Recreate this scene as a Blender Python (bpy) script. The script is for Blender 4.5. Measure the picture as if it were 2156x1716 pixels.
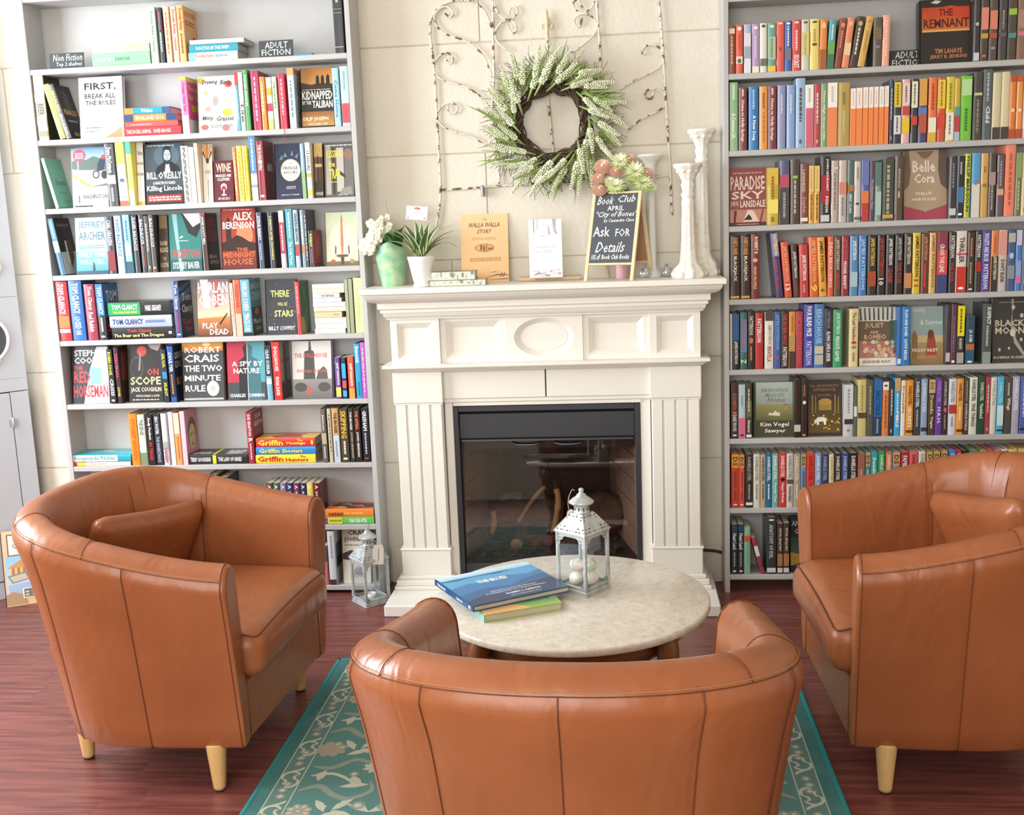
import bpy, bmesh, math, random
from math import sin, cos, pi, radians, sqrt, atan2, hypot
from mathutils import Vector, Matrix, Euler
C = bpy.context.scene.collection
for _o in list(bpy.data.objects): bpy.data.objects.remove(_o)
# ------------------------------------------------------------------ camera, light, exposure
CAM = Vector((0.2128, -4.3031, 1.5024)); F_PX = 2250.76; PITCH, ROLL, YAW = 0.1712, -0.0382, 0.1038
_f = Vector((-sin(YAW)*cos(PITCH), cos(YAW)*cos(PITCH), -sin(PITCH))); _r = Vector((cos(YAW), sin(YAW), 0)); _u = _r.cross(_f)
RGT = cos(ROLL)*_r + sin(ROLL)*_u; UPV = -sin(ROLL)*_r + cos(ROLL)*_u; FWD = _f
cam = bpy.data.cameras.new('camera'); cam.sensor_fit = 'HORIZONTAL'; cam.sensor_width = 36.0; cam.lens = F_PX/2156*36; cam.clip_start = .05
camo = bpy.data.objects.new('camera', cam); C.objects.link(camo)
camo.matrix_world = Matrix(((RGT.x, UPV.x, -FWD.x, CAM.x), (RGT.y, UPV.y, -FWD.y, CAM.y), (RGT.z, UPV.z, -FWD.z, CAM.z), (0, 0, 0, 1)))
bpy.context.scene.camera = camo
vs = bpy.context.scene.view_settings
bpy.context.scene.display_settings.display_device = 'sRGB'
vs.view_transform = 'Standard'; vs.look = 'None'; vs.gamma = 1.0; vs.use_curve_mapping = False; vs.exposure = 0.12
world = bpy.data.worlds.new('daylight'); bpy.context.scene.world = world; world.use_nodes = True
wb = world.node_tree.nodes['Background']; wb.inputs[0].default_value = (.80, .89, 1.0, 1); wb.inputs[1].default_value = .9
def area(name, loc, rot, sx, sy, power, col):
    l = bpy.data.lights.new(name, 'AREA'); l.shape = 'RECTANGLE'; l.size = sx; l.size_y = sy; l.energy = power; l.color = col
    o = bpy.data.objects.new(name, l); C.objects.link(o); o.location = loc; o.rotation_euler = rot; return o
# daylight entering through the window in the left wall and the shop windows behind the camera
area('window_daylight_left', (-3.34, -1.30, 1.85), (0, radians(-90), 0), 1.7, 2.0, 178, (.88, .95, 1.0))
area('shop_window_daylight', (-1.15, -6.12, 1.85), (radians(90), 0, 0), 3.4, 2.0, 138, (1.0, .955, .89))
# ------------------------------------------------------------------ helpers
def lin(h):
    h = h.lstrip('#'); c = [int(h[i:i+2], 16)/255 for i in (0, 2, 4)]
    return tuple(((x+.055)/1.055)**2.4 if x > .04045 else x/12.92 for x in c) + (1.0,)
def px(x, y, Y=None, Z=None, X=None):
    d = FWD + RGT*((x-1078)/F_PX) - UPV*((y-858)/F_PX)
    t = (Y-CAM.y)/d.y if Y is not None else (Z-CAM.z)/d.z if Z is not None else (X-CAM.x)/d.x
    return CAM + d*t
def setp(o, label=None, cat=None, group=None, kind=None):
    if label: o['label'] = label
    if cat: o['category'] = cat
    if group: o['group'] = group
    if kind: o['kind'] = kind
    return o
def empty(name, loc=(0, 0, 0), rz=0, **k):
    o = bpy.data.objects.new(name, None); C.objects.link(o); o.location = loc; o.rotation_euler = (0, 0, rz); o.empty_display_size = .05
    return setp(o, **k)
def link(name, me, mat=None, parent=None, loc=None, rot=None, **k):
    o = bpy.data.objects.new(name, me); C.objects.link(o)
    if mat and not me.materials: me.materials.append(mat)
    if parent: o.parent = parent
    if loc is not None: o.location = loc
    if rot is not None: o.rotation_euler = rot
    return setp(o, **k)
class MB:
    """collects vertices and faces"""
    def __init__(s): s.v = []; s.f = []; s.c = []; s.sm = []
    def add(s, vs, fs, sm=False, col=None):
        n = len(s.v); s.v += [tuple(v) for v in vs]; s.f += [tuple(i+n for i in f) for f in fs]; s.sm += [sm]*len(fs)
        s.c += [col]*len(fs)
    def box(s, x0, x1, y0, y1, z0, z1, M=None, **k):
        v = [(x0, y0, z0), (x1, y0, z0), (x1, y1, z0), (x0, y1, z0), (x0, y0, z1), (x1, y0, z1), (x1, y1, z1), (x0, y1, z1)]
        if M: v = [M @ Vector(p) for p in v]
        s.add(v, [(0, 3, 2, 1), (4, 5, 6, 7), (0, 1, 5, 4), (1, 2, 6, 5), (2, 3, 7, 6), (3, 0, 4, 7)], **k)
    def cbox(s, x0, x1, y0, y1, z0, z1, b=.003, M=None, **k):
        """box with chamfered edges"""
        b = min(b, (x1-x0)/2.2, (y1-y0)/2.2, (z1-z0)/2.2)
        cx, cy, cz = (x0+x1)/2, (y0+y1)/2, (z0+z1)/2; hx, hy, hz = (x1-x0)/2, (y1-y0)/2, (z1-z0)/2
        v = []; idx = {}
        for sx in (-1, 1):
            for sy in (-1, 1):
                for sz in (-1, 1):
                    for a in range(3):
                        p = [cx+sx*(hx-b), cy+sy*(hy-b), cz+sz*(hz-b)]; p[a] += (sx, sy, sz)[a]*b
                        idx[sx, sy, sz, a] = len(v); v.append(tuple(p))
        f = []
        for a in range(3):
            for sg in (-1, 1):
                o = [(-1, -1), (1, -1), (1, 1), (-1, 1)]; q = []
                for m, n in o:
                    k3 = [0, 0, 0]; k3[a] = sg; k3[(a+1) % 3] = m; k3[(a+2) % 3] = n; q.append(idx[k3[0], k3[1], k3[2], a])
                f.append(tuple(q if sg > 0 else q[::-1]))
        for a in range(3):
            b1, b2 = (a+1) % 3, (a+2) % 3
            for m in (-1, 1):
                for n in (-1, 1):
                    k0 = [0]*3; k1 = [0]*3; k0[a] = -1; k1[a] = 1; k0[b1] = k1[b1] = m; k0[b2] = k1[b2] = n
                    q = [idx[(*k0, b1)], idx[(*k1, b1)], idx[(*k1, b2)], idx[(*k0, b2)]]
                    f.append(tuple(q if m*n > 0 else q[::-1]))
        for sx in (-1, 1):
            for sy in (-1, 1):
                for sz in (-1, 1):
                    q = [idx[sx, sy, sz, i] for i in range(3)]; f.append(tuple(q if sx*sy*sz > 0 else q[::-1]))
        if M: v = [M @ Vector(p) for p in v]
        s.add(v, f, **k)
    def tube(s, pts, r, n=8, caps=True, rr=None, closed=False, sm=True, col=None):
        P = [Vector(p) for p in pts]; m = len(P); vs = []; ref = None
        for i, p in enumerate(P):
            a = P[(i-1) % m] if (closed or i > 0) else p; b = P[(i+1) % m] if (closed or i < m-1) else p
            t = (b-a).normalized() if (b-a).length > 1e-9 else Vector((0, 0, 1))
            if ref is None: ref = t.orthogonal().normalized()
            ref = (ref - t*ref.dot(t));
            ref = ref.normalized() if ref.length > 1e-6 else t.orthogonal().normalized()
            w = t.cross(ref); R = rr[i] if rr else r
            vs += [p + (ref*cos(2*pi*j/n) + w*sin(2*pi*j/n))*R for j in range(n)]
        fs = []
        for i in range(m if closed else m-1):
            for j in range(n):
                a = i*n+j; b = i*n+(j+1) % n; c = ((i+1) % m)*n+(j+1) % n; d = ((i+1) % m)*n+j; fs.append((a, b, c, d))
        if caps and not closed: fs += [tuple(range(n))[::-1], tuple((m-1)*n+j for j in range(n))]
        s.add(vs, fs, sm, col)
    def lathe(s, prof, n=24, M=None, sm=True, col=None, cap=True):
        vs = []; m = len(prof)
        for r, z in prof: vs += [(r*cos(2*pi*j/n), r*sin(2*pi*j/n), z) for j in range(n)]
        fs = [(i*n+j, i*n+(j+1) % n, (i+1)*n+(j+1) % n, (i+1)*n+j) for i in range(m-1) for j in range(n)]
        if cap: fs += [tuple(range(n))[::-1], tuple((m-1)*n+j for j in range(n))]
        if M: vs = [M @ Vector(p) for p in vs]
        s.add(vs, fs, sm, col)
    def prism(s, poly, y0, y1, M=None, **k):
        """polygon in xz extruded along y"""
        n = len(poly); v = [(a, y0, b) for a, b in poly] + [(a, y1, b) for a, b in poly]
        if M: v = [M @ Vector(p) for p in v]
        s.add(v, [tuple(range(n)), tuple(range(2*n-1, n-1, -1))] + [(i, n+i, n+(i+1) % n, (i+1) % n) for i in range(n)], **k)
    def blob(s, c, r, sc=(1, 1, 1), nu=10, nv=7, M=None, col=None):
        vs = [(0, 0, -1)]; 
        for i in range(1, nv):
            a = -pi/2+pi*i/nv; vs += [(cos(a)*cos(2*pi*j/nu), cos(a)*sin(2*pi*j/nu), sin(a)) for j in range(nu)]
        vs.append((0, 0, 1)); T = len(vs)-1; fs = [(0, 1+(j+1) % nu, 1+j) for j in range(nu)]
        for i in range(nv-2): fs += [(1+i*nu+j, 1+i*nu+(j+1) % nu, 1+(i+1)*nu+(j+1) % nu, 1+(i+1)*nu+j) for j in range(nu)]
        fs += [(1+(nv-2)*nu+j, 1+(nv-2)*nu+(j+1) % nu, T) for j in range(nu)]
        vs = [Vector((p[0]*sc[0]*r, p[1]*sc[1]*r, p[2]*sc[2]*r)) for p in vs]
        if M: vs = [M @ p for p in vs]
        s.add([p+Vector(c) for p in vs], fs, True, col)
    def mesh(s, name, fix=False):
        me = bpy.data.meshes.new(name); me.from_pydata(s.v, [], s.f); me.polygons.foreach_set('use_smooth', s.sm)
        if any(c is not None for c in s.c):
            at = me.color_attributes.new('Col', 'FLOAT_COLOR', 'CORNER'); out = []
            for p, c in zip(me.polygons, s.c):
                c = c or (1, 1, 1, 1)
                if isinstance(c[0], (tuple, list)):
                    for k in range(p.loop_total): out += list(c[k % len(c)])
                else: out += list(c)*p.loop_total
            at.data.foreach_set('color', out)
        if fix:
            b = bmesh.new(); b.from_mesh(me); bmesh.ops.recalc_face_normals(b, faces=b.faces); b.to_mesh(me); b.free()
        return me
    def build(s, name, mat, parent=None, fix=False, loc=None, rot=None, **k):
        return link(name, s.mesh(name, fix), mat, parent, loc, rot, **k)
def catmull(P, n=8, closed=False):
    P = [Vector(p) for p in P]; m = len(P); out = []
    for i in range(m if closed else m-1):
        g = lambda k: P[k % m] if closed else P[max(0, min(m-1, k))]
        a, b, c, d = g(i-1), g(i), g(i+1), g(i+2)
        for j in range(n):
            t = j/n; out.append(.5*((2*b)+(c-a)*t+(2*a-5*b+4*c-d)*t*t+(3*b-a-3*c+d)*t**3))
    if not closed: out.append(P[-1])
    return out
def copy_tree(o, parent=None, **k):
    c = o.copy(); C.objects.link(c); c.parent = parent
    for key in ('label', 'category', 'group'):
        if key in c and key in k: c[key] = k[key]
    for ch in list(o.children): copy_tree(ch, c)
    return c
# ------------------------------------------------------------------ materials
MATS = {}
def mat(name, col=(.8, .8, .8, 1), rough=.5, metal=0, spec=.5, bump=0, bscale=40, bdetail=4, var=0, vscale=6, col2=None, trans=0, coat=0, sheen=0, bstretch=(1, 1, 1), emit=None, lo=.35, hi=.65):
    if name in MATS: return MATS[name]
    m = bpy.data.materials.new(name); MATS[name] = m; m.use_nodes = True; nt = m.node_tree; b = nt.nodes['Principled BSDF']
    if isinstance(col, str): col = lin(col)
    if isinstance(col2, str): col2 = lin(col2)
    b.inputs['Base Color'].default_value = col; b.inputs['Roughness'].default_value = rough; b.inputs['Metallic'].default_value = metal
    b.inputs['Specular IOR Level'].default_value = spec; b.inputs['Transmission Weight'].default_value = trans; b.inputs['Coat Weight'].default_value = coat; b.inputs['Sheen Weight'].default_value = sheen
    if emit: b.inputs['Emission Color'].default_value = emit[0]; b.inputs['Emission Strength'].default_value = emit[1]
    tc = nt.nodes.new('ShaderNodeTexCoord'); mp = nt.nodes.new('ShaderNodeMapping'); mp.inputs['Scale'].default_value = bstretch
    nt.links.new(tc.outputs['Object'], mp.inputs['Vector'])
    if col2:
        n = nt.nodes.new('ShaderNodeTexNoise'); n.inputs['Scale'].default_value = vscale; n.inputs['Detail'].default_value = 6; n.inputs['Roughness'].default_value = .6
        nt.links.new(mp.outputs[0], n.inputs['Vector']); r = nt.nodes.new('ShaderNodeValToRGB')
        r.color_ramp.elements[0].position = lo; r.color_ramp.elements[1].position = hi; r.color_ramp.elements[0].color = col; r.color_ramp.elements[1].color = col2
        nt.links.new(n.outputs['Fac'], r.inputs[0]); nt.links.new(r.outputs[0], b.inputs['Base Color'])
    if bump:
        n = nt.nodes.new('ShaderNodeTexNoise'); n.inputs['Scale'].default_value = bscale; n.inputs['Detail'].default_value = bdetail
        nt.links.new(mp.outputs[0], n.inputs['Vector']); u = nt.nodes.new('ShaderNodeBump'); u.inputs['Strength'].default_value = bump; u.inputs['Distance'].default_value = .01
        nt.links.new(n.outputs['Fac'], u.inputs['Height']); nt.links.new(u.outputs[0], b.inputs['Normal'])
    return m
def attr_mat(name, rough=.45, spec=.4, objcol=False, coat=0):
    m = bpy.data.materials.new(name); m.use_nodes = True; nt = m.node_tree; b = nt.nodes['Principled BSDF']; b.inputs['Roughness'].default_value = rough; b.inputs['Specular IOR Level'].default_value = spec; b.inputs['Coat Weight'].default_value = coat
    if objcol: a = nt.nodes.new('ShaderNodeObjectInfo'); nt.links.new(a.outputs['Color'], b.inputs['Base Color'])
    else: a = nt.nodes.new('ShaderNodeVertexColor'); a.layer_name = 'Col'; nt.links.new(a.outputs['Color'], b.inputs['Base Color'])
    return m
M_PRINT = attr_mat('printed_ink', .30, .45); M_COVER = attr_mat('book_cover', .28, .5, True); M_CLOTH = attr_mat('dyed_surface', .85, .2)
M_WALL = mat('painted_block', '#e3dccf', .75, bump=.25, bscale=55, col2='#dad2c2', vscale=2.2)
M_MORTAR = mat('painted_mortar', '#cbc1aa', .85, bump=.3, bscale=90)
M_MANTEL = mat('cream_mantel_paint', '#e8e3da', .42, bump=.05, bscale=25)
M_SHELF = mat('blue_grey_shelf_paint', '#bdbcbb', .45, bump=.06, bscale=30, col2='#b5b4b3', vscale=3)
M_BLACK = mat('black_firebox_metal', '#2c2c31', .45, spec=.5)
M_GLASS = bpy.data.materials.new('clear_glass'); M_GLASS.use_nodes = True
def glassy(m, tint=(1, 1, 1, 1), rough=.02, f0=.04):
    nt = m.node_tree; nt.nodes.clear(); o = nt.nodes.new('ShaderNodeOutputMaterial'); t = nt.nodes.new('ShaderNodeBsdfTransparent'); t.inputs[0].default_value = tint
    g = nt.nodes.new('ShaderNodeBsdfGlossy'); g.inputs['Roughness'].default_value = rough; lw = nt.nodes.new('ShaderNodeLayerWeight'); pw = nt.nodes.new('ShaderNodeMath'); pw.operation = 'POWER'; pw.inputs[1].default_value = 5; nt.links.new(lw.outputs['Facing'], pw.inputs[0])
    ad = nt.nodes.new('ShaderNodeMath'); ad.operation = 'MULTIPLY_ADD'; ad.inputs[1].default_value = 1-f0; ad.inputs[2].default_value = f0; nt.links.new(pw.outputs[0], ad.inputs[0])
    mx = nt.nodes.new('ShaderNodeMixShader'); nt.links.new(ad.outputs[0], mx.inputs[0]); nt.links.new(t.outputs[0], mx.inputs[1]); nt.links.new(g.outputs[0], mx.inputs[2]); nt.links.new(mx.outputs[0], o.inputs[0])
glassy(M_GLASS, (.97, .98, .98, 1), .02, .03); M_SMOKED = bpy.data.materials.new('smoked_fire_glass'); M_SMOKED.use_nodes = True; glassy(M_SMOKED, (.84, .80, .79, 1), .025, .06)
# ------------------------------------------------------------------ room shell
WY = .02                                   # face of the back wall
def planks():
    m = bpy.data.materials.new('cherry_laminate'); m.use_nodes = True; nt = m.node_tree; b = nt.nodes['Principled BSDF']
    tc = nt.nodes.new('ShaderNodeTexCoord'); oi = nt.nodes.new('ShaderNodeObjectInfo'); ad = nt.nodes.new('ShaderNodeVectorMath'); ad.operation = 'ADD'
    cm = nt.nodes.new('ShaderNodeCombineXYZ'); ml = nt.nodes.new('ShaderNodeMath'); ml.operation = 'MULTIPLY'; ml.inputs[1].default_value = 37
    nt.links.new(oi.outputs['Random'], ml.inputs[0]); nt.links.new(ml.outputs[0], cm.inputs[0]); nt.links.new(ml.outputs[0], cm.inputs[1])
    nt.links.new(tc.outputs['Object'], ad.inputs[0]); nt.links.new(cm.outputs[0], ad.inputs[1])
    mp = nt.nodes.new('ShaderNodeMapping'); mp.inputs['Scale'].default_value = (1.6, 22, 1); nt.links.new(ad.outputs[0], mp.inputs[0])
    n = nt.nodes.new('ShaderNodeTexNoise'); n.inputs['Scale'].default_value = 2.2; n.inputs['Detail'].default_value = 8; n.inputs['Distortion'].default_value = .6; nt.links.new(mp.outputs[0], n.inputs[0])
    r = nt.nodes.new('ShaderNodeValToRGB'); e = r.color_ramp.elements; e[0].position = .3; e[0].color = lin('#5e302c'); e[1].position = .72; e[1].color = lin('#8d524a'); nt.links.new(n.outputs[0], r.inputs[0])
    nt.links.new(r.outputs[0], b.inputs['Base Color']); b.inputs['Roughness'].default_value = .34; b.inputs['Specular IOR Level'].default_value = .55
    bu = nt.nodes.new('ShaderNodeBump'); bu.inputs['Strength'].default_value = .06; nt.links.new(n.outputs[0], bu.inputs['Height']); nt.links.new(bu.outputs[0], b.inputs['Normal'])
    f = MB(); f.box(-3.5, 3.0, -6.2, .2, -.08, -.008); fl = f.build('floor', mat('subfloor', '#2a1210', .7), kind='structure')
    q = MB(); q.cbox(-.6, .6, -.0637, .0637, -.009, 0, .0003); me = q.mesh('plank'); me.materials.append(m)
    rng = random.Random(4); y = WY-.064
    while y > -4.9:
        x = -3.4-rng.random()*1.0
        while x < 2.9:
            if x+1.2 > -3.4: link('plank', me, parent=fl, loc=(x+.6, y, 0))
            x += 1.2
        y -= .1274
planks()
def blocks():
    w = MB(); w.box(-3.5, -.47, WY+.005, .2, 0, 3.1); w.box(.30, 3.0, WY+.005, .2, 0, 3.1); w.box(-.47, .30, WY+.005, .2, .80, 3.1)
    wo = w.build('wall_back', M_MORTAR, kind='structure'); cache = {}
    zs = [0, .105, .524, .943, 1.362, 1.78, 2.2, 2.62, 3.1]
    # joint positions follow the joints seen around the trellis; blocks behind the bookcases are plain courses
    vj = {3: (-.46,), 4: (-.304,), 5: (-.83,), 6: (-.308,), 7: (-.9,)}
    for i in range(len(zs)-1):
        z0, z1 = zs[i], zs[i+1]; off = vj.get(i, (-.05+.45*(i % 2),))[0]; L = (1.45 if i == 5 else 1.22) if i >= 3 else .81
        k0 = int((-3.5-off)/L)-1; x = off+k0*L
        while x < 3.0:
            a, b = max(x, -3.5), min(x+L, 3.0)
            for a, b in ([(a, b)] if z0 > .8 or b <= -.47 or a >= .30 else [(a, min(b, -.47)), (max(a, .30), b)]):
                if b-a < .05: continue
                key = (round(b-a, 3), round(z1-z0, 3))
                if key not in cache:
                    q = MB(); q.cbox(-key[0]/2+.0016, key[0]/2-.0016, 0, .03, .0016, key[1]-.0016, .003); cache[key] = q.mesh('wall_block'); cache[key].materials.append(M_WALL)
                link('wall_block', cache[key], parent=wo, loc=((a+b)/2, WY, z0))
            x += L
    for sx, nm in ((1, 'baseboard_right'), (-1, 'baseboard_left')):
        q = MB()
        if sx > 0: q.cbox(.53, .612, WY-.012, WY, 0, .155, .003)
        else: q.cbox(-.778, -.70, WY-.012, WY, 0, .155, .003)
        q.build(nm, M_WALL, kind='structure')
blocks()
def shell():
    pl = mat('plain_plaster', '#d9d2c2', .8)
    q = MB(); q.box(-3.5, 3.0, -6.3, .2, 3.1, 3.2); q.build('ceiling', mat('ceiling_paint', '#e4e0d6', .8), kind='structure')
    q = MB(); q.box(3.0, 3.1, -6.3, .2, 0, 3.1); q.build('wall_right', pl, kind='structure')
    q = MB(); q.box(-3.5, -3.4, -6.3, -2.35, 0, 3.1); q.box(-3.5, -3.4, -.25, .2, 0, 3.1); q.box(-3.5, -3.4, -2.35, -.25, 0, .95); q.box(-3.5, -3.4, -2.35, -.25, 2.75, 3.1); q.build('wall_left', pl, kind='structure')
    q = MB(); q.box(-3.5, -2.9, -6.3, -6.2, 0, 3.1); q.box(.6, 3.0, -6.3, -6.2, 0, 3.1); q.box(-2.9, .6, -6.3, -6.2, 0, .8); q.box(-2.9, .6, -6.3, -6.2, 2.9, 3.1); q.build('wall_front', pl, kind='structure')
    fr = mat('window_frame_paint', '#e8e6e0', .5)
    q = MB(); q.box(-3.42, -3.36, -2.40, -2.32, .9, 2.8); q.box(-3.42, -3.36, -.28, -.20, .9, 2.8); q.box(-3.42, -3.36, -2.40, -.20, .9, .98); q.box(-3.42, -3.36, -2.40, -.20, 2.72, 2.8); q.build('window_1', fr, kind='structure')
    q = MB(); q.box(-2.9, -2.84, -6.24, -6.16, .8, 2.9); q.box(.54, .6, -6.24, -6.16, .8, 2.9); q.box(-2.9, .6, -6.24, -6.16, .8, .86); q.box(-2.9, .6, -6.24, -6.16, 2.84, 2.9); q.build('window_2', fr, kind='structure')
shell()
# ------------------------------------------------------------------ bookcases
FY = -.126                                  # front edge of both bookcases
SH_L = [2.419, 2.145, 1.874, 1.605, 1.3375, 1.0695, .804, .540, .277, .016]   # underside of each shelf
SH_R = [2.269, 1.9935, 1.715, 1.435, 1.158, .885, .6115, .330, .055]
ST = .021
def bookcase(label, x0, x1, sh, top, foot):
    e = empty('bookcase', ((x0+x1)/2, FY, 0), label=label, cat='bookcase', group='grey bookcases beside the fireplace')
    cx = (x0+x1)/2; W = x1-x0
    q = MB(); q.cbox(-W/2-.02, -W/2, 0, -FY+WY-.002, 0, top, .0015); q.build('side_panel', M_SHELF, e)
    q = MB(); q.cbox(W/2, W/2+.02, 0, -FY+WY-.002, 0, top, .0015); q.build('side_panel', M_SHELF, e)
    q = MB(); q.box(-W/2, W/2, -FY+WY-.010, -FY+WY-.003, foot, top); q.build('back_panel', M_SHELF, e)
    q = MB(); q.cbox(-W/2, W/2, .001, -FY+WY-.010, 0, ST, .002); me = q.mesh('shelf'); me.materials.append(M_SHELF)
    for z in sh+[top-ST]: link('shelf', me, parent=e, loc=(0, 0, z))
    return e
BC_L = bookcase('pale blue-grey painted bookcase standing left of the fireplace', -2.083, -.805, SH_L, 2.80, .016)
BC_R = bookcase('grey painted bookcase right of the fireplace, its shelves packed with spines', .632, 1.93, SH_R, 2.62, .05)
# ------------------------------------------------------------------ fireplace mantel
def mantel():
    e = empty('fireplace_mantel', (-.083, -.18, 0), label='cream painted wooden fireplace mantel with fluted pilasters and oval medallion', cat='mantel')
    ox, oy = -.083, -.18
    def part(name, fn, m=M_MANTEL, lb=None):
        q = MB(); fn(q); q.v = [(x-ox, y-oy, z) for x, y, z in q.v]; o = q.build(name, m, e)
        if lb: o['label'] = lb
        return o
    part('hearth_slab', lambda q: q.cbox(-.7275, .571, -.393, WY-.001, 0, .046, .004))
    L0, L1, R0, R1 = -.685, -.491, .325, .517; P = -.18
    for a, b in ((L0, L1), (R0, R1)):
        part('pilaster', lambda q: q.box(a+.003, b-.003, P+.006, WY, .046, .93))
        n = 4; g = .0088; w = (b-a-.012-g*(n-1))/n
        for i in range(n): part('fluting_board', lambda q: q.cbox(a+.006+i*(w+g), a+.006+i*(w+g)+w, P-.003, P+.008, .215, .805, .0015))
        part('plinth', lambda q: q.cbox(a-.004, b+.004, P-.010, WY, .10, .205, .003))
        def foot(q):
            for z0, z1, o in ((.046, .062, .032), (.062, .085, .024), (.085, .102, .012), (.205, .215, .004)): q.cbox(a-.004-o, b+.004+o, P-.010-o*.75, WY, z0, z1, .003)
        part('plinth_moulding', foot)
        part('capital_block', lambda q: q.cbox(a-.002, b+.002, P-.008, WY, .812, .935, .002))
        part('necking', lambda q: q.cbox(a, b, P-.004, WY, .803, .812, .002))
    xm = -.082
    part('lintel_board', lambda q: q.cbox(L1, xm-.0025, P+.018, WY, .822, .935, .002))
    part('lintel_board', lambda q: q.cbox(xm+.0025, R0, P+.018, WY, .822, .935, .002))
    part('lintel_moulding', lambda q: (q.cbox(L1, R0, P+.024, WY, .806, .822, .002), q.cbox(L1+.035, R0-.035, P+.03, WY, .79, .806, .002)))
    part('surround_strip', lambda q: q.cbox(L1, -.458, P+.035, .5, .046, .806, .002))
    part('surround_strip', lambda q: q.cbox(.285, R0, P+.035, .5, .046, .806, .002))
    # second ledge
    def rings(q, prof, side=.64):
        vs = []; fs = []
        for o, z in prof: vs += [(L0-o*side, WY, z), (L0-o*side, P-o, z), (R1+o*side, P-o, z), (R1+o*side, WY, z)]
        for i in range(len(prof)-1): fs += [(4*i+j, 4*i+j+1, 4*i+j+5, 4*i+j+4) for j in range(3)] + [(4*i+3, 4*i, 4*i+4, 4*i+7)]
        fs += [(3, 2, 1, 0), tuple(4*(len(prof)-1)+j for j in range(4))]; q.add(vs, fs)
    part('ledge', lambda q: rings(q, [(.004, .935), (.012, .938), (.02, .946), (.03, .950), (.030, .953), (.044, .955), (.046, .9565), (.046, .966), (.044, .968)], .72))
    # frieze
    z0, z1 = .968, 1.148
    def frame(q, a, b, yb, yf, bev, m0):
        """flat face at yf with a recessed bevelled panel at yb"""
        A = [(a, z0), (b, z0), (b, z1), (a, z1)]; mL, mB = m0
        B = [(a+mL, z0+mB), (b-mL, z0+mB), (b-mL, z1-mB), (a+mL, z1-mB)]; Cc = [(B[0][0]+bev, B[0][1]+bev), (B[1][0]-bev, B[1][1]+bev), (B[2][0]-bev, B[2][1]-bev), (B[3][0]+bev, B[3][1]-bev)]
        vs = [(x, WY, z) for x, z in A] + [(x, yf, z) for x, z in A] + [(x, yf, z) for x, z in B] + [(x, yb, z) for x, z in Cc]
        fs = [(3, 2, 1, 0), (12, 13, 14, 15)]
        for i in range(4): j = (i+1) % 4; fs += [(i, j, 4+j, 4+i), (4+i, 4+j, 8+j, 8+i), (8+i, 8+j, 12+j, 12+i)]
        q.add(vs, fs)
    for a, b in ((L0, L1), (R0, R1)): part('frieze_block', lambda q: frame(q, a, b, P+.014, P-.004, .022, (.026, .018)))
    for a, b in ((L1, -.232), (.068, R0)): part('frieze_panel', lambda q: frame(q, a, b, P+.034, P+.013, .026, (.022, .018)))
    def medal(q):
        a, b = -.232, .068; cx, cz = (a+b)/2, (z0+z1)/2+.002; n = 48; yf = P+.004
        q.add([(a, WY, z0), (b, WY, z0), (b, WY, z1), (a, WY, z1)], [(3, 2, 1, 0)])
        ring = lambda rx, rz, y: [(cx+rx*cos(2*pi*i/n), y, cz+rz*sin(2*pi*i/n)) for i in range(n)]
        O = []
        for i in range(n):
            t = 2*pi*i/n; c, s = cos(t), sin(t); k = min((b-a)/2/abs(c) if abs(c) > 1e-6 else 9, (z1-z0)/2/abs(s) if abs(s) > 1e-6 else 9); O.append((cx+c*k, yf, (z0+z1)/2+s*k))
        R = [[(x, WY, z) for x, y, z in O], O, ring(.117, .075, yf), ring(.113, .071, yf+.004), ring(.094, .056, yf+.018), ring(.090, .052, yf+.0165)]
        for A, B in zip(R, R[1:]): q.add(A+B, [(i, (i+1) % n, n+(i+1) % n, n+i) for i in range(n)])
        q.add(R[-1], [tuple(range(n))])
        for x, z in ((a, z0), (b, z0), (b, z1), (a, z1)):
            k = min(range(n), key=lambda i: (O[i][0]-x)**2+(O[i][2]-z)**2); q.add([(x, yf, z), O[k-1], O[k], O[(k+1) % n]], [(0, 1, 2), (0, 2, 3)])
    part('oval_medallion', medal)
    part('cornice', lambda q: rings(q, [(.0, 1.146), (.016, 1.146), (.016, 1.150), (.022, 1.153), (.028, 1.160), (.031, 1.168), (.031, 1.172), (.043, 1.174), (.043, 1.186), (.046, 1.188), (.055, 1.190), (.055, 1.212), (.060, 1.214), (.078, 1.217), (.094, 1.223), (.108, 1.232), (.116, 1.242), (.118, 1.250)]))
    part('mantel_shelf', lambda q: rings(q, [(.118, 1.2495), (.131, 1.2500), (.1345, 1.253), (.1345, 1.269), (.131, 1.2726)]))
    return e
mantel()
SHZ = 1.2726
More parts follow.
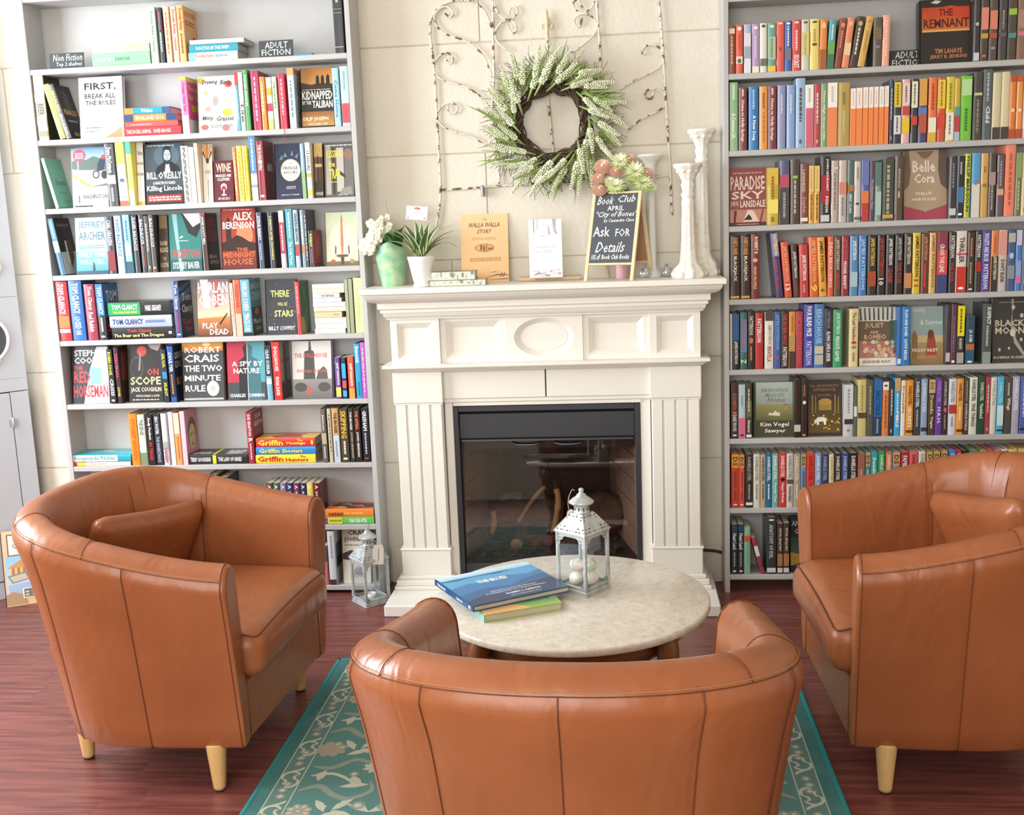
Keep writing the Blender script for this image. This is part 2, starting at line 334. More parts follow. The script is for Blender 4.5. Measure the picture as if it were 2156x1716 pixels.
def firebox():
    e = empty('fireplace_insert', (-.085, -.145, .046), label='black metal fireplace insert with two smoked glass doors', cat='fireplace')
    ox, oy, oz = -.085, -.145, .046
    def part(name, fn, m=M_BLACK, lb=None, par=None):
        q = MB(); fn(q); q.v = [(x-ox, y-oy, z-oz) for x, y, z in q.v]; o = q.build(name, m, par or e, fix=True)
        if lb: o['label'] = lb
        return o
    x0, x1, zb, zt = -.457, .284, .0465, .788
    part('frame', lambda q: (q.cbox(x0, x0+.021, -.150, -.10, zb, zt, .002), q.cbox(x1-.021, x1, -.150, -.10, zb, zt, .002), q.cbox(x0+.021, x1-.021, -.150, -.10, zt-.022, zt, .002)))
    part('header_panel', lambda q: q.cbox(x0+.021, x1-.021, -.138, -.12, .655, zt-.031, .003))
    part('vent_slot', lambda q: q.box(x0+.021, x1-.021, -.118, -.06, zt-.034, zt-.02), mat('soot_black', '#0b0b0c', .9))
    part('sill', lambda q: q.cbox(x0+.021, x1-.021, -.140, -.10, zb, .135, .004))
    part('top_rail', lambda q: q.cbox(x0+.026, x1-.026, -.137, -.128, .641, .650, .002), mat('dark_steel', '#6a6a70', .3, metal=.9))
    xm = -.088
    for a, b, hx in ((x0+.025, xm-.0015, xm-.085), (xm+.0015, x1-.025, xm+.085)):
        def tip(q): q.v = [(x, y-.004+(z-.138)*.096, z) for x, y, z in q.v]      # the doors lean back a little
        d = part('glass_door', lambda q: (q.box(a, b, -.134, -.130, .138, .642), tip(q)), M_SMOKED)
        pts = catmull([(hx-.055, -.134, .632), (hx-.053, -.150, .628), (hx-.03, -.156, .622), (hx+.03, -.156, .622), (hx+.053, -.150, .628), (hx+.055, -.134, .632)], 4)
        part('door_handle', lambda q: (q.tube(pts, .0042, 8), tip(q)), mat('dark_steel'), par=d)
    part('door_rail', lambda q: q.box(x0+.025, x1-.025, -.078, -.072, .60, .645), M_BLACK)
    br = mat('firebrick', '#ab9482', .85, bump=.4, bscale=30, col2='#937c6b', vscale=5)
    for s in (0, 1):
        xa, xb = (x0+.022, x0+.13) if s == 0 else (x1-.022, x1-.13)
        for r in range(5):
            for k in range(2):
                za, zc = .136+r*.104, .136+(r+1)*.104
                t0, t1 = (k*.5, k*.5+.5); lerp = lambda t: (xa+(xb-xa)*t, -.062+.46*t)
                p0, p1 = lerp(t0+.01), lerp(t1-.01); n = .012 if s == 0 else -.012
                part('firebrick_panel', lambda q: q.add([(p0[0], p0[1], za+.002), (p1[0], p1[1], za+.002), (p1[0], p1[1], zc-.002), (p0[0], p0[1], zc-.002), (p0[0]-n, p0[1], za+.002), (p1[0]-n, p1[1], za+.002), (p1[0]-n, p1[1], zc-.002), (p0[0]-n, p0[1], zc-.002)],
                      [(0, 1, 2, 3), (7, 6, 5, 4), (0, 4, 5, 1), (1, 5, 6, 2), (2, 6, 7, 3), (3, 7, 4, 0)]), br)
    so = mat('sooty_lining', '#3c322e', .9, bump=.3, bscale=12, col2='#4d413a', vscale=4)
    part('firebox_back', lambda q: q.box(x0+.1, x1-.1, .40, .43, .12, .75), so)
    part('firebox_floor', lambda q: q.box(x0+.01, x1-.01, -.10, .42, .125, .136), so)
    part('firebox_ceiling', lambda q: q.box(x0+.01, x1-.01, -.10, .42, .68, .70), mat('soot_black'))
    for xa in (x0, x1-.006): part('firebox_side', lambda q: q.box(xa, xa+.006, -.10, .43, .12, .75), mat('soot_black'))
firebox()
def logs():
    lm = mat('charred_bark', '#4d423a', .9, bump=.9, bscale=35, bdetail=8, col2='#766757', vscale=9, bstretch=(1, 1, 3)); tan = mat('split_wood', '#cbaa80', .8, bump=.6, bscale=30, col2='#9a7650', vscale=14); em = mat('ember_red', '#a8483a', .8, col2='#3a2420', vscale=25, bump=.8)
    rng = random.Random(3)
    def log(name, pts, r, m, label, end=None):
        P = catmull(pts, 5); rr = [r*(1+.12*rng.uniform(-1, 1)) for _ in P]; o = Vector(pts[0]); e = empty(name, (o.x, o.y, o.z), label=label, cat='log', group='logs in the firebox')
        q = MB(); q.tube([p-o for p in P], r, 9, rr=rr); q.build('bark', m, e)
        if end is not None:
            q = MB(); d = (P[0]-P[1]).normalized(); Mx = d.to_track_quat('Z', 'Y').to_matrix().to_4x4(); Mx.translation = d*.002
            for i, rad in enumerate((.92, .68, .45, .22)): q.lathe([(r*rad, 0), (r*rad, .002+.002*i)], 16, Mx)
            q.build('cut_end', tan, e)
        return e
    log('fire_log', [(-.37, .20, .235), (-.2, .21, .255), (-.05, .19, .235)], .072, lm, 'big charred log lying across the left of the firebox')
    log('fire_log', [(-.02, .24, .235), (.1, .22, .255), (.2, .23, .225)], .080, lm, 'big charred log at right behind the lantern')
    log('fire_log', [(-.24, .02, .165), (-.235, .10, .168), (-.23, .2, .17)], .027, lm, 'short round log with ringed cut end facing out', 1)
    log('ember_log', [(-.19, .06, .168), (-.13, .05, .172), (-.06, .07, .168)], .024, em, 'glowing red ember log at the front of the fire')
    log('branch', [(-.235, .08, .245), (-.19, .09, .315), (-.135, .08, .385), (-.115, .07, .395)], .0085, tan, 'thin pale branch leaning up to the right')
    log('split_stick', [(-.082, .03, .215), (-.066, .04, .30), (-.06, .04, .36), (-.068, .05, .395)], .013, tan, 'upright split stick of bright tan wood')
    log('fire_log', [(-.352, .10, .19), (-.340, .10, .24), (-.345, .11, .285)], .013, tan, 'short upright stub at the left log end')
    log('branch', [(-.31, .13, .335), (-.26, .12, .352), (-.22, .12, .345)], .017, lm, 'stubby dark branch stump atop the left log')
    q = MB()
    for i in range(160):
        x, y = rng.uniform(-.38, .22), rng.uniform(-.06, .2); q.blob((x, y, .138+rng.random()*.006), rng.uniform(.006, .017), (1, 1, .7), 6, 4)
    q.build('ember_bed', mat('ash', '#55483f', .95, col2='#2a211d', vscale=30), kind='stuff', label='grey ash and cinders over the firebox floor', cat='ash')
logs()
# ------------------------------------------------------------------ rug
def rug():
    x0, x1, y0, y1 = -.803, .765, -3.05, -.812; t = .009
    e = empty('area_rug', ((x0+x1)/2, (y0+y1)/2, 0), label='teal rug with pale scrolling floral pattern under the round table', cat='rug')
    ox, oy = (x0+x1)/2, (y0+y1)/2; W, L = (x1-x0)/2, (y1-y0)/2
    tm = mat('teal_pile', '#558a87', .95, spec=.1, bump=.5, bscale=500, col2='#4b7d7b', vscale=9)
    q = MB(); q.cbox(-W+.012, W-.012, -L+.012, L-.012, 0, t, .002); q.build('pile', tm, e)
    q = MB(); b = .012
    for a in ((-W, -W+.016, -L, L), (W-.016, W, -L, L), (-W, W, -L, -L+.016), (-W, W, L-.016, L)): q.cbox(*a, 0, t+.0015, .004)
    q.build('edge_binding', mat('teal_binding', '#3b8e8f', .9, spec=.1), e)
    pal = lin('#bdbfae'); mid = lin('#8b978c'); dk = lin('#5c6f6b'); taup = lin('#a39b8b')
    q = MB(); zz = [0]
    def up(): zz[0] += 1; return t+.0004+(zz[0] % 60)*.00001
    def ribbon(pts, w0, w1=None, c=pal, tip=True):
        if tip: w0 *= 1.35; w1 = w1 and w1*1.35
        P = catmull([(p[0], p[1], 0) for p in pts], 6); n = len(P); z = up(); vs = []
        for i, p in enumerate(P):
            a, b = P[max(0, i-1)], P[min(n-1, i+1)]; d = (b-a).normalized(); nn = Vector((-d.y, d.x, 0)); k = i/(n-1); w = w0 if w1 is None else w0+(w1-w0)*k
            w *= (min(1, 4*k+.25)*min(1, 4*(1-k)+.25)) if tip else 1
            vs += [(p.x-nn.x*w, p.y-nn.y*w, z), (p.x+nn.x*w, p.y+nn.y*w, z)]
        q.add(vs, [(2*i, 2*i+1, 2*i+3, 2*i+2) for i in range(n-1)], col=c)
    def ell(x, y, rx, ry, c, n=14, a0=0):
        z = up(); q.add([(x+rx*cos(2*pi*i/n)*cos(a0)-ry*sin(2*pi*i/n)*sin(a0), y+rx*cos(2*pi*i/n)*sin(a0)+ry*sin(2*pi*i/n)*cos(a0), z) for i in range(n)], [tuple(range(n))], col=c)
    def daisy(x, y, r):
        n = 28; z = up(); q.add([(x+r*(1+.16*(-1)**i)*cos(2*pi*i/n), y+r*(1+.16*(-1)**i)*sin(2*pi*i/n), z) for i in range(n)], [tuple(range(n))], col=mid); ell(x, y, r*.5, r*.5, pal)
    def leaf(x, y, a, L_, w, c=pal):
        z = up(); pr = [(0, 0), (.2, .55), (.4, .9), (.55, .75), (.6, 1.15), (.78, .55), (1, 0), (.8, -.3), (.55, -.6), (.3, -.5)]
        q.add([(x+(u*L_)*cos(a)-(v*w)*sin(a), y+(u*L_)*sin(a)+(v*w)*cos(a), z) for u, v in pr], [tuple(range(len(pr)))[::-1]], col=c)
    def flower(x, y, r, c=taup, k=8):
        n = k*6; z = up(); q.add([(x+r*(.78+.24*abs(sin(k*pi*i/n)))*cos(2*pi*i/n), y+r*(.78+.24*abs(sin(k*pi*i/n)))*sin(2*pi*i/n), z) for i in range(n)], [tuple(range(n))], col=c)
        for j in range(k): a = 2*pi*(j+.5)/k; ell(x+r*.66*cos(a), y+r*.66*sin(a), r*.17, r*.11, pal, 10, a)
        ell(x, y, r*.42, r*.42, mid, 20)
        for j in range(14): a = 2*pi*j/14; ell(x+r*.33*cos(a), y+r*.33*sin(a), r*.06, r*.025, pal, 6, a)
        ell(x, y, r*.14, r*.14, pal)
    for d, cc in ((.052, lin('#64857f')), (.114, lin('#5b8580'))): q.add([(-W+d, -L+d, t+.0003), (W-d, -L+d, t+.0003), (W-d, L-d, t+.0003), (-W+d, L-d, t+.0003)] if d < .1 else [(-W+d, -L+d, t+.00035), (W-d, -L+d, t+.00035), (W-d, L-d, t+.00035), (-W+d, L-d, t+.00035)], [(0, 1, 2, 3)], col=cc)
    # border lines
    for d, w in ((.052, .0016), (.114, .0016)):
        for a in ((-W+d, -L+d, W-d, -L+d), (W-d, -L+d, W-d, L-d), (W-d, L-d, -W+d, L-d), (-W+d, L-d, -W+d, -L+d)): ribbon([(a[0], a[1]), ((a[0]+a[2])/2, (a[1]+a[3])/2), (a[2], a[3])], w, tip=False)
    # border vine: scroll pairs and daisies on all four sides
    K = .58
    def border(org, dx, dy, nx, ny, length):
        P = lambda s, d: (org[0]+dx*s+nx*d*K, org[1]+dy*s+ny*d*K); n = int(length/(.285*K)); st = length/n
        for i in range(n):
            s0 = i*st
            for f in ((.12, .050), (.30, .044), (.48, .052)): daisy(*P(s0+st*f[0], f[1]), .024*K)
            for sg in (1, -1):
                m = lambda s, d: P(s0+st*.62+sg*s*K, d if sg > 0 else .1-d)
                ribbon([m(.0, .015), m(.02, .005), m(.05, .012), m(.07, .035), m(.065, .06)], .006*K)
                ribbon([m(.0, .015), m(-.008, .03), m(-.03, .035), m(-.042, .022)], .005*K)
            ribbon([P(s0+st*.80, .01), P(s0+st*.86, .04), P(s0+st*.93, .075), P(s0+st*1.0, .09)], .006*K)
            ribbon([P(s0+st*.86, .04), P(s0+st*.83, .07), P(s0+st*.76, .088)], .005*K)
    border((-W+.054, -L+.06), 0, 1, 1, 0, 2*L-.12); border((W-.054, L-.06), 0, -1, -1, 0, 2*L-.12); border((-W+.115, L-.054), 1, 0, 0, -1, 2*W-.23); border((W-.115, -L+.054), -1, 0, 0, 1, 2*W-.23)
    # field: arabesque repeat
    fx, fy = W-.118, L-.118; NX = 6; sx, sy = 2*fx/NX, .33; ny = int(2*fy/sy); sy = 2*fy/ny
    for j in range(ny):
        for i in range(NX):
            cx = -fx+sx*(i+.5); cy = -fy+sy*(j+.5); fl = -1 if i % 2 else 1; m = lambda a, b: (cx+fl*a*sx, cy+b*sy)
            flower(*m(-.34, -.12), .047 if (i+j) % 2 == 0 else .036, taup if i % 3 == 0 else mid)
            ribbon([m(-.45, -.42), m(-.2, -.44), m(.05, -.3), m(.25, -.34), m(.48, -.42)], .008, .005, mid)
            ribbon([m(-.48, .18), m(-.25, .26), m(-.02, .13), m(.2, .08), m(.42, .2), m(.36, .36)], .009, .005, mid)
            ribbon([m(-.42, .42), m(-.15, .46), m(.1, .36), m(.22, .25)], .006, .003)
            for (a, b, an, L_) in ((-.1, -.22, .5, .08), (.05, -.1, .9, .075), (.2, .0, -.5, .08), (-.2, .05, -1.0, .07), (.28, .28, 2.2, .07), (.0, .25, .2, .085), (-.3, .34, 1.4, .06), (.35, -.2, 2.6, .07)): leaf(*m(a, b), an if fl > 0 else pi-an, L_, .016*fl)
            daisy(*m(.34, -.02), .020); daisy(*m(.12, .46), .014)
            for k in range(7): a = 2*pi*k/7; leaf(*m(.33+.0*a, .58), a, .034, .011)
    q.v = [v for v in q.v]; q.build('woven_pattern', M_CLOTH, e)
rug()
# ------------------------------------------------------------------ tub chairs
def chair_meshes():
    # plan of the rim, right arm front round the back to left arm front (chair faces +y)
    raw = []
    for i in range(31): t = i/30; raw.append((.400+.025*sin(t*pi/2), .325-.345*t))
    n = 60; ex = 2/2.45
    for i in range(1, n):
        a = pi*i/n; c, s = cos(a), sin(a); raw.append((.425*math.copysign(abs(c)**ex, c), -.02-.365*abs(s)**ex))
    for i in range(31): t = 1-i/30; raw.append((-(.400+.025*sin(t*pi/2)), .325-.345*t))
    S = [0]
    for a, b in zip(raw, raw[1:]): S.append(S[-1]+hypot(b[0]-a[0], b[1]-a[1]))
    N = 200; P = []; j = 0
    for i in range(N+1):
        s = S[-1]*i/N
        while j < len(S)-2 and S[j+1] < s: j += 1
        k = (s-S[j])/max(1e-9, S[j+1]-S[j]); P.append((raw[j][0]+(raw[j+1][0]-raw[j][0])*k, raw[j][1]+(raw[j+1][1]-raw[j][1])*k))
    NR = []
    for i in range(N+1):
        a = P[max(0, i-2)]; b = P[min(N, i+2)]; dx, dy = b[0]-a[0], b[1]-a[1]; l = hypot(dx, dy); NR.append((-dy/l, dx/l))
    NR = [(-x, -y) if (x*p[0]+y*(p[1]+.05)) < 0 else (x, y) for (x, y), p in zip(NR, P)]
    def hgt(y): t = max(0, min(1, (.325-y)/.70)); return .655+.125*(t*t*(3-2*t)*.55+t*.45)
    def near(x, y): return min(range(N+1), key=lambda i: (P[i][0]-x)**2+(P[i][1]-y)**2)
    seam_i = [near(0, -.39), near(.245, -.37), near(-.245, -.37), near(.40, -.20), near(-.40, -.20), near(.42, .07), near(-.42, .07)]
    rim_i = [near(.34, -.33), near(-.34, -.33), near(.425, -.04), near(-.425, -.04)]
    in_i = [near(.27, -.38), near(-.27, -.38), near(.425, -.06), near(-.425, -.06)]
    def prof(i):
        (x, y), (nx, ny) = P[i], NR[i]; h = hgt(y); back = max(0, -ny); ins = .074+.034*back; th = .108+.012*back
        zt = h-.070; o = lambda z: (-ins*((zt-z)/(zt-.13))**(.92-.20*back), z)
        return [(-ins-.010, .128), (-ins, .138)]+[o(.13+(zt-.13)*f) for f in (.14, .30, .46, .61, .75, .87)]+[(0, zt), (.0006, h-.054), (-.0055, h-.033), (-.017, h-.016), (-.040, h-.003), (-.062, h), (-.083, h-.007), (-.099, h-.024), (-.108, h-.05), (-th-.004, h-.10), (-th-.010, h-.17), (-th-.014, .42), (-th-.014, .30), (-th-.010, .128)]
    OUT = 10; RIM0, RIM1 = 11, 16
    K = len(prof(0)); vs = []
    def pt(i, d, z): return (P[i][0]+NR[i][0]*d, P[i][1]+NR[i][1]*d, z)
    for i in range(N+1):
        for k, (d, z) in enumerate(prof(i)):
            L = S[-1]/N; e = 0
            for si in seam_i:
                if k <= OUT: e -= .0035*math.exp(-((i-si)*L/.011)**2)
            for si in rim_i:
                if RIM0 <= k <= RIM1: e -= .003*math.exp(-((i-si)*L/.010)**2)
            for si in in_i:
                if k > RIM1: e -= .003*math.exp(-((i-si)*L/.011)**2)
            if k in (10,): e -= .0022
            if k <= OUT: v = pt(i, d+e, z)
            elif k <= RIM1: v = pt(i, d, z+e)
            else: v = pt(i, d-e, z)
            vs.append(v)
    q = MB(); q.add(vs, [(i*K+k, (i+1)*K+k, (i+1)*K+k+1, i*K+k+1) for i in range(N) for k in range(K-1)], True)
    q.add([vs[i*K+k] for i in range(N+1) for k in (0, K-1)], [(2*i, 2*i+1, 2*i+3, 2*i+2) for i in range(N)])
    shell = q.mesh('shell', True)
    # front faces of the arms
    fronts = []
    for i0, sg in ((0, 1), (N, -1)):
        ring = [Vector(vs[i0*K+k]) for k in range(K)]; c = sum(ring, Vector())/K; q = MB(); R = [ring]
        for f, d in ((.97, .006), (.90, .0105), (.75, .012)): R.append([Vector((c.x+(p.x-c.x)*f, p.y+d, c.z+(p.z-c.z)*(1-(1-f)*.28))) for p in ring])
        for A, B in zip(R, R[1:]): q.add(A+B, [(k, (k+1) % K, K+(k+1) % K, K+k) for k in range(K)], True)
        q.add(R[-1], [tuple(range(K))]); fronts.append(q.mesh('arm_front', True))
    # seams
    def on(i, k, off=.0012):
        p, (d, z) = prof(i), prof(i)[k]; a, b = p[max(0, k-1)], p[min(K-1, k+1)]; t = Vector((b[0]-a[0], b[1]-a[1])).normalized(); nn = Vector((-t.y, t.x))
        if k <= 10 and nn.x < 0: nn = -nn
        if k > 10 and nn.y < 0 and k <= 15: nn = -nn
        if k > 15 and nn.x > 0: nn = -nn
        return pt(i, d+nn.x*off, z+nn.y*off)
    seams = MB()
    for si in seam_i: seams.tube(catmull([on(si, k, -.0012) for k in range(0, 11)], 3), .00115, 6)
    for si in rim_i: seams.tube(catmull([on(si, k, -.0008) for k in range(10, 18)], 3), .0011, 6)
    for si in in_i: seams.tube(catmull([on(si, k, -.001) for k in range(16, 20)], 3), .0011, 6)
    seams.tube([on(i, 10, -.0012) for i in range(0, N+1)], .00115, 6)
    for i0 in (0, N): seams.tube(catmull([on(i0, k, .0004) for k in range(0, K-1)], 2), .0017, 6)
    seam = seams.mesh('seam')
    st = MB()
    for i in range(1, N, 1):
        for f in (0, .5):
            a = (Vector(on(i, 10, .0004))*.72+Vector(on(i, 11, .0004))*.28); b = (Vector(on(min(N, i+1), 10, .0004))*.72+Vector(on(min(N, i+1), 11, .0004))*.28); p = a+(b-a)*f; d = (b-a).normalized(); up_ = Vector((0, 0, .0006)); st.tube([p+up_, p+up_+d*.0048], .00085, 4)
    stitch = st.mesh('stitching')
    return shell, fronts, seam, stitch, P, N
def soft_box(name, hx, hy, hz, e=.22, puff=.03, nx=26, ny=26, nz=8, fn=None):
    """upholstered block: superellipsoid-like rounded box with a domed top"""
    q = MB(); idx = {}; vs = []
    def key(i, j, k):
        if (i, j, k) in idx: return idx[i, j, k]
        u, v, w = 2*i/nx-1, 2*j/ny-1, 2*k/nz-1; p = Vector((u*hx, v*hy, w*hz)); r = min(e, hz)
        c = Vector((max(-hx+r, min(hx-r, p.x)), max(-hy+r, min(hy-r, p.y)), max(-hz+r*.999, min(hz-r*.999, p.z)))); d = p-c
        if d.length > 1e-9:
            m = max(abs(d.x), abs(d.y), abs(d.z)); p = c+d.normalized()*m
        dome = (1-u*u)*(1-v*v); p.z += puff*dome*(1 if w > 0 else .3*w) if w > 0 else 0
        if fn: p = fn(p, u, v, w)
        idx[i, j, k] = len(vs); vs.append(tuple(p)); return idx[i, j, k]
    fs = []
    for i in range(nx):
        for j in range(ny):
            fs.append((key(i, j, nz), key(i+1, j, nz), key(i+1, j+1, nz), key(i, j+1, nz))); fs.append((key(i, j, 0), key(i, j+1, 0), key(i+1, j+1, 0), key(i+1, j, 0)))
    for i in range(nx):
        for k in range(nz):
            fs.append((key(i, 0, k), key(i+1, 0, k), key(i+1, 0, k+1), key(i, 0, k+1))); fs.append((key(i, ny, k), key(i, ny, k+1), key(i+1, ny, k+1), key(i+1, ny, k)))
    for j in range(ny):
        for k in range(nz):
            fs.append((key(0, j, k), key(0, j, k+1), key(0, j+1, k+1), key(0, j+1, k))); fs.append((key(nx, j, k), key(nx, j+1, k), key(nx, j+1, k+1), key(nx, j, k+1)))
    q.add(vs, fs, True); return q.mesh(name, True)
def leather():
    m = bpy.data.materials.new('tan_leather'); m.use_nodes = True; nt = m.node_tree; b = nt.nodes['Principled BSDF']
    tc = nt.nodes.new('ShaderNodeTexCoord'); n = nt.nodes.new('ShaderNodeTexNoise'); n.inputs['Scale'].default_value = 3.0; n.inputs['Detail'].default_value = 4; nt.links.new(tc.outputs['Object'], n.inputs[0])
    r = nt.nodes.new('ShaderNodeValToRGB'); e = r.color_ramp.elements; e[0].position = .3; e[0].color = lin('#935330'); e[1].position = .75; e[1].color = lin('#a3613b'); nt.links.new(n.outputs[0], r.inputs[0]); nt.links.new(r.outputs[0], b.inputs['Base Color'])
    b.inputs['Roughness'].default_value = .33; b.inputs['Specular IOR Level'].default_value = .5
    g = nt.nodes.new('ShaderNodeTexVoronoi'); g.inputs['Scale'].default_value = 420; nt.links.new(tc.outputs['Object'], g.inputs['Vector'])
    u1 = nt.nodes.new('ShaderNodeBump'); u1.inputs['Strength'].default_value = .06; u1.inputs['Distance'].default_value = .002; nt.links.new(g.outputs['Distance'], u1.inputs['Height'])
    w = nt.nodes.new('ShaderNodeTexNoise'); w.inputs['Scale'].default_value = 9; w.inputs['Detail'].default_value = 2; w.inputs['Distortion'].default_value = 1.2; mp = nt.nodes.new('ShaderNodeMapping'); mp.inputs['Scale'].default_value = (1, 1, .45); nt.links.new(tc.outputs['Object'], mp.inputs[0]); nt.links.new(mp.outputs[0], w.inputs[0])
    u2 = nt.nodes.new('ShaderNodeBump'); u2.inputs['Strength'].default_value = .27; u2.inputs['Distance'].default_value = .02; nt.links.new(w.outputs[0], u2.inputs['Height']); nt.links.new(u1.outputs[0], u2.inputs['Normal']); nt.links.new(u2.outputs[0], b.inputs['Normal'])
    return m
M_LEATHER = leather(); M_SEAM = mat('dark_seam', '#6e3818', .6); M_THREAD = mat('pale_thread', '#bf8a58', .7); M_BEECH = mat('beech', '#d9b47c', .42, bump=.1, bscale=8, bstretch=(8, 8, 1), col2='#cfa467', vscale=5); M_RUBBER = mat('black_rubber', '#1a1512', .7)
def chairs():
    shell, fronts, seam, stitch, P, N = chair_meshes()
    def cush(p, u, v, w):
        # plan narrows to the rounded back
        if p.y < 0: p.x *= 1-.16*(p.y/.33)**2
        p.z += .010*max(0, v)*(1-u*u)-.006*max(0, v-.8)*5*(w > 0)
        return p
    cushion = soft_box('seat_cushion', .290, .335, .072, .05, .026, fn=cush)
    def pil(p, u, v, w):
        s = 1-.5*(max(abs(u), abs(v))**6)*.75; p.z *= s; p.x *= 1-.05*(1-abs(v)); p.y *= 1-.05*(1-abs(u)); return p
    pillow = soft_box('back_cushion', .235, .170, .046, .045, .025, 22, 22, 8, pil)
    zf = lambda x: .0574+.0117*(1-(x/.29)**2)-.0040
    side = [(.2754*(1-.16*(min(0, y)/.33)**2), y, .0585+.012*max(0, y)) for y in (-.10, 0, .1, .2, .27)]
    fr_ = [(.2705, .3145, .0535)] + [(x, .3212, zf(x)+.001) for x in (.22, .11, 0, -.11, -.22)] + [(-.2705, .3145, .0535)]
    cord = MB(); cord.tube(catmull(side+fr_+[(-x, y, z) for x, y, z in side[::-1]], 6), .0022, 6); piping = cord.mesh('piping')
    q = MB(); q.cbox(-.325, .325, .215, .325, .135, .315, .010); fp = q.mesh('front_panel')
    q = MB(); q.box(-.22, .22, -.20, .22, .134, .20); base = q.mesh('seat_base')
    fs_ = MB()
    for sx in (-1, 1): fs_.tube([(sx*.285, .3255, .140), (sx*.285, .3255, .312)], .0016, 6)
    fseam = fs_.mesh('seam')
    q = MB(); q.lathe([(.0165, 0.006), (.0175, .014), (.0285, .138), (.0285, .14)], 20); legm = q.mesh('leg')
    q = MB(); q.lathe([(.014, 0), (.0158, .002), (.0158, .0065)], 16); gl = q.mesh('glide')
    for me, mm in ((shell, M_LEATHER), (fronts[0], M_LEATHER), (fronts[1], M_LEATHER), (seam, M_SEAM), (stitch, M_THREAD), (cushion, M_LEATHER), (pillow, M_LEATHER), (piping, M_SEAM), (fp, M_LEATHER), (base, M_RUBBER), (fseam, M_SEAM), (legm, M_BEECH), (gl, M_RUBBER)): me.materials.append(mm)
    for loc, rz, lb, pil_ in (((-1.120, -1.358, 0), radians(-93.5), 'tan leather tub chair facing right in front of the left bookcase', ((-.085, -.165, .525), -16, 8)), ((1.1055, -1.324, 0), radians(91.2), 'tan leather tub chair at right edge, facing left', ((.085, -.165, .53), 16, -12)), ((.112, -2.33, .009), radians(-1.6), 'tan leather tub chair seen from behind, back to the camera, on the rug', ((0, -.165, .51), 0, 0))):
        e = empty('tub_chair', loc, rz, label=lb, cat='armchair', group='matching tan leather tub chairs')
        link('shell', shell, parent=e); link('arm_front', fronts[0], parent=e); link('arm_front', fronts[1], parent=e)
        link('seam', seam, parent=e); link('seam', fseam, parent=e); link('stitching', stitch, parent=e)
        c = link('seat_cushion', cushion, parent=e, loc=(0, .040, .375)); link('piping', piping, parent=c)
        link('back_cushion', pillow, parent=e, loc=pil_[0], rot=(Matrix.Rotation(radians(pil_[1]), 3, 'Z') @ Matrix.Rotation(radians(70), 3, 'X') @ Matrix.Rotation(radians(pil_[2]), 3, 'Z')).to_euler())
        link('front_panel', fp, parent=e); link('seat_base', base, parent=e)
        for sx, sy in ((.315, .235), (-.315, .235), (.178, -.235), (-.178, -.235)):
            l = link('leg', legm, parent=e, loc=(sx, sy, 0), rot=(0, 0, 0)); link('glide', gl, parent=l)
chairs()
# ------------------------------------------------------------------ round table
TZ = .5
def table():
    R = .3706; cx, cy = .0666, -1.54
    e = empty('round_table', (cx, cy, .009), label='round coffee table with speckled beige stone top on brown wooden base', cat='table')
    m = bpy.data.materials.new('speckled_stone'); m.use_nodes = True; nt = m.node_tree; b = nt.nodes['Principled BSDF']; tc = nt.nodes.new('ShaderNodeTexCoord')
    n = nt.nodes.new('ShaderNodeTexNoise'); n.inputs['Scale'].default_value = 48; n.inputs['Detail'].default_value = 9; n.inputs['Roughness'].default_value = .75; nt.links.new(tc.outputs['Object'], n.inputs[0])
    r = nt.nodes.new('ShaderNodeValToRGB'); el = r.color_ramp.elements; el[0].position = .30; el[0].color = lin('#b3a694'); el[1].position = .62; el[1].color = lin('#e0d8cc')
    k = el.new(.42); k.color = lin('#d2c7b8'); nt.links.new(n.outputs[0], r.inputs[0])
    v = nt.nodes.new('ShaderNodeTexVoronoi'); v.inputs['Scale'].default_value = 85; nt.links.new(tc.outputs['Object'], v.inputs['Vector']); r2 = nt.nodes.new('ShaderNodeValToRGB'); r2.color_ramp.elements[0].position = .05; r2.color_ramp.elements[0].color = (.33, .27, .2, 1); r2.color_ramp.elements[1].position = .16; r2.color_ramp.elements[1].color = (1, 1, 1, 1); nt.links.new(v.outputs['Distance'], r2.inputs[0])
    mx = nt.nodes.new('ShaderNodeMix'); mx.data_type = 'RGBA'; mx.blend_type = 'MULTIPLY'; mx.inputs[0].default_value = .55; nt.links.new(r.outputs[0], mx.inputs[6]); nt.links.new(r2.outputs[0], mx.inputs[7]); nt.links.new(mx.outputs[2], b.inputs['Base Color'])
    b.inputs['Roughness'].default_value = .22
    z = TZ-.009; q = MB(); q.lathe([(R-.01, z-.021), (R-.003, z-.0195), (R, z-.016), (R, z-.005), (R-.002, z-.0015), (R-.006, z)], 128, sm=True); q.build('table_top', m, e)
    wd = mat('walnut_brown', '#8a5127', .38, bump=.1, bscale=6, bstretch=(1, 1, 9), col2='#70401e', vscale=8)
    q = MB(); a0 = [(.29, z-.10), (.305, z-.10), (.305, z-.0215), (.29, z-.0215)]
    q.lathe([(.27, z-.09), (.300, z-.085), (.306, z-.07), (.306, z-.0215), (.27, z-.0215)], 64); q.build('apron', wd, e)
    for ang in (48, 138, 228, 318):
        a = radians(ang); q = MB(); P = catmull([(.318, 0, z-.0215), (.335, 0, z-.07), (.322, 0, z-.15), (.285, 0, z-.28), (.275, 0, .12), (.30, 0, .03), (.318, 0, 0)], 4)
        q.tube(P, .02, 10, rr=[.030-.012*(i/len(P)) for i in range(len(P))]); q.build('leg', wd, e, rot=(0, 0, a))
    q = MB(); q.lathe([(.25, .10), (.27, .105), (.275, .115), (.27, .125), (.25, .13)], 48); q.build('lower_shelf', wd, e)
table()
